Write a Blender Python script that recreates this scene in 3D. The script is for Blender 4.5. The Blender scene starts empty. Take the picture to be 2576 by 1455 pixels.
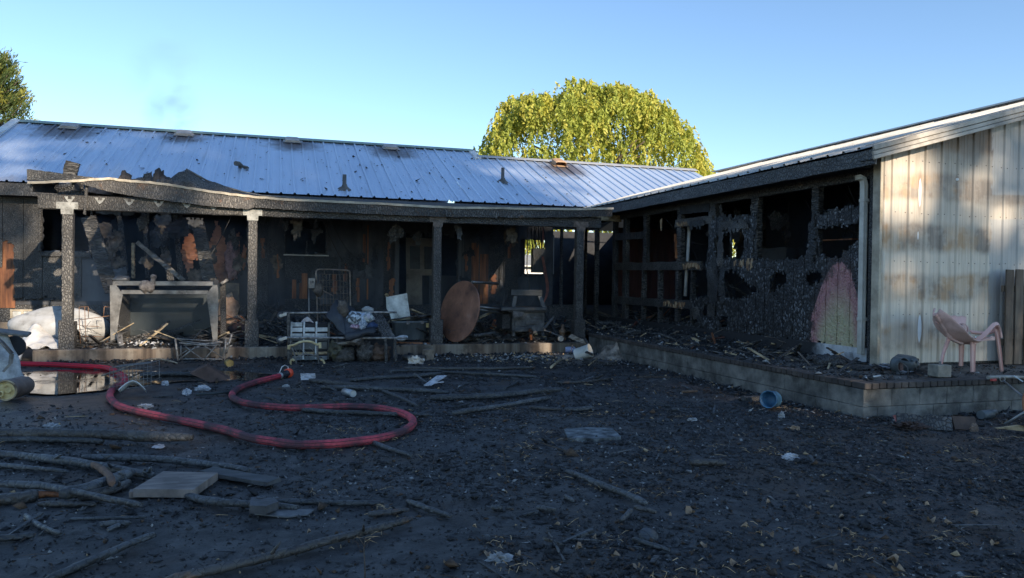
import bpy, math, random
import numpy as np
from mathutils import Vector, Matrix, noise as mn

random.seed(7)
R = random.Random(11)
scene = bpy.context.scene
col = scene.collection

# ------------------------------------------------------------------ camera
F, PCX, PCY = 1900.0, 1287.5, 727.5          # focal length and centre in a 2575 px wide frame
ROLL, PITCH, YAW, EYE = 0.0132, -math.atan(26 / 1900), math.atan(597 / 1900), 1.5
_w = Vector((math.sin(YAW) * math.cos(PITCH), math.cos(YAW) * math.cos(PITCH), math.sin(PITCH)))
_r0 = Vector((math.cos(YAW), -math.sin(YAW), 0))
_d0 = _w.cross(_r0)
_r = _r0 * math.cos(ROLL) - _d0 * math.sin(ROLL)
_d = _r0 * math.sin(ROLL) + _d0 * math.cos(ROLL)
camd = bpy.data.cameras.new('camera')
camd.sensor_fit = 'HORIZONTAL'; camd.sensor_width = 36
camd.lens = 36 * F / 2575
camd.clip_start = 0.05; camd.clip_end = 2000
cam = bpy.data.objects.new('camera', camd); col.objects.link(cam)
cam.matrix_world = Matrix((( _r.x, -_d.x, -_w.x, 0), (_r.y, -_d.y, -_w.y, 0), (_r.z, -_d.z, -_w.z, EYE), (0, 0, 0, 1)))
scene.camera = cam

# ------------------------------------------------------------------ light
SUN_AZ = (0.35, -0.937)                        # horizontal direction towards the sun
SUN_EL = math.radians(21)
world = bpy.data.worlds.new('World'); scene.world = world; world.use_nodes = True
wn = world.node_tree.nodes; wl = world.node_tree.links
sky = wn.new('ShaderNodeTexSky'); sky.sky_type = 'NISHITA'; sky.sun_disc = False
sky.sun_elevation = SUN_EL
sky.sun_rotation = math.atan2(SUN_AZ[0], SUN_AZ[1])
sky.altitude = 100; sky.air_density = 1.0; sky.dust_density = 0.0; sky.ozone_density = 3.3
wl.new(sky.outputs[0], wn['Background'].inputs[0])
wn['Background'].inputs[1].default_value = 0.138
sund = bpy.data.lights.new('sun', 'SUN'); sund.energy = 5.0; sund.angle = math.radians(0.53)
sund.color = (1.0, 0.85, 0.66)
sun = bpy.data.objects.new('sun', sund); col.objects.link(sun)
_s = Vector((SUN_AZ[0] * math.cos(SUN_EL), SUN_AZ[1] * math.cos(SUN_EL), math.sin(SUN_EL))).normalized()
sun.rotation_euler = _s.to_track_quat('Z', 'Y').to_euler()
sun.location = _s * 60
vs = scene.view_settings
scene.display_settings.display_device = 'sRGB'
vs.view_transform = 'Standard'; vs.look = 'None'; vs.gamma = 1; vs.exposure = 0.78; vs.use_curve_mapping = False
scene.render.engine = 'CYCLES'
cy = scene.cycles
cy.max_bounces = 6; cy.diffuse_bounces = 3; cy.glossy_bounces = 3; cy.transmission_bounces = 4; cy.volume_bounces = 0
cy.transparent_max_bounces = 8; cy.caustics_reflective = False; cy.caustics_refractive = False
cy.use_denoising = True
try:
    cy.denoiser = 'OPENIMAGEDENOISE'
except Exception:
    pass
cy.volume_step_rate = 2; cy.volume_max_steps = 64

# ------------------------------------------------------------------ measuring helpers: a sight line met with a real plane
def ray(px, py):
    return _r * ((px - PCX) / F) + _d * ((py - PCY) / F) + _w
def at(px, py, Y):
    v = ray(px, py); return Vector((0, 0, EYE)) + v * (Y / v.y)
def atx(px, py, X):
    v = ray(px, py); return Vector((0, 0, EYE)) + v * (X / v.x)
def gd(px, py, z=0.0):
    v = ray(px, py); return Vector((0, 0, EYE)) + v * ((z - EYE) / v.z)

# ------------------------------------------------------------------ mesh builder
def rotm(z=0, x=0, y=0):
    return Matrix.Rotation(z, 3, 'Z') @ Matrix.Rotation(y, 3, 'Y') @ Matrix.Rotation(x, 3, 'X')
class MB:
    def __init__(s): s.v = []; s.f = []; s.m = []; s.sm = []
    def add(s, vs, fs, mi=0, smooth=False):
        b = len(s.v); s.v.extend([tuple(v) for v in vs])
        for f in fs: s.f.append(tuple(i + b for i in f)); s.m.append(mi); s.sm.append(smooth)
        return s
    def box(s, c, size, rot=None, bev=0.0, mi=0, jit=0.0):
        c = Vector(c); hx, hy, hz = size[0] / 2, size[1] / 2, size[2] / 2
        rot = rot or Matrix.Identity(3)
        if bev <= 0:
            vs = [Vector((x * hx, y * hy, z * hz)) for z in (-1, 1) for y in (-1, 1) for x in (-1, 1)]
            fs = [(0, 2, 3, 1), (4, 5, 7, 6), (0, 1, 5, 4), (2, 6, 7, 3), (0, 4, 6, 2), (1, 3, 7, 5)]
        else:
            b = min(bev, hx * .9, hy * .9, hz * .9); vs = []; ix = {}
            for x in (-1, 1):
                for y in (-1, 1):
                    for z in (-1, 1):
                        for a in range(3):
                            p = [x * (hx - b), y * (hy - b), z * (hz - b)]
                            p[a] = (x * hx, y * hy, z * hz)[a]
                            ix[x, y, z, a] = len(vs); vs.append(Vector(p))
            fs = []
            for a in range(3):
                o1, o2 = (a + 1) % 3, (a + 2) % 3
                for sg in (-1, 1):
                    q = []
                    for u, w in ((-1, -1), (1, -1), (1, 1), (-1, 1)):
                        k = [0, 0, 0]; k[a] = sg; k[o1] = u; k[o2] = w; q.append(ix[k[0], k[1], k[2], a])
                    fs.append(tuple(q if sg > 0 else q[::-1]))
                for u in (-1, 1):
                    for w in (-1, 1):
                        k0 = [0, 0, 0]; k1 = [0, 0, 0]; k0[a] = -1; k1[a] = 1
                        k0[o1] = k1[o1] = u; k0[o2] = k1[o2] = w
                        q = [ix[(*k0, o1)], ix[(*k1, o1)], ix[(*k1, o2)], ix[(*k0, o2)]]
                        fs.append(tuple(q if u * w > 0 else q[::-1]))
            for x in (-1, 1):
                for y in (-1, 1):
                    for z in (-1, 1):
                        q = (ix[x, y, z, 0], ix[x, y, z, 1], ix[x, y, z, 2])
                        fs.append(q if x * y * z > 0 else q[::-1])
        if jit: vs = [v + Vector((R.uniform(-jit, jit), R.uniform(-jit, jit), R.uniform(-jit, jit))) for v in vs]
        return s.add([rot @ v + c for v in vs], fs, mi)
    def span(s, p, q, bev=0.0, mi=0):
        p, q = Vector(p), Vector(q); d = q - p
        return s.box((p + q) / 2, (abs(d.x), abs(d.y), abs(d.z)), None, bev, mi)
    def beam(s, p, q, w, h, up=(0, 0, 1), seg=1, jit=0.0, bev=0.0, mi=0, taper=1.0):
        # a bar from p to q, w wide (sideways) and h high, with chamfered corners and burnt unevenness
        p, q, up = Vector(p), Vector(q), Vector(up); d = (q - p); L = d.length; d.normalize()
        sd = d.cross(up)
        if sd.length < 1e-4: sd = d.cross(Vector((0, 1, 0)))
        sd.normalize(); u = sd.cross(d)
        b = bev or min(w, h) * 0.08
        prof = [(-w/2+b, -h/2), (w/2-b, -h/2), (w/2, -h/2+b), (w/2, h/2-b), (w/2-b, h/2), (-w/2+b, h/2), (-w/2, h/2-b), (-w/2, -h/2+b)]
        vs = []; n = 8
        for i in range(seg + 1):
            t = i / seg; k = 1 + (taper - 1) * t
            for (x, y) in prof:
                jx = R.uniform(-jit, jit); jy = R.uniform(-jit, jit)
                vs.append(p + d * (L * t + (R.uniform(-jit, jit) * 1.5 if i in (0, seg) else 0)) + sd * (x * k + jx) + u * (y * k + jy))
        fs = [tuple(range(n))[::-1], tuple(seg * n + i for i in range(n))]
        for i in range(seg):
            for j in range(n):
                a, c = i * n + j, i * n + (j + 1) % n
                fs.append((a, c, c + n, a + n))
        return s.add(vs, fs, mi)
    def tube(s, pts, r, n=8, mi=0, smooth=True, cap=True, closed=False, jit=0.0, flat=1.0):
        pts = [Vector(p) for p in pts]; N = len(pts)
        rs = r if isinstance(r, (list, tuple)) else [r] * N
        vs = []; pu = None
        for i, p in enumerate(pts):
            if closed: t = pts[(i + 1) % N] - pts[i - 1]
            else: t = pts[min(i + 1, N - 1)] - pts[max(i - 1, 0)]
            t.normalize()
            if pu is None:
                a = Vector((0, 0, 1)) if abs(t.z) < .9 else Vector((0, 1, 0))
                pu = (a - t * a.dot(t)).normalized()
            else: pu = (pu - t * pu.dot(t)).normalized()
            b = t.cross(pu)
            for k in range(n):
                an = 2 * math.pi * k / n; rr = rs[i] * (1 + R.uniform(-jit, jit))
                vs.append(p + pu * (math.cos(an) * rr * flat) + b * (math.sin(an) * rr))
        fs = []
        M_ = N if closed else N - 1
        for i in range(M_):
            for k in range(n):
                a, b_ = i * n + k, i * n + (k + 1) % n; c = ((i + 1) % N) * n
                fs.append((a, b_, c + (k + 1) % n, c + k))
        s.add(vs, fs, mi, smooth)
        if cap and not closed:
            b0 = len(s.v) - len(vs)
            s.f.append(tuple(b0 + i for i in range(n))[::-1]); s.m.append(mi); s.sm.append(False)
            s.f.append(tuple(b0 + (N - 1) * n + i for i in range(n))); s.m.append(mi); s.sm.append(False)
        return s
    def lathe(s, prof, c, axis=(0, 0, 1), n=20, mi=0, smooth=True):
        # prof: (radius, height) pairs turned round axis through c
        ax = Vector(axis).normalized(); q = ax.to_track_quat('Z', 'Y').to_matrix(); c = Vector(c)
        vs = []; fs = []
        for (r, h) in prof:
            for k in range(n):
                a = 2 * math.pi * k / n; vs.append(c + q @ Vector((r * math.cos(a), r * math.sin(a), h)))
        for i in range(len(prof) - 1):
            for k in range(n):
                fs.append((i * n + k, i * n + (k + 1) % n, (i + 1) * n + (k + 1) % n, (i + 1) * n + k))
        return s.add(vs, fs, mi, smooth)
    def sheet(s, fn, nu, nv, thick=0.0, mi=0, smooth=True):
        # fn(u, v) -> point, u and v from 0 to 1; thickened along its normals
        P = [[Vector(fn(i / nu, j / nv)) for j in range(nv + 1)] for i in range(nu + 1)]
        vs = [p for r_ in P for p in r_]; w = nv + 1
        fs = [(i * w + j, (i + 1) * w + j, (i + 1) * w + j + 1, i * w + j + 1) for i in range(nu) for j in range(nv)]
        if thick:
            nv_ = []
            for i in range(nu + 1):
                for j in range(nv + 1):
                    a = P[min(i + 1, nu)][j] - P[max(i - 1, 0)][j]; b = P[i][min(j + 1, nv)] - P[i][max(j - 1, 0)]
                    k = a.cross(b); k = k.normalized() if k.length > 1e-9 else Vector((0, 0, 1))
                    nv_.append(P[i][j] - k * thick)
            o = len(vs); vs += nv_
            fs += [(o + i * w + j, o + i * w + j + 1, o + (i + 1) * w + j + 1, o + (i + 1) * w + j) for i in range(nu) for j in range(nv)]
            for i in range(nu):
                fs.append((i * w, o + i * w, o + (i + 1) * w, (i + 1) * w))
                fs.append((i * w + nv, (i + 1) * w + nv, o + (i + 1) * w + nv, o + i * w + nv))
            for j in range(nv):
                fs.append((j, j + 1, o + j + 1, o + j))
                fs.append((nu * w + j, o + nu * w + j, o + nu * w + j + 1, nu * w + j + 1))
        return s.add(vs, fs, mi, smooth)
    def prism(s, pts, off, mi=0):
        # flat outline pts pushed along off
        pts = [Vector(p) for p in pts]; off = Vector(off); n = len(pts)
        vs = pts + [p + off for p in pts]
        fs = [tuple(range(n))[::-1], tuple(range(n, 2 * n))] + [(i, (i + 1) % n, n + (i + 1) % n, n + i) for i in range(n)]
        return s.add(vs, fs, mi)
    def blob(s, c, rad, seg=12, rings=8, amp=0.15, freq=3.0, mi=0, smooth=True, seed=0.0, rot=None, flat=False):
        c = Vector(c); vs = []; fs = []; rot = rot or Matrix.Identity(3)
        for i in range(rings + 1):
            th = math.pi * i / rings
            for k in range(seg):
                ph = 2 * math.pi * k / seg
                d = Vector((math.sin(th) * math.cos(ph), math.sin(th) * math.sin(ph), math.cos(th)))
                kk = 1 + amp * mn.noise(d * freq + Vector((seed, seed * 1.7, 0)))
                p = Vector((d.x * rad[0], d.y * rad[1], d.z * rad[2])) * kk
                if flat and p.z < 0: p.z *= 0.15
                vs.append(rot @ p + c)
        for i in range(rings):
            for k in range(seg):
                fs.append((i * seg + k, (i + 1) * seg + k, (i + 1) * seg + (k + 1) % seg, i * seg + (k + 1) % seg))
        return s.add(vs, fs, mi, smooth)
    def obj(s, name, mats, parent=None, origin=None):
        me = bpy.data.meshes.new(name)
        V = np.array(s.v, dtype=float)
        if parent is not None:
            root = parent
            while root.parent: root = root.parent
            o3 = np.array(root.location)
        elif origin is not None: o3 = np.array(origin)
        else: o3 = np.array([(V[:, 0].min() + V[:, 0].max()) / 2, (V[:, 1].min() + V[:, 1].max()) / 2, V[:, 2].min()])
        me.from_pydata((V - o3).tolist(), [], s.f)
        for m in (mats if isinstance(mats, (list, tuple)) else [mats]): me.materials.append(m)
        me.polygons.foreach_set('material_index', s.m); me.polygons.foreach_set('use_smooth', s.sm)
        me.update()
        o = bpy.data.objects.new(name, me); col.objects.link(o)
        if parent is not None: o.parent = parent
        else: o.location = o3
        return o
def tag(o, label=None, cat=None, group=None, kind=None):
    if label: o['label'] = label
    if cat: o['category'] = cat
    if group: o['group'] = group
    if kind: o['kind'] = kind
    return o
def thing(name, label, cat, loc, group=None):
    o = bpy.data.objects.new(name, None); col.objects.link(o); o.location = Vector(loc)
    o.empty_display_size = 0.2
    return tag(o, label, cat, group)
def copy_part(src, parent, loc=None, rot=None, scale=None):
    c = src.copy(); col.objects.link(c); c.parent = parent
    if loc is not None: c.location = Vector(loc)
    if rot is not None: c.rotation_euler = rot
    if scale is not None: c.scale = scale
    return c

# ------------------------------------------------------------------ materials
class NT:
    def __init__(s, name):
        s.mat = bpy.data.materials.new(name); s.mat.use_nodes = True
        s.t = s.mat.node_tree; s.b = s.t.nodes['Principled BSDF']; s.geo = None
    def n(s, typ, **kw):
        x = s.t.nodes.new('ShaderNode' + typ)
        for k, v in kw.items(): setattr(x, k, v)
        return x
    def set(s, sock, v):
        if hasattr(v, 'is_output'): s.t.links.new(v, sock)
        else: sock.default_value = v
    def pos(s):
        if not s.geo: s.geo = s.n('NewGeometry').outputs['Position']
        return s.geo
    def map(s, scale=(1, 1, 1), loc=(0, 0, 0), vec=None):
        m = s.n('Mapping'); s.t.links.new(vec or s.pos(), m.inputs[0]); m.inputs['Scale'].default_value = scale
        m.inputs['Location'].default_value = loc; return m.outputs[0]
    def noise(s, scale, detail=6, vec=None, rough=.6, dist=0):
        x = s.n('TexNoise'); s.t.links.new(vec or s.pos(), x.inputs['Vector'])
        x.inputs['Scale'].default_value = scale; x.inputs['Detail'].default_value = detail
        x.inputs['Roughness'].default_value = rough; x.inputs['Distortion'].default_value = dist
        return x.outputs['Fac']
    def voro(s, scale, feat='F1', vec=None, out='Distance', rnd=1.0):
        x = s.n('TexVoronoi', feature=feat); s.t.links.new(vec or s.pos(), x.inputs['Vector'])
        x.inputs['Scale'].default_value = scale; x.inputs['Randomness'].default_value = rnd
        return x.outputs[out]
    def math(s, op, a, b=0.0, clamp=False):
        x = s.n('Math', operation=op, use_clamp=clamp); s.set(x.inputs[0], a); s.set(x.inputs[1], b); return x.outputs[0]
    def sep(s, vec=None):
        x = s.n('SeparateXYZ'); s.t.links.new(vec or s.pos(), x.inputs[0]); return x.outputs
    def ramp(s, fac, stops):
        x = s.n('ValToRGB'); s.set(x.inputs[0], fac); e = x.color_ramp.elements
        while len(e) < len(stops): e.new(0.5)
        for k, (p, c) in zip(e, stops):
            k.position = p; k.color = (c, c, c, 1) if isinstance(c, (int, float)) else (*c, 1)
        return x.outputs[0]
    def mix(s, fac, a, b, mode='MIX'):
        x = s.n('MixRGB', blend_type=mode); s.set(x.inputs[0], fac)
        for i, c in ((1, a), (2, b)):
            s.set(x.inputs[i], c if hasattr(c, 'is_output') else (*c, 1))
        return x.outputs[0]
    def step(s, v, a, b):
        x = s.n('MapRange', interpolation_type='SMOOTHSTEP'); s.set(x.inputs[0], v)
        x.inputs[1].default_value = a; x.inputs[2].default_value = b; return x.outputs[0]
    def bump(s, h, strength=.5, dist=.01, nrm=None):
        x = s.n('Bump'); x.inputs['Strength'].default_value = strength; x.inputs['Distance'].default_value = dist
        s.t.links.new(h, x.inputs['Height'])
        if nrm: s.t.links.new(nrm, x.inputs['Normal'])
        return x.outputs[0]
    def out(s, colr=None, rough=None, metal=None, nrm=None, spec=None):
        for k, v in (('Base Color', colr), ('Roughness', rough), ('Metallic', metal), ('Normal', nrm), ('Specular IOR Level', spec)):
            if v is None: continue
            if k == 'Base Color' and not hasattr(v, 'is_output'): v = (*v, 1)
            s.set(s.b.inputs[k], v)
        return s.mat
def M(name, stops, scale=6, rough=.7, metal=0.0, bump=.3, bscale=None, bdist=.01, stretch=(1, 1, 1), spec=.5, detail=6, dirt=0.0):
    t = NT(name); v = t.map(stretch) if stretch != (1, 1, 1) else None
    c = t.ramp(t.noise(scale, detail, v), stops)
    if dirt:
        d = t.step(t.noise(scale * .45 + 1.3, 8, None, .7), .48, .66)
        c = t.mix(t.math('MULTIPLY', d, dirt), c, (.018, .015, .013))
    h = t.noise(bscale or scale * 6, 5, v)
    r = t.math('ADD', t.math('MULTIPLY', t.noise(scale * 2.3, 4), .3), rough - .15)
    return t.out(c, r, metal, t.bump(h, bump, bdist), spec)
def CH(name, cell=24, light=.10, dark=.012, stretch=(1, 1, 1), bump=.8, tint=(1, .97, .93), rough=.5, brown=0.0, bdist=.012, crack=(.02, .16)):
    # alligator char: plates parted by cracks, some paled for ash and for silvery highlights put into the colour
    t = NT(name)
    w = t.n('TexNoise'); t.t.links.new(t.pos(), w.inputs[0]); w.inputs['Scale'].default_value = 9; w.inputs['Detail'].default_value = 3
    vv = t.n('VectorMath', operation='MULTIPLY_ADD'); t.t.links.new(w.outputs['Color'], vv.inputs[0]); vv.inputs[1].default_value = (.05, .05, .05)
    t.t.links.new(t.pos(), vv.inputs[2])
    v = t.map(stretch, vec=vv.outputs[0])
    e = t.voro(cell, 'DISTANCE_TO_EDGE', v); cc = t.sep(t.voro(cell, 'F1', v, 'Color'))[0]
    pl = t.step(e, *crack)
    big = t.step(t.noise(1.7, 4), .36, .68)
    lum = t.math('ADD', .62, t.math('MULTIPLY', cc, .38)); lum = t.math('MULTIPLY', lum, t.math('ADD', .38, t.math('MULTIPLY', big, .62)))
    lum = t.math('MULTIPLY', lum, pl)
    fine = t.noise(90, 4)
    lum = t.math('MULTIPLY', lum, t.math('ADD', .5, fine))
    c = t.mix(lum, (dark, dark * .95, dark * .95), tuple(light * k for k in tint))
    if brown:
        bm = t.step(t.noise(3.1, 5), .60, .72)
        c = t.mix(t.math('MULTIPLY', bm, brown), c, (.22, .10, .04))
    h = t.math('ADD', t.math('MULTIPLY', t.step(e, 0, .3), .8), t.math('MULTIPLY', fine, .35))
    return t.out(c, rough, 0.0, t.bump(h, bump, bdist), .5)

# ------------------------------------------------------------------ shared materials
char_post = CH('char_post', 26, .17, .030, (1.2, 1.2, .6), .9, (1, .93, .84))
char_beam = CH('char_beam', 20, .17, .028, (2.4, 2.4, .6), .9, (1, .92, .82), brown=.3)
char_fascia = CH('char_fascia', 18, .24, .040, (2.8, 2.8, .55), .9, (1, .89, .78), brown=.6)  # paler, warm-tinted char, sunlight put into the colour of the left fascia
char_siding = CH('char_siding', 30, .12, .008, (1.2, 1.2, .8), .9, (.95, .97, 1.0))
char_board = CH('char_board', 30, .20, .028, (1.0, 1, 1.5), .8, (1, .95, .88), brown=.2)
char_dark = CH('char_dark', 26, .13, .014, (1, 1, .7), .8, brown=.12)
char_rib = CH('char_rib', 16, .18, .010, (.35, .35, 2.6), 1.0, (1, .95, .88))
soot_wall = M('soot_wall', [(.3, (.022, .024, .028)), (.55, (.060, .064, .074)), (.75, (.13, .135, .15))], 2.0, .75, bump=.3, bscale=20, stretch=(1.4, 1, .4), dirt=.75)
soot_grey = M('soot_grey', [(.3, (.05, .055, .065)), (.7, (.13, .14, .155))], 1.1, .7, bump=.1, bscale=16, stretch=(1, 1, .25), dirt=.5)
soot_black = M('soot_black', [(.3, (.014, .015, .018)), (.7, (.036, .039, .046))], 3, .85, bump=.4)
red_board = M('red_board', [(.3, (.04, .018, .015)), (.7, (.14, .05, .04))], 2, .7, stretch=(3, 3, .3), bump=.3)
bare_wood = M('bare_wood', [(.28, (.02, .012, .008)), (.46, (.20, .07, .026)), (.78, (.40, .165, .062))], 2.6, .6, stretch=(6, 6, .5), bump=.4)
orange_foam = M('orange_foam', [(.3, (.36, .14, .075)), (.7, (.60, .27, .15))], 2, .8, bump=.3, stretch=(1, 1, 5), dirt=.6)
pale_wood = M('pale_wood', [(.3, (.10, .06, .035)), (.5, (.45, .34, .20)), (.8, (.62, .50, .33))], 5, .7, stretch=(2, .6, 2), bump=.3, dirt=.5)
paper_scrap = M('paper_scrap', [(.3, (.03, .026, .022)), (.6, (.15, .12, .095)), (.8, (.26, .21, .17))], 7, .85, bump=.5)
pink_wool = M('pink_wool', [(.3, (.20, .10, .10)), (.7, (.50, .30, .30))], 9, .95, bump=1.0, dirt=.6)
galv = M('galvanised_metal', [(.3, (.30, .30, .29)), (.7, (.55, .55, .53))], 9, .4, metal=.6, bump=.08, dirt=.35)
grey_metal = M('grey_metal', [(.3, (.09, .085, .08)), (.55, (.20, .19, .18)), (.8, (.32, .31, .29))], 5, .45, metal=.5, bump=.1, dirt=.55)
cream_trim = M('cream_trim', [(.3, (.30, .25, .18)), (.7, (.56, .49, .38))], 4, .5, bump=.1, dirt=.3)
white_paint = M('white_paint', [(.3, (.55, .56, .55)), (.7, (.78, .78, .76))], 4, .5, bump=.1, dirt=.35)
concrete_slab = M('slab_concrete', [(.34, (.05, .034, .024)), (.48, (.16, .12, .088)), (.62, (.27, .225, .175)), (.74, (.38, .34, .28))], 2.2, .8, bump=.4, bscale=60, stretch=(1.6, 1, .12), dirt=.6)
footing_mat = M('footing_concrete', [(.3, (.13, .10, .075)), (.7, (.27, .22, .17))], 1.6, .85, bump=.2, bscale=40, dirt=.3)
block_mat = M('block_concrete', [(.32, (.045, .044, .041)), (.5, (.135, .130, .118)), (.72, (.29, .275, .245))], 3.4, .9, bump=1.0, bscale=60, bdist=.009, detail=8, dirt=.6)
brick_mat = M('brick_dark', [(.3, (.028, .024, .022)), (.55, (.064, .053, .047)), (.8, (.15, .118, .098))], 3.3, .85, bump=.5, bscale=60, bdist=.004)
patio_mat = M('patio_concrete', [(.3, (.07, .058, .048)), (.6, (.17, .145, .12)), (.8, (.26, .225, .19))], 1.8, .85, bump=.4, bscale=50, dirt=.7)
mortar_mat = M('mortar', [(.3, (.10, .095, .08)), (.7, (.22, .205, .175))], 12, .9, bump=.4)

def roof_metal():
    t = NT('roof_metal'); x, y, z = t.sep()
    c = t.ramp(t.noise(1.1, 5, t.map((1.6, .3, .3))), [(.3, (.58, .68, .82)), (.7, (.70, .79, .92))])
    streak = t.step(t.noise(1.0, 6, t.map((7, .35, .35))), .56, .72)
    c = t.mix(t.math('MULTIPLY', streak, .30), c, (.34, .33, .32))
    # smoke stains that leaked out round the ridge vents
    st = None
    for vx, vy, rr in VENT_SPOTS:
        dx = t.math('DIVIDE', t.math('SUBTRACT', x, vx), rr); dy = t.math('DIVIDE', t.math('SUBTRACT', y, vy), rr * 1.15)
        d = t.math('SQRT', t.math('ADD', t.math('MULTIPLY', dx, dx), t.math('MULTIPLY', dy, dy)))
        d = t.math('ADD', d, t.math('MULTIPLY', t.math('SUBTRACT', t.noise(2.3, 5), .5), 1.0))
        k = t.math('SUBTRACT', 1.0, t.step(d, .25, 1.0)); st = k if st is None else t.math('MAXIMUM', st, k)
    c = t.mix(t.math('MULTIPLY', st, .85), c, (.115, .075, .06))
    # scorched low edge
    e = t.math('MULTIPLY', t.step(t.math('ADD', y, t.math('MULTIPLY', t.noise(1.6, 4), 1.0)), 19.35, 18.5), t.step(x, -2.5, -4.5))
    c = t.mix(t.math('MULTIPLY', e, .7), c, (.30, .22, .17))
    sp = t.math('MULTIPLY', t.step(t.voro(3.2), .07, .045), t.step(t.noise(.9, 3), .50, .56))
    c = t.mix(sp, c, (.02, .02, .022))
    r = t.math('ADD', .30, t.math('MULTIPLY', t.noise(6, 4), .22))
    return t.out(c, r, .55, t.bump(t.noise(2.2, 3, t.map((3, .5, .5))), .10, .02), .5)

# ------------------------------------------------------------------ ground
def ground_h(x, y):
    p = Vector((x, y, 0))
    h = 0.022 * mn.noise(p * 0.7) + 0.018 * mn.noise(p * 2.3) + 0.017 * mn.noise(p * 5.3) + 0.013 * mn.noise(p * 10)
    fade = min(1.0, max(0.0, (13.2 - y) / 2.0)) if x < 6.4 else 1.0
    if -6 < x < -1 and 9.5 < y < 13.0: fade *= 0.25                      # level where the water lies
    return h * (.35 + .65 * fade) - 0.01
def ground_mat():
    t = NT('charred_ground'); x, y, z = t.sep()
    n1 = t.noise(.9, 7); n2 = t.noise(5, 8, None, .7); n3 = t.noise(38, 6, None, .75)
    c = t.ramp(n2, [(.28, (.014, .013, .013)), (.48, (.044, .042, .041)), (.74, (.115, .110, .106))])
    c = t.mix(t.math('MULTIPLY', t.step(n1, .50, .66), .7), c, (.068, .048, .034))
    c = t.mix(t.step(n3, .60, .74), c, (.10, .097, .09))
    c = t.mix(t.math('MULTIPLY', t.step(t.noise(70, 3), .72, .80), .5), c, (.28, .25, .21))
    c = t.mix(t.math('MULTIPLY', t.step(t.noise(1.5, 8, None, .72), .54, .70), .55), c, (.135, .128, .12))
    c = t.mix(t.math('MULTIPLY', t.step(t.noise(2.3, 7, t.map(loc=(7, 3, 1)), .7), .56, .68), .75), c, (.010, .0095, .0095))
    # pale ash fan by the corner of the slab and patio
    dx = t.math('DIVIDE', t.math('SUBTRACT', x, 5.1), 2.0); dy = t.math('DIVIDE', t.math('SUBTRACT', y, 13.3), 1.15)
    d = t.math('SQRT', t.math('ADD', t.math('MULTIPLY', dx, dx), t.math('MULTIPLY', dy, dy)))
    ash = t.step(t.math('ADD', d, t.math('MULTIPLY', t.math('SUBTRACT', t.noise(3.5, 7, None, .7), .5), 2.0)), 1.0, .25)
    c = t.mix(t.math('MULTIPLY', ash, .8), c, t.ramp(n3, [(.3, (.10, .085, .07)), (.7, (.38, .32, .25))]))
    # soaked silt round the puddle
    dx = t.math('DIVIDE', t.math('ADD', x, 3.0), 2.6); dy = t.math('DIVIDE', t.math('SUBTRACT', y, 9.6), 2.2)
    d = t.math('SQRT', t.math('ADD', t.math('MULTIPLY', dx, dx), t.math('MULTIPLY', dy, dy)))
    wet = t.step(t.math('ADD', d, t.math('MULTIPLY', t.math('SUBTRACT', t.noise(1.7, 5), .5), 1.2)), 1.05, .5)
    c = t.mix(t.math('MULTIPLY', wet, .55), c, (.042, .035, .030))
    r = t.math('SUBTRACT', t.math('SUBTRACT', .78, t.math('MULTIPLY', n3, .25)), t.math('MULTIPLY', wet, .32))
    far = t.math('MAXIMUM', t.step(y, 30, 36), t.math('MAXIMUM', t.step(y, 1.6, .2), t.step(x, -9.5, -12))); c = t.mix(far, c, t.ramp(n2, [(.3, (.17, .145, .07)), (.7, (.30, .25, .13))]))  # dry grass outside the yard, its unseen part paled to bounce light
    h = t.math('ADD', t.math('MULTIPLY', n3, .6), n2)
    return t.out(c, r, 0, t.bump(h, .9, .02), .4)
def build_ground():
    xs = np.concatenate([[-300, -120, -60, -30, -18, -12], np.arange(-9, 12.01, .085), [14, 18, 26, 40, 80, 160, 300]])
    ys = np.concatenate([[-300, -120, -60, -30, -12, -5, -1, 1], np.arange(2.2, 14.6, .075), [15.5, 17, 20, 26, 34, 50, 90, 180, 400]])
    nx, ny = len(xs), len(ys); vs = []
    for yy in ys:
        for xx in xs:
            near = -9 <= xx <= 12 and 2.2 <= yy <= 14.6
            vs.append((xx, yy, ground_h(xx, yy) if near else -0.012))
    i = np.arange(nx - 1); j = np.arange(ny - 1); I, J = np.meshgrid(i, j); a = (J * nx + I).ravel()
    m = MB(); m.v = vs; m.f = [tuple(q) for q in np.stack([a, a + 1, a + nx + 1, a + nx], 1).tolist()]
    m.m = [0] * len(m.f); m.sm = [True] * len(m.f)
    tag(m.obj('ground', ground_mat(), origin=(0, 0, 0)), 'blackened burnt yard strewn with ash and litter', kind='structure')
build_ground()

# puddle at the left, with a wavering shore
def build_puddle():
    ctr = [(-75, 958), (40, 938), (150, 930), (300, 930), (430, 934), (560, 933), (690, 940), (640, 956), (520, 957), (420, 963), (330, 972), (230, 985), (150, 993), (80, 990), (0, 985), (-75, 990)]
    pts = []
    P0 = [gd(x, y, .006) for x, y in ctr]
    for a in range(len(P0)):
        p, q = P0[a], P0[(a + 1) % len(P0)]
        for k in range(6):
            w = p.lerp(q, k / 6); pts.append(Vector((w.x + .10 * mn.noise(w * 3.1), w.y + .10 * mn.noise(w * 2.7 + Vector((9, 0, 0))), .006)))
    m = MB(); m.add(pts, [tuple(range(len(pts)))])
    t = NT('muddy_water'); c = t.ramp(t.noise(1.2, 5), [(.3, (.012, .010, .009)), (.7, (.035, .026, .02))])
    mt = t.out(c, t.math('ADD', .03, t.math('MULTIPLY', t.step(t.noise(1.5, 5), .48, .7), .25)), 0, t.bump(t.noise(3, 3), .04, .02), .6)
    o = m.obj('puddle', mt); tag(o, 'shallow muddy puddle of firefighting water below the slab', kind='structure')
build_puddle()

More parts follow.
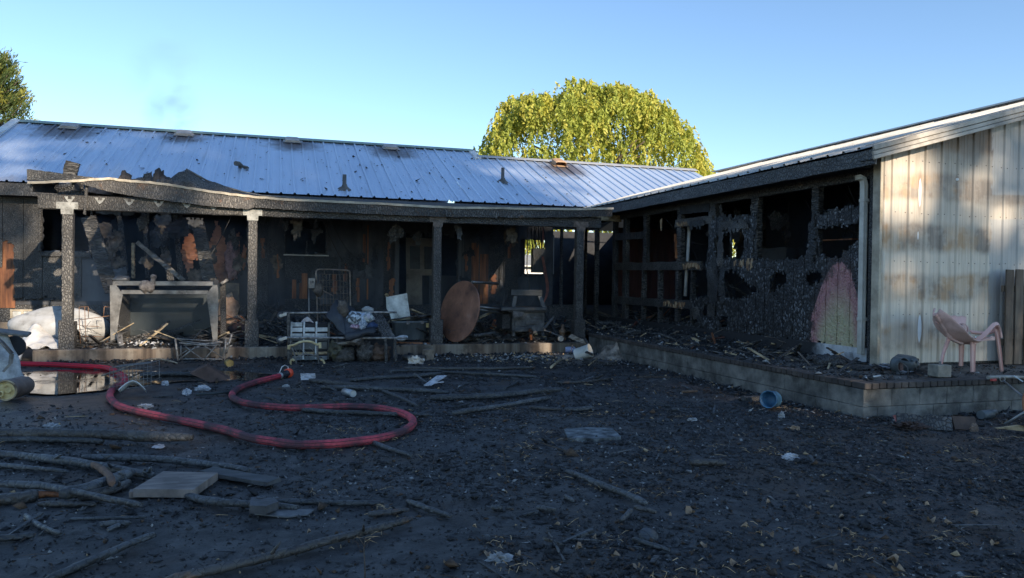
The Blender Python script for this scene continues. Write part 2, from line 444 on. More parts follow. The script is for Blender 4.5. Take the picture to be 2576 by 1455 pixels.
# ------------------------------------------------------------------ porch slab
SLAB_Y, SLAB_Z, WALL_Y = 14.4, .2, 18.7
m = MB(); m.box(((-3.85 + 6.22) / 2, (SLAB_Y + WALL_Y - .2) / 2, .06), (10.07, WALL_Y - .2 - SLAB_Y, .28), bev=.015)
slab = tag(m.obj('porch_slab', concrete_slab), 'long low stained concrete porch slab', kind='structure')

# ------------------------------------------------------------------ ragged sheets
def ragged(m, u0, u1, v0, v1, inside, to3, off, cell=.06, mi=0, rag=.6, only=None):
    # sheet of small cells kept where inside(u, v); off is the vector of its thickness
    nu = max(1, round((u1 - u0) / cell)); nv = max(1, round((v1 - v0) / cell)); off = Vector(off)
    du, dv = (u1 - u0) / nu, (v1 - v0) / nv; keep = {}
    for i in range(nu):
        for j in range(nv):
            u, v = u0 + (i + .5) * du, v0 + (j + .5) * dv
            w = Vector((u * 5.3, v * 5.3, 3.3)); w2 = Vector((u * 23, v * 9, 5.1)); ju = rag * (.07 * mn.noise(w) + .05 * mn.noise(w2)); jv = rag * (.07 * mn.noise(w + Vector((7, 3, 1))) + .11 * mn.noise(Vector((u * 27, v * 6, 9.7))))
            if inside(u + ju, v + jv): keep[i, j] = 1
    comps = []; left = set(keep)                     # pieces burnt apart from each other
    while left:
        st = [left.pop()]; cs = list(st)
        while st:
            a, b = st.pop()
            for q in ((a + 1, b), (a - 1, b), (a, b + 1), (a, b - 1)):
                if q in left: left.remove(q); st.append(q); cs.append(q)
        comps.append(cs)
    comps.sort(key=len, reverse=True)
    if only is None: keep = {q: 1 for c in comps for q in c if len(c) > 5 or len(comps) == 1}
    else: keep = {q: 1 for q in comps[only]} if only < len(comps) and len(comps[only]) > 7 else {}
    idx = {}
    def vid(i, j, k):
        if (i, j, k) not in idx:
            edge = not all((a, b) in keep for a in (i - 1, i) for b in (j - 1, j))
            u, v = u0 + i * du, v0 + j * dv
            if edge and 0 < i < nu: u += R.uniform(-.45, .45) * du
            if edge and 0 < j < nv: v += R.uniform(-.45, .45) * dv
            idx[i, j, k] = len(m.v); p = to3(u, v) + (off if k else Vector()); m.v.append(tuple(p))
        return idx[i, j, k]
    for (i, j) in keep:
        q = [(i, j), (i + 1, j), (i + 1, j + 1), (i, j + 1)]
        m.f.append(tuple(vid(a, b, 0) for a, b in q)); m.f.append(tuple(vid(a, b, 1) for a, b in q[::-1])); m.m += [mi, mi]; m.sm += [False, False]
        for (a, b), nb in (((0, 1), (i, j - 1)), ((1, 2), (i + 1, j)), ((2, 3), (i, j + 1)), ((3, 0), (i - 1, j))):
            if nb not in keep:
                m.f.append((vid(*q[a], 0), vid(*q[a], 1), vid(*q[b], 1), vid(*q[b], 0))); m.m.append(mi); m.sm.append(False)
    return len(keep)
def poly_in(poly):
    def f(u, v):
        c = False; n = len(poly); j = n - 1
        for i in range(n):
            (xi, yi), (xj, yj) = poly[i], poly[j]
            if (yi > v) != (yj > v) and u < (xj - xi) * (v - yi) / (yj - yi) + xi: c = not c
            j = i
        return c
    return f
def wy(px, py): p = at(px, py, WALL_Y); return (p.x, p.z)
def wx(px, py): p = atx(px, py, 7.8); return (p.y, p.z)

# ------------------------------------------------------------------ main house
EAVE_Y, EAVE_Z, SLOPE = 18.3, 3.40, .42
RIDGE_Y, RIDGE_Y2 = 23.38, 22.7
def roof_z(y): return EAVE_Z + SLOPE * (y - EAVE_Y)
def roof_at(px, py):
    v = ray(px, py); t = (EAVE_Z - SLOPE * EAVE_Y - EYE) / (v.z - SLOPE * v.y); return Vector((0, 0, EYE)) + v * t
vent_px = [(176, 322, 1.15), (463, 340, .8), (735, 357, 1.0), (982, 374, 1.0), (1405, 417, 1.1)]
VENT_SPOTS = [(roof_at(a, b).x, roof_at(a, b).y - .35, r) for a, b, r in vent_px]
roof_metal_m = roof_metal()
house = thing('main_house', 'long low burnt house with blue grey ribbed metal roof, behind the porch', 'house', (0, WALL_Y, 0))

def roof_strip(m, w, L, slope, rib=.035):
    # one run of ribbed sheet: u along the eave, length L up the slope (horizontal run), origin at the eave
    prof = [(0, 0), (.016, rib), (.050, rib), (.066, 0), (.135, 0), (.142, .004), (.156, .004), (.163, 0), (.225, 0), (.232, .004), (.246, .004), (.253, 0), (w, 0)]
    segs = 6; vs = []; fs = []; n = len(prof); k = math.sqrt(1 + slope * slope)
    for i in range(segs + 1):
        y = L * i / segs
        for (u, h) in prof: vs.append(Vector((u, y - h * slope / k, y * slope + h / k)))
    for i in range(segs):
        for j in range(n - 1): fs.append((i * n + j, i * n + j + 1, (i + 1) * n + j + 1, (i + 1) * n + j))
    m.add(vs, fs)
XL, XS, XR = -6.62, 5.88, 13.6
W = .305
m = MB(); roof_strip(m, W, RIDGE_Y - EAVE_Y, SLOPE); m.v = [(v[0] + XL, v[1] + EAVE_Y, v[2] + EAVE_Z) for v in m.v]
strip = m.obj('roof_panel', roof_metal_m, house)
nL = int(round((XS - XL) / W))
for i in range(1, nL): copy_part(strip, house, (i * W, R.uniform(-.012, .012), R.uniform(-.004, .004)))
m = MB(); roof_strip(m, W, RIDGE_Y2 - EAVE_Y, SLOPE); m.v = [(v[0] + XL + nL * W, v[1] + EAVE_Y, v[2] + EAVE_Z) for v in m.v]
strip2 = m.obj('roof_panel', roof_metal_m, house)
for i in range(1, int((XR - XS) / W)): copy_part(strip2, house, (i * W, R.uniform(-.012, .012), R.uniform(-.004, .004)))
m = MB(); zr, zr2 = roof_z(RIDGE_Y), roof_z(RIDGE_Y2)
XS = XL + nL * W
m.add([(XL, RIDGE_Y, zr), (XS, RIDGE_Y, zr), (XS, 28.4, 3.4), (XL, 28.4, 3.4)], [(0, 1, 2, 3)])
m.add([(XS, RIDGE_Y2, zr2), (XR, RIDGE_Y2, zr2), (XR, 27, 3.4), (XS, 27, 3.4)], [(0, 1, 2, 3)])
m.obj('back_roof', roof_metal_m, house)
green_trim = M('green_trim', [(.3, (.20, .27, .24)), (.7, (.32, .40, .36))], 4, .5, metal=.1, bump=.05)
grey_trim = M('grey_trim', [(.3, (.34, .35, .36)), (.7, (.52, .52, .52))], 3, .45, metal=.3, bump=.05)
def ridge_cap(x0, x1, y, z, mt):
    m = MB(); pr = [(-.19, -.06), (-.17, -.038), (0, .04), (.17, -.038), (.19, -.06)]
    m.add([(x, y + a, z + b + .03) for x in (x0, x1) for a, b in pr], [(i, i + 5, i + 6, i + 1) for i in range(4)])
    m.obj('ridge_cap', mt, house)
ridge_cap(XL - .08, XS + .05, RIDGE_Y, zr, green_trim)
ridge_cap(XS + .05, XR, RIDGE_Y2, zr2, grey_trim)
def rake(x, y0, y1, mt, dz=.05):
    m = MB(); a = Vector((x, y0, roof_z(y0) + dz)); b = Vector((x, y1, roof_z(y1) + dz))
    m.beam(a, b, .20, .035, seg=1); m.beam(a + Vector((-.1, 0, -.09)), b + Vector((-.1, 0, -.09)), .03, .18)
    m.obj('rake_trim', mt, house)
rake(XL - .02, EAVE_Y, RIDGE_Y, white_paint)
rake(XS + .04, RIDGE_Y2 - .25, RIDGE_Y, white_paint, .035)
# ridge vents
vent_mat = M('vent_plastic', [(.3, (.30, .27, .25)), (.7, (.50, .46, .43))], 6, .6, bump=.2, dirt=.2)
vent_tan = M('vent_scorched', [(.3, (.30, .18, .10)), (.7, (.55, .36, .22))], 6, .6, bump=.2)
for i, (a, b, r) in enumerate(vent_px):
    c = roof_at(a, b); s = 1.0
    m = MB(); N = Vector((0, -SLOPE, 1)).normalized(); U = Vector((0, 1, SLOPE)).normalized(); X = Vector((1, 0, 0))
    w, l, h = .21 * (1.0 if i < 4 else .9), .20, .07 if i < 4 else .15
    prof = [(-w, 0), (-w * .92, h * .8), (-w * .6, h), (w * .6, h), (w * .92, h * .8), (w, 0)]
    vs = [c + X * x + U * u + N * (z * k + .03) for u, k in ((-l, .85), (-l * .8, 1), (l, 1)) for x, z in prof]
    fs = [(q * 6 + j, q * 6 + j + 1, q * 6 + 7 + j, q * 6 + 6 + j) for q in range(2) for j in range(5)] + [(12, 13, 14, 15, 16, 17)]
    if i < 4: fs.append((5, 4, 3, 2, 1, 0))
    m.add(vs, fs)
    m.add([c + X * (sx * (w + .05)) + U * (sy * (l + .04)) + N * .026 for sx, sy in ((-1, -1), (1, -1), (1, 1), (-1, 1))], [(0, 1, 2, 3)])
    o = m.obj('roof_vent', vent_mat if i < 4 else vent_tan, house)
    if i == 4: o['label'] = 'scorched tan hooded vent'
# vent pipes
lead = M('lead_flashing', [(.3, (.05, .05, .05)), (.7, (.15, .145, .14))], 8, .6, bump=.4)
for a, b, h in ((866, 477, .36), (1264, 459, .40)):
    c = roof_at(a, b); m = MB(); m.lathe([(.048, -.05), (.048, h), (.036, h), (.036, h - .08)], c, n=12); p = m.obj('vent_pipe', lead, house)
    m = MB(); m.lathe([(.17, .0), (.13, .03), (.075, .07), (.055, .12)], c, (0, -SLOPE, 1), n=14); m.v = [(v[0], v[1], v[2] + .015 * mn.noise(Vector(v) * 9)) for v in m.v]
    m.obj('flashing', lead, p)
c = roof_at(607, 424); m = MB(); m.tube([c + Vector((.02, 0, .03)), c + Vector((-.06, -.08, .10)), c + Vector((-.13, -.18, .09))], [.055, .06, .058], 10)
p = m.obj('vent_pipe', lead, house); p['label'] = 'snapped bent vent pipe'
m = MB(); m.blob(c + Vector((.05, 0, .03)), (.13, .10, .035), 10, 6, .4); m.obj('flashing', lead, p)

# eave fascia of the house, left of the porch
m = MB(); m.beam((-7.0, EAVE_Y + .03, 3.22), (-4.05, EAVE_Y + .03, 3.26), .04, .26, seg=16, jit=.006); m.obj('fascia', char_fascia, house)
m = MB(); m.beam((-4.05, EAVE_Y + .03, 3.26), (7.3, EAVE_Y + .03, 3.24), .04, .22, seg=20, jit=.01); m.obj('fascia', char_dark, house)
m = MB(); m.box((0.3, EAVE_Y + .22, 3.12), (14.6, .34, .02)); m.obj('soffit', soot_black, house)

# front wall: sheathing with window, breach, door and opening
win1 = (*wy(106, 633), *wy(228, 523)); win2 = (*wy(715, 640), *wy(822, 560))
door = (wy(1003, 700)[0], .5, wy(1152, 700)[0], wy(1003, 588)[1]); gap = (*wy(1308, 692), *wy(1374, 604))
breach = poly_in([wy(a, b) for a, b in ((222, 535), (620, 535), (624, 640), (612, 690), (575, 720), (560, 760), (470, 765), (300, 745), (262, 690), (240, 640))])
orange_gap = poly_in([wy(a, b) for a, b in ((575, 640), (622, 640), (622, 712), (600, 715), (575, 735))])
def inr(r, u, v): return min(r[0], r[2]) < u < max(r[0], r[2]) and min(r[1], r[3]) < v < max(r[1], r[3])
def wall_in(u, v):
    return not (inr(win1, u, v) or inr(win2, u, v) or inr(door, u, v) or inr(gap, u, v) or breach(u, v))
m = MB(); ragged(m, -7.0, 7.0, .8, 3.3, wall_in, lambda u, v: Vector((u, WALL_Y, v)), (0, .10, 0), .07, rag=.5)
m.obj('wall', soot_wall, house)
m = MB(); m.span((-7.0, WALL_Y + .01, .40), (7.8, WALL_Y + .12, .82)); m.obj('foundation', char_dark, house)
m = MB(); m.span((-7.3, WALL_Y - .10, -.05), (7.8, WALL_Y + .12, .43), .01); m.obj('footing', footing_mat, house)
# charred siding boards left of and under the first window
edges = [wy(a, 650)[0] for a in (-42, 8, 60, 108, 157, 206)]
zb = [.86, .84, .82, .86, .88]
for i in range(5):
    u0, u1 = edges[i] + .004, edges[i + 1] - .006
    top = 3.22 if i < 3 else wy(150, 641)[1]
    cut = wy(30, 608)[1]
    def ins(u, v, i=i): 
        if v < zb[i] + .10 + .12 * mn.noise(Vector((u * 3, 0, 5))): return False
        if i == 1 and v < cut and u < wy(39, 600)[0]: return False
        if i == 0 and v < 1.6: return False
        return True
    m = MB(); ragged(m, u0, u1, zb[i] - .12, top, ins, lambda u, v: Vector((u, WALL_Y - .045 - .008 * mn.noise(Vector((u * 4, v * 4, 1))), v)), (0, .03, 0), .055)
    m.obj('siding_board', char_board, house)
u0, u1 = wy(-30, 700)[0], wy(39, 700)[0]
m = MB(); ragged(m, u0, u1, wy(20, 775)[1], wy(20, 600)[1], lambda u, v: True, lambda u, v: Vector((u, WALL_Y - .016, v)), (0, .012, 0), .06)
m.obj('bare_board', bare_wood, house)
m = MB(); m.span((edges[3] - .02, WALL_Y - .09, win1[1] - .11), (wy(370 / 1.6, 640)[0], WALL_Y + .02, win1[1] - .005), .01); m.obj('window_sill', char_board, house)
for x in (win1[0] - .03, win1[2] + .03): m = MB(); m.beam((x, WALL_Y - .05, win1[1]), (x, WALL_Y - .05, win1[3]), .05, .07, seg=8, jit=.006); m.obj('window_frame', char_board, house)
m = MB(); ragged(m, wy(206, 700)[0], wy(285, 700)[0], .88, wy(240, 655)[1], lambda u, v: True, lambda u, v: Vector((u, WALL_Y - .012, v)), (0, .01, 0), .08)
m.obj('wall_paper', soot_grey, house)
# crawlspace vent
va, vb = wy(27, 801), wy(88, 779); m = MB(); yv = WALL_Y - .02
for x in (va[0] + .02, (va[0] + vb[0]) / 2, vb[0] - .02): m.span((x - .02, yv - .02, va[1]), (x + .02, yv + .02, vb[1]))
for z in (va[1] + .015, vb[1] - .015): m.span((va[0], yv - .023, z - .018), (vb[0], yv + .02, z + .018))
fr = m.obj('crawlspace_vent', cream_trim, house)
m = MB(); k = 9
for i in range(k):
    z = va[1] + .03 + (vb[1] - va[1] - .06) * (i + .5) / k; m.box(((va[0] + vb[0]) / 2, yv + .006, z), (vb[0] - va[0] - .04, .02, .008), rotm(0, .6))
m.obj('louvre', white_paint, fr)
# boards right of the second post
for (a, b, y0, y1, mt) in ((640, 676, 560, 790, char_siding), (678, 713, 560, 780, soot_wall), (715, 760, 648, 712, char_siding), (762, 806, 648, 690, char_siding), (808, 852, 648, 735, char_siding), (854, 888, 648, 760, char_siding),
                           (715, 806, 752, 792, char_siding), (808, 890, 765, 795, char_siding), (925, 960, 575, 790, soot_wall), (962, 990, 580, 780, char_siding), (1158, 1182, 570, 770, soot_wall), (1228, 1262, 575, 770, char_siding), (1264, 1304, 575, 770, char_siding)):
    (u0, v0), (u1, v1) = wy(a, y1), wy(b, y0)
    m = MB(); ragged(m, u0 + .01, u1 - .01, v0, v1, lambda u, v: v > v0 + .07 + .1 * mn.noise(Vector((u * 6, 1, 2))), lambda u, v: Vector((u, WALL_Y - .03, v)), (0, .02, 0), .055, only=0)
    m.obj('siding_board', mt, house)
for (a, b, y0, y1) in ((734, 745, 704, 760), (752, 773, 688, 765), (1184, 1204, 612, 765), (1205, 1228, 640, 765), (912, 920, 590, 660), (930, 944, 600, 632)):
    (u0, v0), (u1, v1) = wy(a, y1), wy(b, y0)
    m = MB(); ragged(m, u0, u1, v0, v1, lambda u, v: True, lambda u, v: Vector((u, WALL_Y - .022, v)), (0, .012, 0), .05); m.obj('bare_board', bare_wood, house)
m = MB(); x = wy(925, 600)[0]; m.beam((x, WALL_Y - .03, .95), (x, WALL_Y - .03, 2.75), .03, .03, seg=12, jit=.008); m.obj('corner_batten', bare_wood, house)
m = MB(); m.span((win2[0] - .02, WALL_Y - .06, win2[1] - .03), (win2[2] + .05, WALL_Y + .04, win2[1]), .004); m.obj('window_sill', grey_trim, house)
m = MB(); xm = wy(770, 600)[0]; m.beam((xm, WALL_Y + .02, win2[1]), (xm + .02, WALL_Y + .02, win2[1] + .32), .025, .03, seg=5, jit=.005)
m.obj('window_mullion', char_dark, house)
for xw in (win2[0], win2[2]): m = MB(); m.beam((xw, WALL_Y + .03, win2[1]), (xw, WALL_Y + .03, win2[3]), .04, .05); m.obj('window_frame', char_dark, house)
m = MB(); m.span((door[0] - .11, WALL_Y - .04, .45), (door[0], WALL_Y + .10, door[3]), .006); m.obj('door_jamb', soot_grey, house)
m = MB(); m.span((door[2], WALL_Y - .04, .45), (door[2] + .07, WALL_Y + .10, door[3]), .006); m.span((door[2] + .10, WALL_Y - .035, .5), (door[2] + .13, WALL_Y + .02, 2.6), .004); m.obj('door_jamb', soot_grey, house)
# inside: floor, back wall with a window, partitions
m = MB(); m.span((-7.0, WALL_Y + .1, .3), (13, 28.0, .5)); m.obj('floor', soot_black, house)
lo = at(1306, 650, 28.0); hi = at(1376, 598, 28.0)
m = MB(); bx0, bz0, bx1, bz1 = lo.x - .2, lo.z - .6, hi.x + .3, hi.z + .1
m.span((-7, 28, 0), (bx0, 28.12, 3.4)); m.span((bx1, 28, 0), (13.2, 28.12, 3.4)); m.span((bx0, 28, 0), (bx1, 28.12, bz0)); m.span((bx0, 28, bz1), (bx1, 28.12, 3.4)); m.obj('back_wall', soot_black, house)
m = MB()
h0, h1 = atx(1834, 655, 13.1), atx(1874, 580, 13.1); ya_, yb_ = min(h0.y, h1.y), max(h0.y, h1.y)
m.span((13.1, 18.7, 0), (13.2, ya_, 3.4)); m.span((13.1, yb_, 0), (13.2, 28, 3.4)); m.span((13.1, ya_, 0), (13.2, yb_, h0.z)); m.span((13.1, ya_, h1.z), (13.2, yb_, 3.4)); m.obj('side_wall', soot_black, house); m = MB()
m.span((-7.0, WALL_Y, 0), (-6.88, 28, 3.4)); m.add([(-6.94, WALL_Y, 3.4), (-6.94, 28, 3.4), (-6.94, RIDGE_Y, zr - .05)], [(0, 1, 2)])
m.obj('side_wall', soot_black, house)
m = MB(); m.span((-6.9, 22.5, .5), (bx0 - 1.4, 22.6, 3.2)); m.span((5.4, 18.85, .5), (5.48, 22, 3.2)); m.obj('partition', soot_black, house)
m = MB()
for i in range(34):
    x = -6.4 + i * .6; m.beam((x, EAVE_Y + .1, 3.30), (x, RIDGE_Y2 - .1, roof_z(RIDGE_Y2) - .12), .04, .12, seg=5, jit=.006)
m.obj('rafters', char_dark, house)
# wreckage hanging in the breach
def rag_sheet(c, w, h, mt, name, seed, parent=house, bulge=.12):
    m = MB(); c = Vector(c)
    poly = []
    for k in range(10):
        a = 2 * math.pi * (k + R.uniform(-.4, .4)) / 10; rr = R.uniform(.45, 1.15)
        poly.append((math.cos(a) * w / 2 * rr, math.sin(a) * h / 2 * rr))
    ins = poly_in(poly)
    ragged(m, -w * .8, w * .8, -h * .8, h * .8, ins, lambda u, v: c + Vector((u, bulge * mn.noise(Vector((u * 4, v * 4, seed))) + .03 * mn.noise(Vector((u * 13, v * 13, seed))), v)), (0, .012, 0), .032)
    if m.v: return m.obj(name, mt, parent)
def two(a, b, Y): return at(*a, Y), at(*b, Y)
for (a, b, w, Y, mt, nm) in (((222, 545), (282, 735), .27, 17.3, char_rib, 'fallen_rafter'), ((497, 560), (528, 708), .26, 17.4, char_rib, 'fallen_rafter'), ((335, 700), (335, 612), .06, 18.3, pale_wood, 'stud'), ((345, 610), (462, 706), .09, 18.0, grey_metal, 'bent_channel'),
                      ((300, 545), (318, 705), .10, 18.4, char_dark, 'stud'), ((395, 545), (430, 705), .14, 18.6, char_dark, 'fallen_rafter'), ((440, 540), (455, 705), .10, 18.9, char_dark, 'stud'), ((365, 545), (372, 700), .09, 19.0, char_dark, 'stud')):
    p, q = two(a, b, Y); m = MB(); m.beam(p, q, w, .07, up=(0, -1, 0), seg=22, jit=.010); m.obj(nm, mt, house)
for i, (a, b, w, h, mt) in enumerate(((258, 580, .55, .45, paper_scrap), (290, 610, .4, .5, paper_scrap), (262, 640, .4, .4, paper_scrap), (285, 665, .45, .5, paper_scrap), (300, 690, .4, .4, soot_grey), (505, 690, .6, .5, paper_scrap), (533, 640, .25, .5, paper_scrap),
                                  (588, 600, .3, .6, char_dark), (370, 660, .35, .5, paper_scrap), (420, 650, .3, .4, paper_scrap), (600, 655, .35, .5, paper_scrap), (395, 600, .6, .6, soot_black), (440, 570, .7, .5, soot_black))):
    rag_sheet(at(a, b, 18.15 + .05 * (i % 4)), w, h, mt, 'torn_sheet', i * 3.7)
for i, (a, b, w, h) in enumerate(((474, 640, .30, .80), (548, 600, .20, .60), (546, 645, .34, .85), (562, 695, .26, .50), (600, 640, .08, .8), (613, 650, .08, .7))):
    rag_sheet(at(a, b, 18.80 + .01 * i), w * 1.75, h * 1.3, orange_foam, 'orange_sheathing', i * 5.1 + 2, house, .03)
m = MB(); m.blob(at(584, 655, 18.5), (.17, .10, .42), 14, 10, .5, 3, seed=4); m.obj('insulation', pink_wool, house)
m = MB(); m.blob(at(575, 790, 18.4), (.22, .08, .45), 14, 10, .4, 2.5, seed=9); m.obj('insulation', M('peach_wool', [(.3, (.45, .25, .15)), (.7, (.75, .5, .34))], 14, .95, bump=1), house)
c = at(570, 745, 18.55); m = MB(); m.box(c, (.55, .03, .6), bev=.01); m.obj('sheathing_panel', M('tan_panel', [(.3, (.16, .12, .085)), (.7, (.38, .30, .22))], 3, .8, dirt=.6), house)
# white inner door left leaning inside, cabinet beside it
idr = at(1060, 690, 20.6)
m = MB(); m.box(idr, (.85, .04, 2.0), rotm(0, -.10)); o = m.obj('inner_door', M('door_white', [(.3, (.20, .17, .14)), (.7, (.48, .44, .38))], 1.5, .6, dirt=.4), house)
m = MB()
for z in (-.5, .45):
    for x in (-.2, .2): m.box(idr + Vector((x, -.035 - z * .10, z)), (.28, .012, .62), rotm(0, -.10), .005)
m.obj('door_moulding', soot_grey, o)
c = at(1110, 735, 20.4); m = MB(); m.box(c, (.95, .5, .9), rotm(.2), .01); m.obj('cabinet', soot_grey, house)
# open stud bay between house and wing
for a, Y, w in ((1384, 18.75, .05), (1411, 18.75, .06), (1500, 17.0, .10), (1472, 19.5, .06)):
    p = at(a, 700, Y); m = MB(); m.beam((p.x, Y, .42), (p.x, Y, 3.15), w, .09, up=(0, -1, 0), seg=18, jit=.006); m.obj('stud', char_rib, house)

# burnt layers peeling off the front wall
for i in range(30):
    px, py = R.uniform(648, 1300), R.uniform(565, 770)
    if 700 < px < 830 and py < 645 or 990 < px < 1165: continue
    rag_sheet(at(px, py, WALL_Y - .05), R.uniform(.12, .5), R.uniform(.25, .8), (char_siding, char_dark, soot_black, paper_scrap, soot_grey)[i % 5], 'peeling_layer', i * 4.3 + 200, house, .05)
for px, y0, y1, w in ((660, 600, 650, .05), (700, 640, 700, .04), (840, 690, 740, .07), (868, 640, 720, .05), (900, 700, 760, .06), (975, 610, 700, .05), (985, 700, 750, .08), (1170, 640, 700, .05), (1240, 690, 740, .08), (1280, 600, 650, .05)):
    (u0, v0), (u1, v1) = wy(px, y1), wy(px, y0)
    m = MB(); ragged(m, u0 - w, u0 + w, v0, v1, lambda u, v: abs(u - u0) < w * (.6 + .8 * mn.noise(Vector((px, v * 7, 3)))), lambda u, v: Vector((u, WALL_Y - .062, v)), (0, .012, 0), .03, only=0)
    if m.v: m.obj('bare_board', bare_wood, house)

# ------------------------------------------------------------------ porch
porch = thing('porch', 'charred timber porch on blackened posts, its roof burnt open at the left', 'porch', (1.2, SLAB_Y, SLAB_Z))
PY = 14.6
def post_parts(x, cap):
    m = MB(); m.beam((x, PY, SLAB_Z + .02), (x, PY, 2.57), .160, .160, up=(0, 1, 0), seg=26, jit=.0035, bev=.012); p = m.obj('post', char_post, porch)
    m = MB(); z0 = SLAB_Z; zt = .68
    for dx, dy in ((0, -.105), (0, .105)): m.beam((x, PY + dy, z0), (x, PY + dy, zt + R.uniform(-.02, .02)), .23, .022, up=(0, 1, 0), seg=8, jit=.003)
    for dx in (-.112, .112): m.beam((x + dx, PY, z0), (x + dx, PY, zt - R.uniform(0, .05)), .022, .19, up=(0, 1, 0), seg=8, jit=.003)
    m.obj('post_base', char_post, p)
    m = MB(); y = PY - .088
    T = [(-.165, 0), (-.165, .115), (.165, .115), (.165, 0), (.098, 0), (.092, -.09), (-.092, -.09), (-.098, 0)]
    m.prism([(x + a, y, 2.585 + b) for a, b in T], (0, .006, 0))
    for a, b in ((-.13, .03), (-.13, .085), (.13, .03), (.13, .085), (-.05, .085), (.05, .085), (-.06, -.05), (.06, -.05), (0, .03)):
        m.lathe([(.009, .0), (.007, .006), (0, .008)], (x + a, y, 2.585 + b), (0, -1, 0), 6)
    m.obj('post_bracket', cap, p)
bracket_new = M('bracket_steel', [(.3, (.16, .155, .14)), (.7, (.36, .355, .33))], 10, .5, metal=.3, bump=.1, dirt=.3)
bracket_dull = M('bracket_sooty', [(.3, (.06, .05, .045)), (.7, (.20, .17, .15))], 12, .6, metal=.3, bump=.2, dirt=.6)
for x, cap in ((-3.37, bracket_new), (-.39, bracket_new), (3.03, bracket_dull), (6.04, bracket_dull)): post_parts(x, cap)
xa = at(98.7, 510, PY).x
m = MB(); m.beam((xa, PY, 2.70), (-.2, PY, 2.70), .14, .25, seg=40, jit=.004, bev=.015); m.obj('beam', char_beam, porch)
m = MB(); m.beam((-.2, PY, 2.69), (6.5, PY, 2.69), .14, .235, seg=30, jit=.005, bev=.015); m.obj('beam', char_dark, porch)
for a, b in ((175, 500), (251, 503), (325, 507), (399, 511), (470, 514), (537, 520)):
    c = at(a, b, PY - .085); m = MB(); w = .085
    m.prism([c + Vector((x, 0, z)) for x, z in ((-w, .035), (-.03, .035), (-.03, -.01), (.03, -.01), (.03, .035), (w, .035), (.035, -.045), (-.005, -.075), (-.035, -.045))], (0, .006, 0))
    for s in (-1, 1): m.span(c + Vector((s * .03 - .003, 0, -.01)), c + Vector((s * .03 + .003, .12, .04)))
    m.obj('rafter_hanger', bracket_new, porch)
# sagging fascia with its pale drip edge
drip = [(70, 459), (130, 457), (200, 454), (250, 450), (277, 448), (300, 453), (360, 457), (425, 464), (470, 472), (525, 481), (580, 488), (642, 495), (695, 500), (800, 505), (900, 509), (995, 514), (1113, 521), (1230, 523), (1355, 525), (1450, 526), (1542, 524)]
FY = 14.42
dp = [at(a, b, FY) for a, b in drip]
def drip_z(x):
    for p, q in zip(dp, dp[1:]):
        if p.x <= x <= q.x: return p.z + (q.z - p.z) * (x - p.x) / (q.x - p.x)
    return dp[0].z if x < dp[0].x else dp[-1].z
def lower(x):
    pts = [(200, 462), (265, 480), (330, 493), (400, 503), (525, 519), (628, 527), (640, 522), (800, 533), (995, 541), (1113, 546), (1355, 548), (1542, 545)]
    q = [at(a, b, FY) for a, b in pts]
    for a, b in zip(q, q[1:]):
        if a.x <= x <= b.x: return a.z + (b.z - a.z) * (x - a.x) / (b.x - a.x)
    return q[0].z if x < q[0].x else q[-1].z
def fascia_run(xs, mt):
    m = MB(); vs = []; n = len(xs)
    for x in xs:
        t, b = drip_z(x) - .012, lower(x) + R.uniform(-.006, .006)
        for y in (FY, FY + .04): vs += [(x, y + R.uniform(-.003, .003), b), (x, y + R.uniform(-.002, .002), (b + t) / 2), (x, y, t)]
    fs = []
    for i in range(n - 1):
        a, b = i * 6, i * 6 + 6
        for u, v in ((1, 0), (2, 1), (5, 2), (4, 5), (3, 4), (0, 3)): fs.append((a + u, a + v, b + v, b + u))
    fs += [(0, 1, 4, 3), (1, 2, 5, 4), ((n - 1) * 6, (n - 1) * 6 + 3, (n - 1) * 6 + 4, (n - 1) * 6 + 1), ((n - 1) * 6 + 1, (n - 1) * 6 + 4, (n - 1) * 6 + 5, (n - 1) * 6 + 2)]
    m.add(vs, fs); m.obj('fascia', mt, porch)
x1 = at(640, 500, FY).x
fascia_run(list(np.linspace(at(200, 460, FY).x, x1, 60)), char_fascia)
fascia_run(list(np.linspace(x1 + .006, at(1540, 530, FY).x, 70)), CH('char_fascia_sooty', 16, .15, .012, (2, 2, .7), .8, (1, .93, .86), brown=.5))
m = MB(); pr = [(-.02, .012), (-.022, -.030), (-.016, -.030), (-.010, .004), (.14, .004), (.14, .012)]
fine = []
for p, q in zip(dp, dp[1:]):
    for k in range(4): w = p.lerp(q, k / 4); fine.append(w + Vector((0, R.uniform(-.006, .006), R.uniform(-.005, .005))))
fine.append(dp[-1])
m.add([p + Vector((0, a, b)) for p in fine for a, b in pr], [(i * 6 + j, i * 6 + (j + 1) % 6, i * 6 + 6 + (j + 1) % 6, i * 6 + 6 + j) for i in range(len(fine) - 1) for j in range(6)])
m.obj('drip_edge', cream_trim, porch)
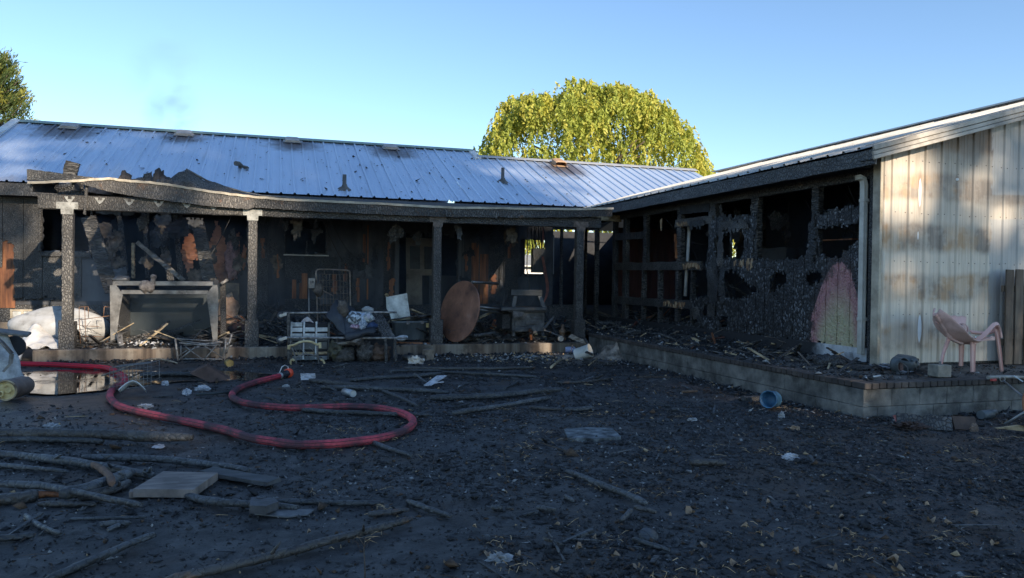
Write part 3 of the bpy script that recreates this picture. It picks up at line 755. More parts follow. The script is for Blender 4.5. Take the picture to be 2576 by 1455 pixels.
# porch roof boards, burnt through at the left
shingle = M('burnt_roofing', [(.3, (.018, .016, .015)), (.6, (.06, .05, .045)), (.8, (.15, .12, .10))], 3, .85, stretch=(.6, 3, 3), bump=.6, bscale=30)
def deck_in(u, v):
    hole = poly_in([(-3.6, 14.5), (-2.6, 14.7), (-1.4, 14.62), (-.5, 14.55), (.05, 14.9), (-.6, 15.9), (-1.2, 17.2), (-3.5, 17.4)])
    return not hole(u, v)
def deck_z(u, v): 
    t = (v - FY) / (EAVE_Y - FY); return (drip_z(u) + .0) * (1 - t) + 3.345 * t
m = MB(); ragged(m, dp[0].x, 6.68, FY + .04, EAVE_Y + .3, deck_in, lambda u, v: Vector((u, v, deck_z(u, v) + .012 * mn.noise(Vector((u * 3, v * 3, 0))))), (0, 0, -.02), .10)
m.obj('porch_roof', shingle, porch)
for i in range(17):
    x = -3.9 + i * .62
    y0 = 14.5 if not -3.2 < x < -.4 else R.uniform(15.8, 16.8)
    m = MB(); m.beam((x, y0, deck_z(x, y0) - .09), (x, 18.5, 3.27), .045, .14, seg=16, jit=.006); m.obj('rafter', char_dark, porch)
# lifted, curled roofing and charred timbers on top of the hole
def dpoly(pts, Y, name, mt, depth=.05, parent=porch):
    m = MB(); m.prism([at(a, b, Y) for a, b in pts], (0, depth, 0)); return m.obj(name, mt, parent)
m = MB(); p, q = at(70, 440, 15.0), at(262, 457, 15.0); m.beam(p, q, .10, .19, seg=24, jit=.008, taper=.45); m.obj('fallen_timber', char_board, porch)
m = MB(); p, q = at(172, 452, 15.15), at(184, 409, 15.15); m.beam(p, q, .21, .10, up=(0, 1, .1), seg=8, jit=.01); m.obj('rafter_stub', char_rib, porch)
m = MB(); p, q = at(188, 520, 14.95), at(172, 462, 14.95); m.beam(p, q, .42, .05, up=(0, 1, 0), seg=8, jit=.02); m.obj('rafter_stub', char_dark, porch)
m = MB(); p, q = at(213, 540, 14.5), at(218, 468, 14.5); m.beam(p, q, .03, .04, seg=8, jit=.006); m.obj('splinter', char_board, porch)
def curl(pts, Y, depth, amp, seed, mt=None):
    # a lifted strip of roofing: top outline in px, falling back and down to the deck
    top = [at(a, b, Y) for a, b in pts]; n = len(top) - 1
    def fn(u, v):
        f = u * n; i = min(int(f), n - 1); p = top[i].lerp(top[i + 1], f - i)
        base = drip_z(p.x) - .05
        z = p.z + (base - p.z) * v ** .75
        return Vector((p.x + .06 * mn.noise(Vector((u * 6, v * 3, seed))), p.y + depth * v + amp * mn.noise(Vector((u * 5, v * 4, seed + 3))), z + (.045 * mn.noise(Vector((u * 9, v * 5, seed))) + .03 * mn.noise(Vector((u * 27, v * 9, seed))))))
    m = MB(); m.sheet(fn, 22, 8, .015); m.obj('curled_roofing', mt or shingle, porch)
curl([(300, 458), (303, 444), (313, 428), (318, 436), (330, 447)], 15.2, -.35, .08, 1)
curl([(330, 452), (356, 448), (366, 441), (378, 432), (384, 449), (390, 456)], 15.3, -.3, .06, 2, char_board)
curl([(384, 458), (392, 432), (399, 424), (410, 431), (418, 446), (430, 452)], 15.1, -.4, .1, 3)
curl([(415, 458), (440, 446), (458, 430), (472, 427), (490, 440), (520, 456), (560, 470), (610, 484), (650, 494)], 15.6, -.35, .12, 4, char_board)
curl([(395, 455), (420, 451), (440, 457), (460, 464)], 14.8, -.2, .05, 5, char_board)
m = MB(); pts = [at(a, b, 15.62) for a, b in ((468, 426), (490, 438), (520, 455), (560, 469), (610, 483), (660, 493), (740, 499))]
m.tube(pts, .018, 6); m.obj('roofing_edge', grey_metal, porch)
for a, b in ((1125, 545), (1250, 549)):
    rag_sheet(at(a, b - 6, FY - .01), .55, .10, char_dark, 'peeling_char', a, porch, .02)
m = MB(); m.box(at(1525, 548, 16.3), (.9, .03, .16), rotm(.25), .005); m.obj('pale_block', pale_wood, porch)

# ------------------------------------------------------------------ raised patio
HP = .395; BX, BY = 6.22, 6.77; ML = 10.6; PFAR = 14.38
patio = thing('raised_patio', 'raised patio edged by a dark brick course over grey concrete blocks', 'patio', (BX, BY, 0))
m = MB(); m.span((BX + .04, BY + .04, .0), (ML, PFAR, HP - .075)); m.obj('core', mortar_mat, patio)
m = MB(); m.span((BX + .185, BY + .185, HP - .08), (ML, 18.6, HP - .012)); m.obj('patio_slab', patio_mat, patio)
m = MB(); m.box((0, 0, 0), (.092, .20, .066), bev=.006); bk = None
def brick(x, y, rot):
    global bk
    if bk is None:
        bk = m.obj('brick', brick_mat, patio, ); bk.location = (x - BX, y - BY, HP - .033); bk.rotation_euler = (0, 0, rot); return
    copy_part(bk, patio, (x - BX, y - BY + 0, HP - .033 + R.uniform(-.003, .003)), (R.uniform(-.01, .01), R.uniform(-.012, .012), rot + R.uniform(-.015, .015)))
mm = m
m.v = [(v[0] + BX, v[1] + BY, v[2]) for v in m.v]
pitch = .1025
for i in range(int((ML - BX) / pitch)): brick(BX - .006 + pitch * (i + .5), BY + .092, 0)
for i in range(1, int((PFAR - BY) / pitch)): brick(BX + .092, BY + .1 + pitch * (i + .5), math.pi / 2)
blk = None
def block(x, y, z, rot, L=.385):
    global blk
    if blk is None:
        b = MB(); b.box((BX, BY, 0), (.390, .19, .192), bev=.004); blk = b.obj('concrete_block', block_mat, patio); blk.location = (x - BX, y - BY, z); blk.rotation_euler = (0, 0, rot); return
    c = copy_part(blk, patio, (x - BX, y - BY, z), (R.uniform(-.006, .006), R.uniform(-.006, .006), rot + R.uniform(-.006, .006)))
    c.scale = (L / .385, 1, 1)
z1 = HP - .066 - .008 - .0935; z2 = z1 - .197
for k, (z, off) in enumerate(((z1, 0), (z2, .2))):
    x = BX
    while x < ML:
        L = .385 if (k == 0 or x > BX) else .19
        block(x + L / 2, BY + .105, z, 0, L); x += L + .009
    y = BY + .20 + .012
    while y < PFAR:
        L = .385 if (k == 0 or y > BY + .3) else .19
        block(BX + .105, y + L / 2, z, math.pi / 2, L); y += L + .009

# ------------------------------------------------------------------ the wing on the right
WX, WE = 7.8, 7.37                     # wall plane and eave line
GY = 8.2                               # gable wall
wing = thing('burnt_wing', 'burnt out wing with bare black studs and cream metal gable wall, on the raised patio', 'house', (WX, GY, HP))
WS = .2747; WEZ = 3.27; WRX = 14.0
def wing_z(x): return WEZ + WS * (x - WE)
wing_roof_m = M('wing_roof_metal', [(.3, (.38, .37, .34)), (.6, (.54, .52, .48)), (.8, (.60, .58, .54))], 1.5, .5, metal=.15, bump=.05, dirt=.25)
m = MB(); roof_strip(m, W, WRX - WE, WS, .028)
m.v = [(WE + v[1], 7.93 + W - v[0], WEZ + v[2]) for v in m.v]; m.f = [f[::-1] for f in m.f]
wst = m.obj('roof_panel', wing_roof_m, wing)
for i in range(1, 37): copy_part(wst, wing, (R.uniform(-.015, .015), i * W, R.uniform(-.006, .006)))
m = MB(); m.add([(WRX, 7.9, wing_z(WRX)), (WRX, 22, wing_z(WRX)), (WRX + 6.6, 22, WEZ), (WRX + 6.6, 7.9, WEZ)], [(0, 3, 2, 1)]); m.obj('back_roof', wing_roof_m, wing)
m = MB(); a, b = (WRX, 7.85, wing_z(WRX) + .045), (WRX, 22, wing_z(WRX) + .045); m.beam(a, b, .36, .035, seg=1); m.obj('ridge_cap', grey_trim, wing)
# eave fascia and header
m = MB(); m.beam((WE + .04, 7.95, 3.145), (WE + .04, 18.3, 3.145), .04, .20, seg=40, jit=.006); m.obj('fascia', char_dark, wing)
m = MB(); m.box((WE + .24, 13.3, 3.08), (.36, 9.9, .02)); m.obj('soffit', soot_black, wing)
m = MB(); m.beam((WX + .05, GY + .1, 3.05), (WX + .05, 18.6, 3.05), .09, .22, seg=40, jit=.007); m.obj('header', char_dark, wing)
# posts and studs
for a, w, z0, z1_, mt in ((1541, .16, HP, 3.0, char_siding), (1568, .20, HP, 3.0, char_dark), (1618, .16, 1.9, 3.0, char_rib), (1704, .20, 1.9, 3.0, char_rib), (1786, .26, HP, 3.0, char_dark), (1892, .24, 1.85, 3.0, char_rib), (2044, .18, 1.85, 3.0, char_rib),
                      (1614, .10, .6, 1.9, char_rib), (1655, .08, .6, 1.9, char_rib), (1700, .10, .5, 1.9, char_rib), (1737, .07, .6, 1.9, char_rib), (1795, .07, .6, 1.9, char_rib)):
    y = atx(a, 700, WX).y; m = MB(); m.beam((WX + .06, y, z0), (WX + .06, y, z1_), w * .85, .10, up=(-1, 0, 0), seg=22, jit=.009); m.obj('post' if w > .15 else 'stud', mt, wing)
# girts
def girt(pa, pb, h, mt, name='girt', jit=.008, x=7.82):
    p, q = atx(*pa, x), atx(*pb, x); m = MB(); m.beam(p, q, .05, h, seg=26, jit=jit); return m.obj(name, mt, wing)
girt((1548, 671), (1765, 669), .17, char_dark); girt((1548, 755), (1745, 768), .17, char_dark)
girt((1550, 597), (1618, 592), .16, char_dark); girt((1700, 563), (1795, 552), .15, char_board); girt((1712, 530), (1786, 522), .16, soot_black)
raw_patch = M('raw_patch', [(.30, (.03, .02, .014)), (.45, (.22, .12, .06)), (.62, (.48, .36, .22)), (.8, (.62, .52, .36))], 5, .75, stretch=(1, 4, .9), bump=.6, bscale=30, dirt=.6)
# raw wood shows where the char has dropped off
for pa, pb, h in (((1716, 671), (1758, 669), .15), ((1845, 662), (1870, 662), .17), ((1876, 664), (1892, 668), .24), ((1700, 566), (1728, 560), .12), ((1668, 762), (1690, 764), .12), ((1692, 766), (1722, 769), .14), ((1660, 563), (1664, 563), .3)):
    p, q = atx(*pa, 7.785), atx(*pb, 7.785); m = MB(); y0_, y1_ = min(p.y, q.y), max(p.y, q.y); zc_ = (p.z + q.z) / 2
    ragged(m, y0_, y1_, zc_ - h * .55, zc_ + h * .45, lambda u, v: v > zc_ - h * (.30 + .3 * mn.noise(Vector((u * 31, 2, 2)))) and v < zc_ + h * (.34 + .2 * mn.noise(Vector((u * 17, 7, 2)))), lambda u, v: Vector((7.785 + .008 * mn.noise(Vector((u * 30, v * 12, 1))), u, v)), (.012, 0, 0), .02)
    if m.v: m.obj('raw_wood', raw_patch, wing)
for a, b0, b1 in ((1698, 590, 650),):
    p, q = atx(a, b0, 7.79), atx(a + 3, b1, 7.79); m = MB(); m.beam(p, q, .05, .02, seg=8, jit=.008); m.obj('raw_wood', bare_wood, wing)
# siding boards with burnt edges and holes
def sid_mat():
    t = NT('burnt_siding'); x, y, z = t.sep()
    w = t.n('TexNoise'); t.t.links.new(t.pos(), w.inputs[0]); w.inputs['Scale'].default_value = 7
    v = t.map((1, 1, .75)); e = t.voro(24, 'DISTANCE_TO_EDGE', v); cc = t.sep(t.voro(24, 'F1', v, 'Color'))[0]
    lum = t.math('MULTIPLY', t.step(e, .04, .22), t.math('POWER', cc, 1.5)); lum = t.math('MULTIPLY', lum, t.math('ADD', .35, t.step(t.noise(1.6, 4), .35, .65)))
    ch = t.mix(lum, (.012, .012, .013), (.17, .175, .185))  # pale plates also stand for sky glints on the char
    # paint that survived near the downspout: a scorched arch, rosy at the rim and olive inside
    n = t.math('MULTIPLY', t.math('SUBTRACT', t.noise(5.5, 8, t.map((1, 1, .55)), .75), .5), 1.7)
    dy = t.math('ADD', t.math('SUBTRACT', y, 8.95), t.math('MULTIPLY', n, .10))
    fall = t.math('ADD', t.math('MULTIPLY', t.math('POWER', t.math('MAXIMUM', dy, 0.0), 2.0), 2.1), t.math('MULTIPLY', t.math('POWER', t.math('MAXIMUM', t.math('MULTIPLY', dy, -1.0), 0.0), 2.0), 5.8))
    top = t.math('SUBTRACT', 1.86, fall)
    d = t.math('ADD', t.math('SUBTRACT', top, z), t.math('MULTIPLY', n, .20))
    d = t.math('MINIMUM', d, t.math('MULTIPLY', t.math('ADD', t.math('SUBTRACT', 9.62, y), t.math('MULTIPLY', n, .3)), 3.0))
    paint = t.mix(t.step(d, .25, .95), (.42, .20, .20), (.47, .42, .26))
    paint = t.mix(t.step(t.noise(14, 6, t.map((1, 1, .35)), .7), .50, .70), paint, (.50, .34, .26))
    paint = t.mix(t.step(t.noise(26, 4), .66, .74), paint, (.10, .07, .06))
    scorch = t.math('MULTIPLY', t.step(t.noise(11, 8, t.map((1, 1, .5)), .75), .46, .60), t.math('SUBTRACT', 1.0, t.step(d, .05, .55)))
    paint = t.mix(t.math('MULTIPLY', scorch, .85), paint, (.07, .045, .042))
    c = t.mix(t.step(d, .0, .07), ch, paint)
    c = t.mix(t.math('MULTIPLY', t.step(d, -.28, .0), t.math('SUBTRACT', 1.0, t.step(d, .0, .04))), c, (.035, .028, .028))
    h = t.math('ADD', t.step(e, 0, .3), t.math('MULTIPLY', t.noise(60, 3), .4))
    return t.out(c, .55, 0, t.bump(h, t.math('MULTIPLY', 1.0, .8) if False else .8, .010), .5)
sidm = sid_mat()
outl = [wx(a, b) for a, b in ((2172, 876), (1640, 812), (1640, 806), (1760, 815), (1745, 790), (1735, 760), (1760, 748), (1790, 752), (1800, 738), (1782, 700), (1776, 660), (1790, 560), (1800, 545), (1850, 545), (1905, 540), (1912, 560), (1895, 600), (1890, 655), (2010, 652),
                                (2030, 640), (2035, 560), (2050, 550), (2052, 540), (2175, 512), (2175, 545), (2150, 566), (2060, 574), (2060, 640), (2075, 650), (2110, 655), (2175, 585))]
holes = [[wx(a, b) for a, b in h] for h in (((1936, 700), (1950, 685), (1975, 688), (1981, 705), (1972, 722), (1955, 725), (1940, 738)), ((2027, 690), (2045, 682), (2068, 686), (2066, 712), (2035, 718)), ((1808, 800), (1828, 792), (1832, 822), (1812, 824)),
                                          ((1840, 580), (1866, 580), (1872, 600), (1868, 648), (1840, 648)), ((1798, 600), (1836, 585), (1838, 650), (1800, 650)), ((1800, 690), (1850, 680), (1885, 720), (1910, 735), (1875, 752), (1820, 752), (1800, 740)), ((1770, 765), (1800, 770), (1802, 800), (1770, 795)))]
ino = poly_in(outl); inh = [poly_in(h) for h in holes]
def sid_in(u, v): return ino(u, v) and not any(h(u, v) for h in inh)
y = 8.30; bw = .245
while y < 15.2:
    for piece in range(5):
      m = MB(); n = ragged(m, y + .007, y + bw - .007, .60, 2.95, sid_in, lambda u, v: Vector((WX - .012 - .012 * mn.noise(Vector((u * 7, v * 7, 2))) - .006 * mn.noise(Vector((u * 21, v * 17, 2))), u, v)), (.018, 0, 0), .034, rag=.6, only=piece)
      if m.v: m.obj('siding_board', sidm, wing)
    y += bw
# tatters of burnt board hanging from the girts
for i, (a, b, w, h) in enumerate(((1812, 600, .22, 1.0), (1795, 700, .30, .9), (1818, 725, .20, .8), (1850, 566, .8, .22), (1755, 566, .6, .16), (2045, 600, .16, .7), (1750, 785, .3, .3))):
    p = atx(a, b, WX - .02); m = MB(); poly = []
    for k in range(16):
        an = 2 * math.pi * k / 16; rr = 1 + .5 * mn.noise(Vector((math.cos(an) * 1.7, math.sin(an) * 1.7, i * 2.3))); poly.append((math.cos(an) * w / 2 * rr, math.sin(an) * h / 2 * rr))
    ragged(m, -w * .8, w * .8, -h * .8, h * .8, poly_in(poly), lambda u, v: p + Vector((.06 * mn.noise(Vector((u * 4, v * 4, i))) - .02, u, v)), (.015, 0, 0), .05)
    m.obj('hanging_char', char_siding if i % 3 else char_board, wing)
# pale skirt at the foot of the wall
t = NT('skirt'); xx, yy, zz = t.sep(); nn = t.noise(3, 6, None, .7)
wh = t.step(t.math('ADD', yy, t.math('MULTIPLY', nn, .9)), 10.1, 9.6)
skm = t.out(t.mix(wh, (.022, .022, .024), t.ramp(t.noise(7, 5), [(.3, (.38, .38, .38)), (.6, (.60, .61, .62))])), .8, 0, t.bump(t.noise(30, 4), .4, .01))
m = MB(); m.span((WX - .02, GY + .12, HP - .03), (WX + .09, 18.6, .60), .004); m.obj('skirt', skm, wing)
# interior: far wall with red boards, floor, gaps that let the daylight behind show
m = MB(); m.span((WX + .1, GY + .2, .3), (13.9, 18.7, .42)); m.obj('floor', soot_black, wing)
fx = 12.4; g0, g1 = atx(1838, 650, fx), atx(1870, 585, fx)
m = MB(); ylo, yhi = min(g0.y, g1.y), max(g0.y, g1.y)
m.span((fx, GY, .3), (fx + .1, 18.45, 4.6)); m.obj('far_wall', soot_black, wing)
for i in range(11):
    p = at(1556 + i * 15, 690, 18.4); m = MB(); z0, z1_ = 1.0, 2.9; m.beam((p.x, 18.4, z0), (p.x, 18.4, z1_), .17, .02, up=(0, -1, 0), seg=4, jit=.004); m.obj('partition_board', red_board, wing)
q0, q1 = at(1834, 655, 18.5), at(1874, 580, 18.5); m = MB(); m.span((9.0, 18.5, .4), (q0.x, 18.58, 3.42)); m.span((q1.x, 18.5, .4), (13.0, 18.58, 3.42)); m.span((q0.x, 18.5, .4), (q1.x, 18.58, q0.z)); m.span((q0.x, 18.5, q1.z), (q1.x, 18.58, 3.42)); m.obj('partition', soot_black, wing)
m = MB(); m.prism([(8.0, 18.44, 3.3), (13.4, 18.44, 3.3), (13.4, 18.44, wing_z(13.4) - .05), (8.0, 18.44, wing_z(8.0) - .05)], (0, .05, 0)); m.obj('attic_board', soot_black, wing)
for yv in (9.8, 11.3, 12.8, 14.3, 15.8):
    m = MB(); m.beam((WE + .1, yv, 3.22), (fx, yv, wing_z(fx) - .12), .04, .14, seg=10, jit=.007); m.obj('rafter', char_dark, wing)
for (ya, xa_) in ((10.5, 10.6), (12.2, 11.0), (14.5, 10.4), (9.2, 10.8)):
    m = MB(); m.beam((xa_, ya, .4), (xa_ + .05, ya, 3.4), .09, .09, seg=12, jit=.006); m.obj('inner_stud', char_rib, wing)
m = MB(); c = atx(1960, 640, 10.4); m.box(c + Vector((0, 0, -.12)), (.9, 1.1, .5), rotm(.2), .02, jit=.03); m.obj('charred_cabinet', soot_grey, wing)
m = MB(); p, q = atx(2060, 606, 8.6), atx(2150, 602, 8.6); m.beam(p, q, .12, .02, seg=6, jit=.003); m.obj('shelf', bare_wood, wing)
p, q = atx(1733, 577, WX + .22), atx(1723, 745, WX + .22); m = MB(); m.tube([p, p.lerp(q, .5), q], .035, 10); m.lathe([(.045, 0), (.045, .06)], p, n=10); m.obj('pipe', white_paint, wing)
for i in range(12):
    c = Vector((R.uniform(8.3, 10.5), R.uniform(10, 16), R.uniform(.6, 1.5))); d = Vector((R.uniform(-1, 1), R.uniform(-1, 1), R.uniform(-.5, .8))).normalized() * R.uniform(.4, .9)
    m = MB(); m.beam(c - d, c + d, .06, .04, seg=6, jit=.01); m.obj('fallen_timber', char_rib, wing)

# gable wall of cream ribbed sheet
def gable_mat():
    t = NT('scorched_cream_metal'); x, y, z = t.sep()
    n1 = t.math('SUBTRACT', t.noise(1.5, 5, None, .6), .5); n2 = t.noise(3.2, 4); stre = t.noise(1.0, 6, t.map((16, 16, .5)), .65)
    zz = t.math('ADD', t.math('SUBTRACT', z, 1.80), t.math('MULTIPLY', n1, .24))
    band = t.math('COSINE', t.math('MULTIPLY', zz, 2 * math.pi / .685))           # +1 on the girts, -1 between
    between = t.step(band, .60, -.55)
    hi = t.step(z, .35, 1.9)
    streakv = t.step(t.noise(1.0, 7, t.map((9, 9, .9)), .7), .30, .62)
    between = t.math('MULTIPLY', between, t.math('ADD', .45, t.math('MULTIPLY', streakv, .55)))
    amt = t.math('MULTIPLY', between, t.math('ADD', t.math('ADD', .28, t.math('MULTIPLY', hi, .40)), t.math('MULTIPLY', t.step(n2, .42, .58), .5)))
    cream = t.mix(t.step(z, 1.4, 3.0), (.70, .615, .50), (.54, .47, .385))
    cream = t.mix(t.math('MULTIPLY', t.step(stre, .42, .70), .6), cream, (.36, .285, .215))
    grey = t.mix(t.step(t.noise(1.9, 4, t.map(loc=(3, 1, 0))), .42, .6), (.26, .215, .175), (.45, .29, .165))
    c = t.mix(amt, cream, grey)
    soot = t.step(t.math('ADD', z, t.math('MULTIPLY', n1, .5)), 3.0, 3.55); c = t.mix(t.math('MULTIPLY', soot, .75), c, (.06, .05, .045))
    # bare silver where the paint flaked off towards the fence
    fl = t.math('MULTIPLY', t.step(t.math('ADD', x, t.math('MULTIPLY', t.noise(5, 7, t.map((1, 1, .35)), .7), .55)), 9.90, 9.96), t.step(t.math('ABSOLUTE', t.math('SUBTRACT', t.math('ADD', z, t.math('MULTIPLY', n1, .1)), 2.62)), .16, .20))
    c = t.mix(t.math('MULTIPLY', fl, .8), c, (.42, .415, .40))
    for bx, bz, rx, rz in ((8.42, .90, .032, .19), (8.38, 2.75, .026, .20), (8.36, 2.16, .012, .06), (9.02, 2.96, .02, .02), (9.42, .72, .02, .07)):
        dx = t.math('DIVIDE', t.math('SUBTRACT', x, bx), rx); dz = t.math('DIVIDE', t.math('SUBTRACT', z, bz), rz)
        d = t.math('ADD', t.math('SQRT', t.math('ADD', t.math('MULTIPLY', dx, dx), t.math('MULTIPLY', dz, dz))), t.math('MULTIPLY', n1, .8))
        c = t.mix(t.math('MULTIPLY', t.step(d, 1.9, 1.0), .4), c, (.17, .10, .06)); c = t.mix(t.step(d, 1.05, .85), c, (.74, .76, .76))
    sp = t.step(t.voro(6.5), .05, .03); c = t.mix(t.math('MULTIPLY', sp, .8), c, (.06, .045, .035))
    return t.out(c, t.math('ADD', .38, t.math('MULTIPLY', n2, .25)), .05, t.bump(t.noise(1.6, 3, t.map((3, 3, .7))), .12, .02), .5)
gab = gable_mat(); PW = .281
def gable_strip(m, x0, w, z0, zl, zr_):
    prof = [(0, 0), (.020, .017), (.042, .017), (.062, 0), (.128, 0), (.136, .003), (.146, .003), (.154, 0), (.19, 0), (.198, .003), (.208, .003), (.216, 0), (w, 0)]
    vs = []; fs = []; n = len(prof); seg = 6
    for i in range(seg + 1):
        for (u, h) in prof:
            zt = zl + (zr_ - zl) * u / w; vs.append(Vector((x0 + u, GY - h - .02, z0 + (zt - z0) * i / seg)))
    for i in range(seg):
        for j in range(n - 1): fs.append((i * n + j, i * n + j + 1, (i + 1) * n + j + 1, (i + 1) * n + j))
    m.add(vs, fs)
x = WX - .02 + .075
m = MB(); gable_strip(m, WX - .05, .13, HP + .03, wing_z(WX) - .03, wing_z(WX + .1) - .03); m.obj('corner_panel', gab, wing)
x = WX + .08
screws = MB()
while x < 11.2:
    m = MB(); gable_strip(m, x, PW, HP + .03 + R.uniform(-.004, .004), wing_z(x) - .03, wing_z(x + PW) - .03); m.obj('metal_panel', gab, wing)
    for zz in (1.085, 1.80, 2.46, 3.17):
        for dx in (.085, .255): screws.lathe([(.008, -.002), (.007, .004), (.004, .006), (0, .006)], (x + dx, GY - .02, zz + R.uniform(-.01, .01)), (0, -1, 0), 6)
    x += PW + .001
tag(screws.obj('screws', M('screw_rust', [(.3, (.06, .05, .045)), (.7, (.18, .16, .14))], 30, .5, metal=.4), wing), kind='stuff')
m = MB(); m.span((WX - .03, GY + .0, HP), (11.2, GY + .10, HP + .045)); m.obj('base_trim', char_dark, wing)
m = MB(); m.span((WX + .0, GY + .02, HP), (11.2, GY + .06, 3.2)); m.add([(WX, GY + .03, 3.2), (13.9, GY + .03, 3.2), (13.9, GY + .03, wing_z(13.9) - .06), (WX, GY + .03, wing_z(WX) - .06)], [(0, 1, 2, 3)])
m.span((11.2, GY + .02, .3), (13.9, GY + .06, 3.2)); m.obj('gable_backing', soot_black, wing)
m = MB(); m.span((WX - .10, GY - .035, HP + .01), (WX - .055, GY + .10, 3.25), .004); m.obj('corner_trim', cream_trim, wing)
m = MB(); m.span((WX - .055, GY + .10, HP), (WX - .005, GY + .21, 3.1), .004); m.obj('corner_board', char_siding, wing)
# rake trim
rk = M('rake_trim_scorched', [(.3, (.16, .14, .12)), (.5, (.40, .36, .31)), (.75, (.58, .54, .48))], 2.2, .5, metal=.1, bump=.1, dirt=.35)
m = MB()
for zo, yo, h in ((-.015, 0, .065), (-.082, .012, .055), (-.140, .0, .05)):
    m.beam((WE - .03, 7.915 + yo, wing_z(WE - .03) + zo), (WRX, 7.915 + yo, wing_z(WRX) + zo), .03, h, bev=.006)
m.beam((WE - .03, 7.98, wing_z(WE - .03) + .034), (WRX, 7.98, wing_z(WRX) + .034), .15, .012)
m.obj('rake_trim', rk, wing)
m = MB(); m.add([(WE, 7.95, wing_z(WE) - .16), (WE, GY, wing_z(WE) - .16), (13.9, GY, wing_z(13.9) - .16), (13.9, 7.95, wing_z(13.9) - .16)], [(0, 1, 2, 3)]); m.obj('gable_soffit', soot_black, wing)
# downspout
ds = M('downspout_paint', [(.3, (.42, .40, .35)), (.6, (.60, .58, .52)), (.8, (.68, .66, .60))], 3, .45, bump=.05, dirt=.25)
m = MB(); X0, Yd = WX - .065, GY + .30
path = [(X0 - .10, Yd + .05, 2.955), (X0 - .06, Yd + .03, 2.96), (X0 - .01, Yd + .01, 2.93), (X0, Yd, 2.86), (X0, Yd, 2.0), (X0, Yd, 1.2), (X0, Yd, .52)]
prof = [(-.04, -.03), (.04, -.03), (.04, -.012), (.034, 0), (.04, .012), (.04, .03), (.013, .03), (0, .024), (-.013, .03), (-.04, .03), (-.04, .012), (-.034, 0), (-.04, -.012)]
vs = []; n = len(prof)
for i, p in enumerate(path):
    p = Vector(p); tdir = (Vector(path[min(i + 1, len(path) - 1)]) - Vector(path[max(i - 1, 0)])).normalized(); u = Vector((0, 1, 0)); u = (u - tdir * u.dot(tdir)).normalized(); w_ = tdir.cross(u)
    for a, b in prof: vs.append(p + u * a * 1.0 + w_ * b * 1.1)
m.add(vs, [(i * n + j, i * n + (j + 1) % n, (i + 1) * n + (j + 1) % n, (i + 1) * n + j) for i in range(len(path) - 1) for j in range(n)])
d = m.obj('downspout', ds, wing)
m = MB()
for z in (.98, 2.62): m.span((X0 - .042, Yd - .05, z), (X0 + .06, Yd + .05, z + .045), .004)
m.obj('strap', ds, d)

# tatters and cables left hanging
for i in range(13):
    x = R.uniform(-3.0, 6.3); rag_sheet((x, R.uniform(15.0, 18.0), 2.62 - R.uniform(0, .25)), R.uniform(.15, .45), R.uniform(.3, .7), (char_dark, paper_scrap, soot_grey)[i % 3], 'torn_lining', i * 2.9 + 50, porch, .10)
for i in range(9):
    y = R.uniform(9.2, 16); rag_sheet((R.uniform(8.2, 9.6), y, 2.75 - R.uniform(0, .3)), R.uniform(.2, .5), R.uniform(.3, .9), (char_dark, paper_scrap, soot_grey)[i % 3], 'torn_lining', i * 3.1 + 90, wing, .12)
cab = M('cable_black', [(.3, (.012, .012, .013)), (.7, (.05, .05, .052))], 9, .6)
def hang(parent, a, b, sag, r=.007):
    a, b = Vector(a), Vector(b); m = MB(); m.tube([a.lerp(b, k / 10) - Vector((0, 0, sag * 4 * (k / 10) * (1 - k / 10))) for k in range(11)], r, 5); m.obj('hanging_cable', cab, parent)
for i in range(7): x = R.uniform(-2.5, 6); hang(porch, (x, R.uniform(15, 17.8), 2.95), (x + R.uniform(-1.2, 1.2), R.uniform(15.5, 18.2), R.uniform(1.6, 2.9)), R.uniform(.1, .4))
for i in range(10): y = R.uniform(9, 16.5); hang(wing, (R.uniform(7.95, 9), y, 2.95), (R.uniform(7.95, 9.5), y + R.uniform(-1.5, 1.5), R.uniform(1.3, 2.9)), R.uniform(.1, .5))

# ------------------------------------------------------------------ trees
def leaf_mat(name, a, b, trans=.35):
    t = NT(name); c = t.ramp(t.noise(1.1, 4), [(.3, a), (.7, b)])
    c = t.mix(t.math('MULTIPLY', t.noise(9, 2), .5), c, tuple(k * .55 for k in a))
    t.out(c, .55, 0, None, .35)
    tr = t.n('BsdfTranslucent'); t.t.links.new(c, tr.inputs[0]); mx = t.n('MixShader'); mx.inputs[0].default_value = trans
    o = [n for n in t.t.nodes if n.type == 'OUTPUT_MATERIAL'][0]
    t.t.links.new(t.b.outputs[0], mx.inputs[1]); t.t.links.new(tr.outputs[0], mx.inputs[2]); t.t.links.new(mx.outputs[0], o.inputs[0]); return t.mat
bark = M('bark', [(.3, (.05, .038, .028)), (.7, (.15, .11, .08))], 7, .9, stretch=(2, 2, .4), bump=.8)
def leaves_mesh(name, C, U, V, mats, parent, mi=None):
    # quads with pointed ends: centre C, half length U, half width V
    n = len(C); P = np.empty((n, 4, 3)); P[:, 0] = C - U; P[:, 1] = C + V; P[:, 2] = C + U; P[:, 3] = C - V
    me = bpy.data.meshes.new(name); me.vertices.add(n * 4); me.loops.add(n * 4); me.polygons.add(n)
    root = parent
    P = P - np.array(root.location)
    me.vertices.foreach_set('co', P.ravel()); me.loops.foreach_set('vertex_index', np.arange(n * 4, dtype=np.int32))
    me.polygons.foreach_set('loop_start', np.arange(0, n * 4, 4, dtype=np.int32))
    for m in mats: me.materials.append(m)
    if mi is not None: me.polygons.foreach_set('material_index', mi)
    me.update(); me.validate()
    o = bpy.data.objects.new(name, me); col.objects.link(o); o.parent = parent; return o
rng = np.random.default_rng(5)
def unit(n): v = rng.normal(size=(n, 3)); return v / np.linalg.norm(v, axis=1)[:, None]
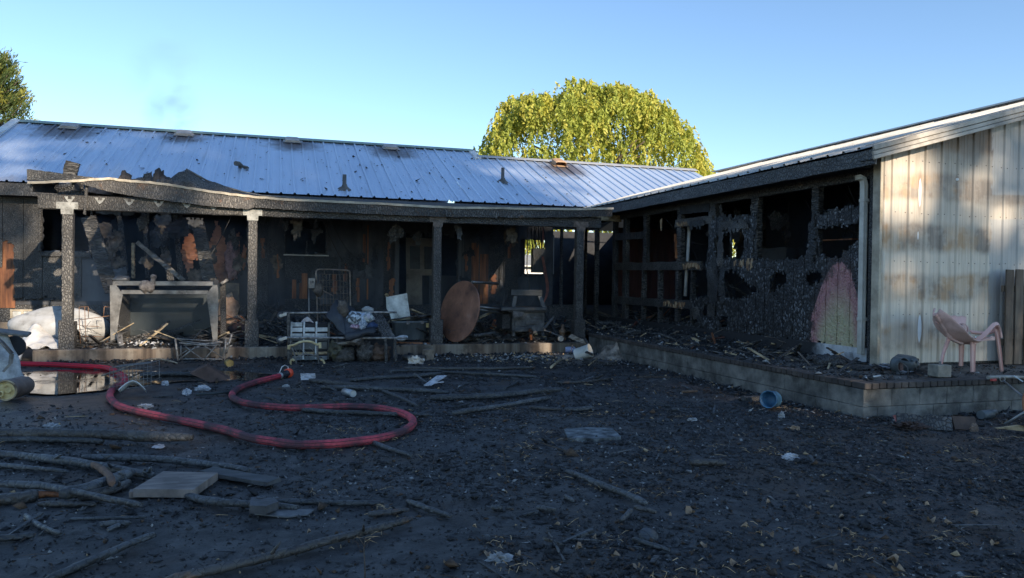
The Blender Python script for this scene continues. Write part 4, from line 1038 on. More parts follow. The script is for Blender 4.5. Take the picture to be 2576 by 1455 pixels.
def limb_tree(m, base, h, r, spread, n, rs):
    base = Vector(base); top = base + Vector((0, 0, h))
    m.tube([base, base.lerp(top, .4) + Vector((.1, 0, 0)), top], [r, r * .75, r * .3], 9, jit=.06)
    for i in range(n):
        a = rs.uniform(0, 6.28); z = rs.uniform(.3, .9) * h; L = spread * rs.uniform(.6, 1)
        p = base + Vector((0, 0, z)); q = p + Vector((math.cos(a) * L, math.sin(a) * L, L * rs.uniform(.3, .8)))
        mid = p.lerp(q, .5) + Vector((0, 0, .12 * L)); m.tube([p, mid, q], [r * .4, r * .22, r * .08], 6, jit=.05)
# weeping willow far behind the house
wc = at(1478, 700, 44.0); WXc, WYc = wc.x, 44.0
willow = thing('willow_tree', 'big round yellow green willow rising behind the house roof', 'tree', (WXc, WYc, 0))
m = MB(); limb_tree(m, (WXc - .6, WYc, 0), 9.5, .45, 5.5, 16, R); m.tube([(WXc + 1.6, WYc - .4, 0), (WXc + 2.2, WYc - .3, 4), (WXc + 3.6, WYc, 8)], [.34, .26, .12], 8)
m.obj('trunk', bark, willow)
ns = 5600; C = []; U = []; V = []; MI = []
prof_x = np.array([-7.9, -7.5, -6.7, -6.4, -5.7, -4.7, -3.7, -2.0, -1.5, 0, 2.0, 3.0, 4.3, 5.3, 6.1, 6.6, 7.2, 7.8])
prof_z = np.array([7.4, 9.0, 10.2, 11.1, 11.9, 12.5, 12.9, 13.4, 13.7, 13.9, 13.5, 12.9, 12.3, 11.4, 10.9, 9.9, 8.9, 7.4])
for i in range(ns):
    x = rng.uniform(-7.8, 7.7); yy = rng.uniform(-6.0, 4.5)
    q = 1 - (yy / 7.0) ** 2
    k = math.sqrt(max(0.02, q))
    zt = 1.0 + (np.interp(x / max(k, .45), prof_x, prof_z) - 1.0) * (.55 + .45 * k)
    nse = mn.noise(Vector((x * .55, yy * .55, 1.0))); nse2 = mn.noise(Vector((x * 1.4, yy * 1.4, 4.0)))
    zt += .75 * nse + .55 * nse2 - .3
    zt -= 0 if rng.random() < .42 else rng.uniform(0, 1) ** 1.1 * min(9.5, zt - 1.5)
    if mn.noise(Vector((x * .5, yy * .4, zt * .35))) < -.22: continue
    L = rng.uniform(.6, 1.7); nl = int(12 + L * 9)
    a = rng.uniform(0, 6.28); lean = .25 + rng.uniform(0, .3)
    dx, dy = math.cos(a) * lean + .12, math.sin(a) * lean
    tt = np.linspace(0, 1, nl)
    arch = np.where(tt < .3, tt * 1.1, .33 - (tt - .3) * 1.35)
    px = x + dx * L * np.sqrt(tt) + rng.normal(0, .05, nl); py_ = yy + dy * L * np.sqrt(tt) + rng.normal(0, .05, nl); pz = zt - .25 + arch * L * .9 + rng.normal(0, .04, nl)
    C.append(np.stack([px + WXc, py_ + WYc, pz], 1))
    d = np.stack([np.full(nl, dx), np.full(nl, dy), np.where(tt < .3, .4, -1.0)], 1) + rng.normal(0, .7, (nl, 3)); d /= np.linalg.norm(d, axis=1)[:, None]
    s = unit(nl); s -= d * (s * d).sum(1)[:, None]; s /= np.linalg.norm(s, axis=1)[:, None]
    ll = rng.uniform(.10, .17, nl)[:, None]; U.append(d * ll); V.append(s * ll * .42)
    MI += [0 if nse2 + rng.normal(0, .25) < .12 else 1] * nl
lw1 = leaf_mat('willow_leaf', (.36, .41, .07), (.50, .54, .11)); lw2 = leaf_mat('willow_leaf_yellow', (.52, .51, .08), (.62, .57, .12))
leaves_mesh('crown', np.concatenate(C), np.concatenate(U), np.concatenate(V), [lw1, lw2], willow, np.array(MI, dtype=np.int32))
# conifer at the left edge
def conifer(px, depthY, top_px, wide):
    base = at(px, 700, depthY); bx, by = base.x, depthY; top = at(px, top_px, depthY).z
    t = thing('conifer_tree', 'green conifer with upswept branch tips at left edge behind the house', 'tree', (bx, by, 0))
    m = MB(); m.tube([(bx, by, 0), (bx, by, top * .5), (bx, by, top)], [.28, .16, .03], 8)
    C, U, V, MI = [], [], [], []; nb = 230
    for i in range(nb):
        f = rng.uniform(.12, .99); z = top * f; a = rng.uniform(0, 6.28); L = wide * (1.02 - f) ** .62 * rng.uniform(.75, 1.1) + .25
        p = Vector((bx, by, z)); e = p + Vector((math.cos(a) * L, math.sin(a) * L, L * .35 + .35))
        mid = p.lerp(e, .6) + Vector((0, 0, -.12 * L)); m.tube([p, mid, e], [.04, .025, .008], 5)
        n = int(50 + L * 95); tt = rng.uniform(.2, 1.0, n); P0, P1, P2 = np.array(p), np.array(mid), np.array(e)
        pos = ((1 - tt) ** 2)[:, None] * P0 + (2 * tt * (1 - tt))[:, None] * P1 + (tt ** 2)[:, None] * P2 + rng.normal(0, .10, (n, 3))
        d = (P2 - P0); d = d / np.linalg.norm(d) + rng.normal(0, .6, (n, 3)) + np.array([0, 0, .5]); d /= np.linalg.norm(d, axis=1)[:, None]
        s = unit(n); s -= d * (s * d).sum(1)[:, None]; s /= np.linalg.norm(s, axis=1)[:, None]
        ll = rng.uniform(.07, .13, n)[:, None]; C.append(pos); U.append(d * ll); V.append(s * ll * .20); MI += [0 if rng.random() < .7 else 1] * n
    m.obj('trunk', bark, t)
    leaves_mesh('crown', np.concatenate(C), np.concatenate(U), np.concatenate(V), [leaf_mat('needle', (.06, .095, .03), (.12, .165, .045), .2), leaf_mat('needle_pale', (.24, .26, .05), (.36, .33, .07), .25)], t, np.array(MI, dtype=np.int32))
conifer(-22, 34, 150, 2.5)
# broadleaf trees behind the viewer, whose shade covers the yard
shade_leaf = leaf_mat('shade_leaf', (.05, .08, .02), (.09, .12, .03), .25)
GAPS = [(17.4, 23.0, 3.0, 2.2, .88), (16.2, 25.2, 1.6, 1.7, .85), (26.2, 21.2, 1.5, 2.2, .5), (23.0, 18.6, .8, .9, 1.0), (16.4, 18.6, .6, .5, .8), (14.2, 18.5, .8, .6, .8), (15.4, 17.2, .5, .5, .8), (20.6, 24.5, 2.2, .8, .6)] + [(rng.uniform(17, 28), rng.uniform(26.5, 33), rng.uniform(.4, .75), rng.uniform(.25, .5), .95) for _ in range(20)]     # thin places in the canopy, seen along the sun's rays
GROUPT = 'tall trees shading the yard from behind the viewer'
def shade_tree(x, y, zc, rx, rz, ncl, label):
    t = thing('shade_tree', label, 'tree', (x, y, 0), GROUPT)
    m = MB(); limb_tree(m, (x, y, 0), zc + rz * .4, .55, rx * .8, 14, R); m.obj('trunk', bark, t)
    C, U, V = [], [], []; i = 0
    while i < ncl:
        d = rng.uniform(-1, 1, 3)
        if (np.abs(d) ** 3).sum() > 1: continue
        i += 1; c = np.array([x + d[0] * rx, y + d[1] * 3.2, zc + d[2] * rz])
        k_ = (c[1] + 38) / .937; cxp, czp = c[0] + .35 * k_, c[2] + .384 * k_
        if any(((cxp - a) / p) ** 2 + ((czp - b) / q) ** 2 < 1 and rng.random() < w for a, b, p, q, w in GAPS): continue
        n = 70; rad = rng.uniform(.7, 1.5); pos = c + unit(n) * (rng.uniform(0, 1, n) ** .45)[:, None] * rad * np.array([1, 1, .75])
        d = unit(n); s = unit(n); s -= d * (s * d).sum(1)[:, None]; s /= np.linalg.norm(s, axis=1)[:, None]
        ll = rng.uniform(.20, .33, n)[:, None]; C.append(pos); U.append(d * ll); V.append(s * ll * .6)
    leaves_mesh('crown', np.concatenate(C), np.concatenate(U), np.concatenate(V), [shade_leaf], t)
shade_tree(20.6, -36.6, 15.8, 4.4, 4.6, 120, 'lowest bushy shade tree among those behind the viewer')
shade_tree(11.4, -38, 23.5, 4.6, 10.5, 215, 'leafy shade tree behind the viewer, nearest the left')
shade_tree(18.2, -38.6, 24.0, 4.8, 11.0, 228, 'leafy shade tree behind the viewer, second from the left')
shade_tree(23.8, -37.6, 22.6, 3.7, 9.4, 178, 'leafy shade tree behind the viewer, third from the left')
shade_tree(26.2, -38.4, 29.6, 2.9, 4.0, 80, 'tallest narrow shade tree behind the viewer, nearest the wing')
# low shed seen through the burnt openings
shed = thing('white_shed', 'small white shed glimpsed through the burnt openings', 'shed', (17.5, 34, 0))
m = MB(); m.span((9.5, 33, 0), (26, 36, 2.05)); m.obj('wall', white_paint, shed)
m = MB(); m.prism([(9.2, 32.7, 2.06), (26.3, 32.7, 2.06), (26.3, 34.5, 2.6), (9.2, 34.5, 2.6)], (0, 0, .06)); m.obj('roof', grey_trim, shed)

# ------------------------------------------------------------------ fence at the right edge
fence_m = M('weathered_fence', [(.25, (.05, .035, .025)), (.5, (.15, .115, .085)), (.75, (.26, .21, .155))], 2.5, .8, stretch=(7, 7, .4), bump=.5, dirt=.4)
fx0 = at(2527, 800, 7.98).x
fence = thing('wooden_fence', 'scorched brown board fence beside the metal gable wall', 'fence', (fx0 + .5, 7.98, HP))
zt = at(2540, 677, 7.98).z
for i in range(7):
    x = fx0 + .005 + i * .152; m = MB()
    m.beam((x + .07, 7.98 - .02 * i, HP - .0), (x + .07, 7.98 - .02 * i, zt - R.uniform(0, .02)), .142, .022, up=(0, 1, 0), seg=8, jit=.002); m.obj('fence_board', fence_m, fence)
m = MB()
for z in (.7, 1.45): m.beam((fx0, 8.03, z), (fx0 + 1.1, 7.95, z), .04, .09)
m.obj('rail', fence_m, fence)

# ------------------------------------------------------------------ hose
hose_m = None
def hose_mat():
    t = NT('hose_jacket'); x, y, z = t.sep()
    d = t.noise(3.2, 6, None, .7); d2 = t.noise(1.3, 4)
    c = t.ramp(t.noise(30, 3), [(.3, (.46, .045, .065)), (.7, (.62, .10, .12))])
    far = t.step(y, 10.8, 12.0); c = t.mix(far, c, (.62, .012, .04))
    k = t.math('MULTIPLY', t.step(t.math('ADD', t.math('MULTIPLY', d, .6), t.math('MULTIPLY', d2, .5)), .43, .62), t.math('SUBTRACT', .95, t.math('MULTIPLY', far, .8)))
    c = t.mix(k, c, (.055, .036, .044))
    return t.out(c, .72, 0, t.bump(t.noise(160, 2), .4, .004), .35)
hp = [(28, 915), (70, 916), (120, 917), (180, 920), (230, 923), (268, 926), (295, 936), (314, 952), (306, 966), (288, 976), (276, 992), (283, 1009), (305, 1024), (360, 1039), (456, 1058), (564, 1082), (631, 1102), (692, 1112), (745, 1119), (834, 1117), (900, 1111), (960, 1102), (1006, 1088), (1034, 1072), (1038, 1058), (1025, 1046), (1001, 1037), (952, 1027), (888, 1023), (807, 1025), (727, 1026), (646, 1019), (604, 1010), (584, 997), (590, 984), (610, 973), (646, 961), (680, 952), (703, 946)]
HR = .041
def spline(P, k=6):
    out = []
    for i in range(len(P) - 1):
        p0, p1, p2, p3 = P[max(i - 1, 0)], P[i], P[i + 1], P[min(i + 2, len(P) - 1)]
        for j in range(k):
            t = j / k; out.append(.5 * ((2 * p1) + (p2 - p0) * t + (2 * p0 - 5 * p1 + 4 * p2 - p3) * t * t + (3 * p1 - p0 - 3 * p2 + p3) * t ** 3))
    out.append(P[-1]); return out
HPTS = spline([gd(a, b, HR) for a, b in hp])
hose = thing('fire_hose', 'thick red fire hose looping across the black yard', 'hose', gd(703, 946))
m = MB(); m.tube(HPTS, [HR * (1 + .07 * mn.noise(p * 2.1) + .03 * mn.noise(p * 7)) for p in HPTS], 16, flat=.94); m.obj('jacket', hose_mat(), hose)
m = MB()
for off in (.55, -.2):
    st = []
    for i, p in enumerate(HPTS):
        tdir = (HPTS[min(i + 1, len(HPTS) - 1)] - HPTS[max(i - 1, 0)]); n = Vector((tdir.y, -tdir.x, 0)).normalized()
        if n.y > 0: n = -n
        st.append(p + n * math.cos(off) * HR * .985 + Vector((0, 0, math.sin(off) * HR * .985)))
    m.tube(st, .0032, 5)
tag(m.obj('stripe', M('hose_stripe', [(.3, (.03, .012, .016)), (.7, (.08, .03, .035))], 9, .6), hose), kind='stuff')
e, e0 = gd(703, 946, HR), gd(680, 952, HR); ax = (gd(738, 937, .05) - e).normalized(); ax.z = .06; ax.normalize()
m = MB(); m.lathe([(.0, -.01), (.046, -.01), (.048, .03), (.043, .035)], e, ax, 16); m.obj('collar', galv, hose)
m = MB(); m.lathe([(.043, .03), (.052, .04), (.052, .10), (.048, .12), (.055, .125), (.055, .19), (.05, .2)], e, ax, 16)
for k in range(3):
    a = k * 2.09; q = ax.to_track_quat('Z', 'Y').to_matrix(); m.box(e + q @ Vector((.055 * math.cos(a), .055 * math.sin(a), .08)), (.03, .03, .03), q, .004)
cpl = m.obj('coupling', M('black_rubber', [(.3, (.012, .012, .016)), (.7, (.035, .035, .045))], 20, .45), hose)
m = MB(); m.lathe([(.05, .195), (.068, .20), (.072, .26), (.06, .275), (0, .28)], e, ax, 14); m.obj('cap', M('orange_cap', [(.3, (.75, .07, .03)), (.7, (.95, .14, .05))], 9, .4), hose)
m = MB(); q = e + Vector((0, 0, .05)); m.tube([q, q + ax * .06 + Vector((0, 0, .075)), q + ax * .14 + Vector((0, -.01, .085)), q + ax * .22 + Vector((0, 0, .05)), q + ax * .24 + Vector((0, -.05, -.05))], .006, 6); m.obj('cap_tether', white_paint, hose)

# ------------------------------------------------------------------ charred logs and branches
char_log = CH('char_log', 17, .095, .016, (1, 1, 1), .7, (.95, .98, 1.0), bdist=.012, crack=(0, .05))
char_log_grey = CH('char_log_ashen', 15, .135, .018, (1, 1, 1), .7, (.93, .97, 1.0), bdist=.012, crack=(0, .04))
char_log_brown = CH('char_log_brown', 15, .105, .016, (1, 1, 1), .7, (1, .9, .8), brown=.9, bdist=.012, crack=(0, .04))
LG = 'charred logs and branches scattered over the yard'
def log(name, label, px, r, mt=None, lift=0.0, rough=.10, taper=.8, cat='log', grp=LG, stubs=0):
    P = [gd(a, b, r * .92 + lift) for a, b in px]; Q = spline(P, 5) if len(P) > 2 else [P[0].lerp(P[-1], i / 9) for i in range(10)]
    n = len(Q); seed = R.uniform(0, 90)
    # finer steps so that the burnt surface can be uneven
    QQ = []
    for a, b in zip(Q, Q[1:]):
        k = max(1, int((b - a).length / .07))
        QQ += [a.lerp(b, i / k) for i in range(k)]
    QQ.append(Q[-1]); n = len(QQ); S = []
    rs = []
    for i, p in enumerate(QQ):
        S.append(p + Vector((.16 * r * mn.noise(p * 2.2 + Vector((seed, 0, 0))), .16 * r * mn.noise(p * 2.2 + Vector((0, seed, 0))), .25 * r * mn.noise(p * 1.7))))
        t = i / max(1, n - 1); e = min(1, .62 + min(i, n - 1 - i) * .25)
        rs.append(r * (1 - (1 - taper) * t) * (1 + .13 * mn.noise(p * 4 + Vector((0, 0, seed)))) * e)
    m = MB(); m.tube(S, rs, 11, jit=rough)
    for k in range(stubs):
        i = R.randrange(2, n - 2); d = Vector((R.uniform(-.5, .5), R.uniform(-1, -.2), R.uniform(.1, .7))).normalized() * R.uniform(.06, .13); m.tube([S[i], S[i] + d * .6, S[i] + d], [r * .45, r * .3, r * .18], 6, jit=.1)
    o = m.obj(name, mt or char_log); return tag(o, label, cat, grp)
log('charred_log', 'thickest cracked black log at left, below the rusty gas cylinder', [(-60, 1092), (120, 1092), (300, 1098), (486, 1101)], .052, char_log_brown, .02)
log('charred_log', 'dark log tucked under the front of the thickest left log', [(-60, 1108), (70, 1106), (200, 1110), (260, 1113)], .030)
log('charred_log', 'long pale grey cracked log with stub twigs entering at the left edge', [(-60, 1136), (80, 1150), (200, 1166), (330, 1186), (388, 1196)], .036, char_log_grey, stubs=5)
log('charred_branch', 'thin grey branch parallel beneath the long pale log at left', [(-60, 1164), (60, 1176), (172, 1187)], .021, char_log_grey, cat='branch')
log('charred_log', 'grey log running right above the square wooden board', [(205, 1152), (320, 1152), (430, 1158), (560, 1172), (628, 1185)], .030, char_log_grey)
log('charred_branch', 'straight grey branch crossing over the broken orange wood at left', [(-60, 1214), (60, 1220), (120, 1224), (220, 1245), (354, 1271)], .027, char_log_grey, .05, cat='branch')
log('charred_log', 'thick broken log with fresh orange wood at its split end', [(-60, 1258), (40, 1254), (94, 1246)], .040, char_log_brown, taper=1)
log('split_wood', 'bright orange splintered wood where the left log broke', [(92, 1247), (118, 1243), (150, 1246), (185, 1248)], .026, bare_wood, .004, taper=.4, cat='wood')
log('forked_limb', 'grey forked limb beside the square wooden board', [(150, 1244), (210, 1234), (264, 1214), (300, 1200), (330, 1186)], .045, char_log_grey, .02, stubs=4, cat='branch')
log('forked_limb', 'dark lower limb with orange core, just left of the wooden board', [(200, 1252), (250, 1240), (300, 1226), (326, 1212)], .035, char_log_brown, stubs=2, cat='branch')
log('brown_stick', 'short bent brown stick propped on the grey forked limb', [(231, 1166), (258, 1182), (275, 1198), (281, 1218)], .022, M('brown_bark', [(.3, (.08, .045, .03)), (.7, (.20, .115, .075))], 9, .8, bump=.8), .07, taper=1.3, cat='stick')
log('charred_stick', 'short thick ashen stick lying under the left branch end', [(97, 1268), (170, 1269), (242, 1269)], .021, char_log_brown, cat='stick')
log('charred_stick', 'curved ashen stick alone at lower left', [(64, 1296), (90, 1317), (125, 1334), (152, 1344)], .017, char_log_grey, cat='stick')
log('charred_branch', 'branch end poking in at the left edge near the bottom', [(-60, 1358), (20, 1353), (88, 1346)], .021, cat='branch')
log('charred_stick', 'slender stick of a small heap below the wooden board', [(176, 1306), (250, 1304), (310, 1303), (369, 1301)], .012, char_log_grey, cat='stick')
log('charred_stick', 'stubby dark piece in the small stick heap below the board', [(250, 1320), (290, 1316), (326, 1317)], .019, cat='stick')
log('charred_stick', 'shortest ash grey piece angled out of the small stick heap', [(271, 1333), (288, 1326), (301, 1320)], .016, char_log_grey, cat='stick')
log('charred_branch', 'straight branch slanting up from the bottom edge at left', [(110, 1462), (190, 1426), (280, 1388), (340, 1362), (391, 1344)], .022, char_log_grey, cat='branch', taper=.9)
log('charred_log', 'longest crooked branch slanting up from the bottom edge near the middle', [(415, 1462), (500, 1441), (603, 1418), (692, 1397), (760, 1380), (840, 1358), (930, 1336), (985, 1321), (1035, 1305)], .026, char_log_brown, stubs=2)
log('charred_log', 'knobbly grey log right below the wooden board', [(469, 1246), (505, 1256), (560, 1263), (640, 1268), (748, 1276)], .029, char_log_grey)
log('charred_log', 'dark half buried log continuing right of the knobbly grey log', [(690, 1262), (780, 1262), (880, 1265), (965, 1265)], .022)
log('charred_stick', 'thick ashen stick slanting down right near the middle foreground', [(1024, 1261), (1070, 1278), (1135, 1300)], .022, char_log_grey, cat='stick')
log('charred_stick', 'pale half buried stick left of the slanting ashen stick', [(925, 1294), (970, 1290), (1028, 1282)], .020, char_log_brown, cat='stick')
log('charred_branch', 'long blackened branch slanting down right in the right foreground', [(1425, 1184), (1470, 1202), (1500, 1216), (1570, 1242), (1625, 1267)], .021, char_log_grey, cat='branch', taper=1.3)
log('charred_stick', 'short brownish stick at the lower tip of the right foreground branch', [(1596, 1276), (1625, 1283), (1650, 1289)], .018, char_log_brown, cat='stick')
log('charred_stick', 'frayed stub leaning below the right foreground branch tip', [(1588, 1282), (1575, 1296), (1560, 1310)], .017, cat='stick')
log('brown_log', 'short brown split log lying alone in the right yard', [(1735, 1165), (1780, 1164), (1826, 1166)], .030, char_log_brown, taper=.8)
log('charred_stick', 'pale stub of wood in the centre right foreground', [(1420, 1247), (1442, 1259)], .017, char_log_grey, cat='stick')
log('charred_stick', 'lumpy ashen stub left of the right foreground branch', [(1350, 1277), (1375, 1281), (1398, 1284)], .018, char_log_grey, cat='stick')
log('charred_stick', 'dark round chunk between middle and right foreground sticks', [(1235, 1276), (1262, 1279)], .019, cat='stick')
log('thin_twig', 'thin pale twig lying diagonally below the grey stepping stone', [(1336, 1105), (1380, 1121), (1436, 1138)], .006, bark, cat='twig')
log('flat_splinter', 'flat dark splinter beside the pale wood disc in the right foreground', [(1592, 1355), (1620, 1364), (1684, 1384)], .016, cat='stick')
log('charred_log', 'gnarled log starting at the white paper right of the hose nozzle', [(778, 957), (830, 962), (880, 967), (930, 972)], .036, char_log_brown)
log('charred_log', 'straight log in the middle heap touching the gnarled log', [(880, 956), (960, 950), (1040, 946), (1113, 940)], .034)
log('charred_log', 'long low log in front of the middle heap', [(808, 974), (900, 976), (1000, 979), (1130, 988)], .034, char_log_grey)
log('charred_log', 'thickest log at the right of the middle heap, running level', [(1081, 1000), (1180, 998), (1260, 994), (1340, 986), (1415, 980)], .044)
log('charred_log', 'curved log nearest the viewer on the right side of the heap', [(1138, 1040), (1200, 1031), (1257, 1022), (1330, 1010), (1387, 1000)], .030, char_log_grey)
log('charred_log', 'straight log passing beneath the far loop of the hose', [(755, 1030), (830, 1036), (930, 1041), (1080, 1043)], .028)
log('charred_branch', 'blackened branch sticking out from under the near hose curve', [(930, 1110), (965, 1124), (1000, 1136), (1035, 1146)], .022, char_log_grey, cat='branch')
log('charred_log', 'hindmost log of the heap lying below the slab', [(1017, 925), (1100, 927), (1200, 928), (1346, 925)], .032, char_log_brown)
log('charred_log', 'thin log between hindmost log and straight log of the heap', [(979, 934), (1040, 932), (1111, 932)], .022)
log('charred_log', 'ridged dark log on the far right of the heap', [(1111, 936), (1200, 940), (1280, 945), (1352, 948)], .028)
log('charred_branch', 'small bowed branch alone right of the heap', [(1397, 963), (1450, 962), (1500, 957), (1533, 953)], .022, char_log_brown, cat='branch')
log('charred_stick', 'short dark stick between the bowed branch and the heap', [(1269, 977), (1285, 970), (1303, 961)], .018, cat='stick')
log('thin_twig', 'thin twig inside the left loop of the hose', [(668, 999), (690, 1005), (713, 1019)], .009, bark, cat='twig')
log('flat_plank', 'flat charred plank angled towards the hose bend', [(960, 982), (1010, 1002), (1050, 1022)], .024, cat='plank')
log('charred_stick', 'stick lying level near the patio wall', [(1714, 986), (1755, 984)], .020, bark, cat='stick')
log('charred_stick', 'grey stick slanting above the level stick near the patio wall', [(1714, 970), (1744, 982)], .015, char_log_grey, cat='stick')
log('thin_twig', 'long straight thin rod on the ground near the patio wall', [(1601, 949), (1660, 949), (1727, 950)], .009, bark, cat='twig')
log('charred_log', 'black log lying at the edge of the puddle behind the hose', [(352, 943), (430, 941), (520, 943)], .038)
log('charred_log', 'low charred chunk among rubble right of the curved log', [(1420, 1029), (1450, 1030), (1494, 1027)], .030)
log('charred_log', 'brown chunk touching the low charred chunk', [(1330, 1024), (1370, 1028), (1410, 1030)], .024, char_log_brown)
log('pale_branch', 'pale peeled branch arching over the hose at the puddle', [(255, 946), (300, 932), (340, 916), (375, 905), (410, 905), (447, 914)], .016, M('peeled', [(.3, (.16, .12, .08)), (.7, (.42, .35, .25))], 8, .7, bump=.5, dirt=.5), .08, cat='branch')
# upright dead stems
for px, label in (([(1278, 1210), (1274, 1190), (1270, 1150), (1262, 1103)], 'thin pale dead stem standing in the middle of the yard'), ([(918, 1456), (918, 1420), (916, 1385), (920, 1357)], 'thin dead stem standing at the bottom edge')):
    b = gd(*px[0]); d = b.y; m = MB(); m.tube([at(x, y, d) + Vector((0, .01 * i, 0)) for i, (x, y) in enumerate(px)], [.004, .003, .0025, .0015], 5)
    if 'bottom' in label: p = at(917, 1375, d); m.tube([p, p + Vector((-.03, 0, .05))], .002, 4); m.tube([p, p + Vector((.04, .01, .045))], .002, 4)
    tag(m.obj('dead_stem', bark), label, 'stem')

# ------------------------------------------------------------------ boards and stones on the ground
c4 = [gd(410, 1186, .07), gd(548, 1189, .07), gd(486, 1232, .07), gd(335, 1230, .07)]
m = MB(); m.prism([c4[3], c4[2], c4[1], c4[0]], (0, 0, -.055)); m.box((c4[3] * .85 + c4[0] * .15) - Vector((-.03, .015, .045)), (.16, .05, .05), rotm(.1), .006, jit=.004)
tag(m.obj('wooden_board', M('dusty_board', [(.25, (.11, .088, .075)), (.6, (.26, .215, .185)), (.8, (.36, .31, .275))], 2.5, .8, stretch=(1.5, 6, 1), bump=.4, dirt=.35)), 'square pale dusty wooden board among the logs at left', 'board')
m = MB(); m.beam(gd(520, 1185, .03), gd(688, 1213, .03), .14, .03, seg=8, jit=.004); tag(m.obj('flat_plank', M('grey_plank', [(.3, (.035, .036, .038)), (.7, (.11, .11, .11))], 3, .8, stretch=(1, 5, 1), bump=.4)), 'flat grey plank lying at the right corner of the square board', 'plank')
ps = [gd(1418, 1078, .016), gd(1480, 1075, .018), gd(1540, 1077, .014), gd(1562, 1098, .016), gd(1500, 1104, .018), gd(1428, 1102, .015)]
m = MB(); m.prism(ps[::-1], (0, 0, -.05)); tag(m.obj('stepping_stone', M('stepping_stone', [(.34, (.03, .033, .036)), (.55, (.16, .175, .18)), (.75, (.36, .37, .36))], 9, .85, bump=.8, dirt=.7)), 'grey stepping stone set flush in the yard', 'stone')
m = MB(); c = gd(655, 1290, .0)
m.prism([gd(627, 1292, .03), gd(668, 1294, .03), gd(700, 1282, .03), (gd(690, 1272, .03)), gd(632, 1270, .03)], (0, 0, .05)); m.lathe([(.028, .081), (.030, .084), (.018, .080), (.015, .03)], gd(656, 1283, 0), n=10)
tag(m.obj('metal_lug', M('sooty_iron', [(.3, (.04, .04, .042)), (.7, (.11, .11, .115))], 9, .6, metal=.3, bump=.5)), 'dark iron lug with a round hole below the knobbly log', 'metal piece')
m = MB(); m.prism([gd(640, 1292, .012), gd(720, 1300, .012), (gd(775, 1294, .014)), gd(790, 1282, .014), gd(700, 1278, .012)], (0, 0, -.008)); tag(m.obj('grey_sheet', M('grey_sheet', [(.3, (.08, .08, .083)), (.7, (.22, .22, .22))], 5, .6, bump=.3, dirt=.5)), 'thin pale grey sheet under the dark iron lug', 'sheet')
m = MB(); m.lathe([(.055, 0), (.055, .02), (0, .022)], gd(1630, 1351, .0), (0, -.5, .9), 14); tag(m.obj('wood_disc', char_log_grey), 'small pale wood disc in the right foreground', 'wood disc')
def shell(px, label, w, h, cat='shell', mt=None, amp=.3, grp=None):
    c = gd(*px, 0); m = MB(); w *= .8; m.blob(c + Vector((0, 0, h * .25)), (w, w * .6, h), 22, 14, max(amp, .75), 4.2, seed=px[0], rot=rotm(px[0] * 1.3), smooth=False); return tag(m.obj(cat.replace(' ', '_'), mt or paper_ash), label, cat, grp)
paper_ash = M('paper_ash', [(.3, (.20, .20, .20)), (.6, (.42, .42, .42)), (.8, (.62, .62, .6))], 16, .9, bump=.8, bscale=40)
white_ash = M('white_ash', [(.3, (.16, .16, .17)), (.45, (.48, .48, .50)), (.7, (.68, .68, .70))], 14, .95, bump=.8, dirt=.4)
tan_leaf = M('tan_leaf', [(.3, (.16, .10, .06)), (.7, (.48, .34, .22))], 12, .8, bump=.4)
shell((1256, 1413), 'grey wrinkled burnt paper wad at the bottom edge', .085, .035, 'paper wad')
shell((1988, 1155), 'crumpled silver white foil in the right yard', .085, .035, 'foil scrap', white_ash)
shell((470, 992), 'white crumpled glove left of the dark pipe', .095, .05, 'glove', white_ash)
shell((510, 981), 'white folded rag above the dark pipe', .11, .045, 'rag', white_ash)
shell((1046, 914), 'melted white plastic tub with brown residue in front of the rack', .17, .09, 'melted tub', M('melted_white', [(.3, (.22, .15, .09)), (.5, (.62, .52, .42)), (.8, (.75, .72, .66))], 9, .5, bump=.6))
shell((1740, 1058), 'pale flat stone near the patio wall', .07, .02, 'stone')
shell((1965, 1050), 'round grey stone below the blue can', .055, .045, 'round stone')
shell((2450, 1083), 'small brown round ball at the foot of the blocks', .05, .05, 'ball', M('brown_ball', [(.3, (.12, .08, .06)), (.7, (.30, .22, .17))], 9, .6), .1)
shell((415, 968), 'white bent shell by the puddle edge left of the wire basket', .075, .04, 'plastic shell', white_ash)
shell((720, 975), 'pale scrap inside the hose loop', .06, .03, 'pale scrap')
shell((130, 1075), 'pale torn rag left of the thickest log', .10, .03, 'torn rag')
shell((400, 1124), 'white ash flake below the thickest log', .09, .008, 'ash flake', white_ash)
shell((365, 1025), 'grey crumpled scrap lying against the hose', .09, .03, 'crumpled scrap')
shell((2000, 1080), 'tan dry leaf heap in the right yard', .06, .025, 'leaf heap', tan_leaf)
# dark pipe joined to the glove
m = MB(); m.tube(spline([gd(492, 993, .02), gd(540, 990, .02), gd(584, 985, .02)], 5), .017, 8); tag(m.obj('dark_pipe', M('dark_pipe', [(.3, (.02, .025, .025)), (.7, (.06, .07, .07))], 8, .6)), 'thin dark pipe running from the glove to the hose', 'pipe')
m = MB(); p, q = gd(757, 955, .04), gd(793, 952, .05)
for i in range(6): m.beam(p + Vector((0, .02 * i, .012 * i)), q + Vector((0, .02 * i, .010 * i)), .03, .02, seg=4, jit=.004)
tag(m.obj('charred_book', white_ash), 'charred white paper bundle at the tip of the gnarled log', 'paper bundle')
m = MB(); p, q = gd(866, 985, .035), gd(888, 991, .035); m.tube([p, p.lerp(q, .5), q], .045, 12, jit=.02); tag(m.obj('tin_can', M('tin', [(.3, (.25, .26, .27)), (.7, (.55, .57, .58))], 12, .4, metal=.5, dirt=.4)), 'small silver tin can lying in front of the low log', 'can')
m = MB(); a0 = gd(1095, 962, .06)
m.beam(a0 + Vector((-.12, .0, -.02)), a0 + Vector((.12, .04, -.005)), .03, .012)
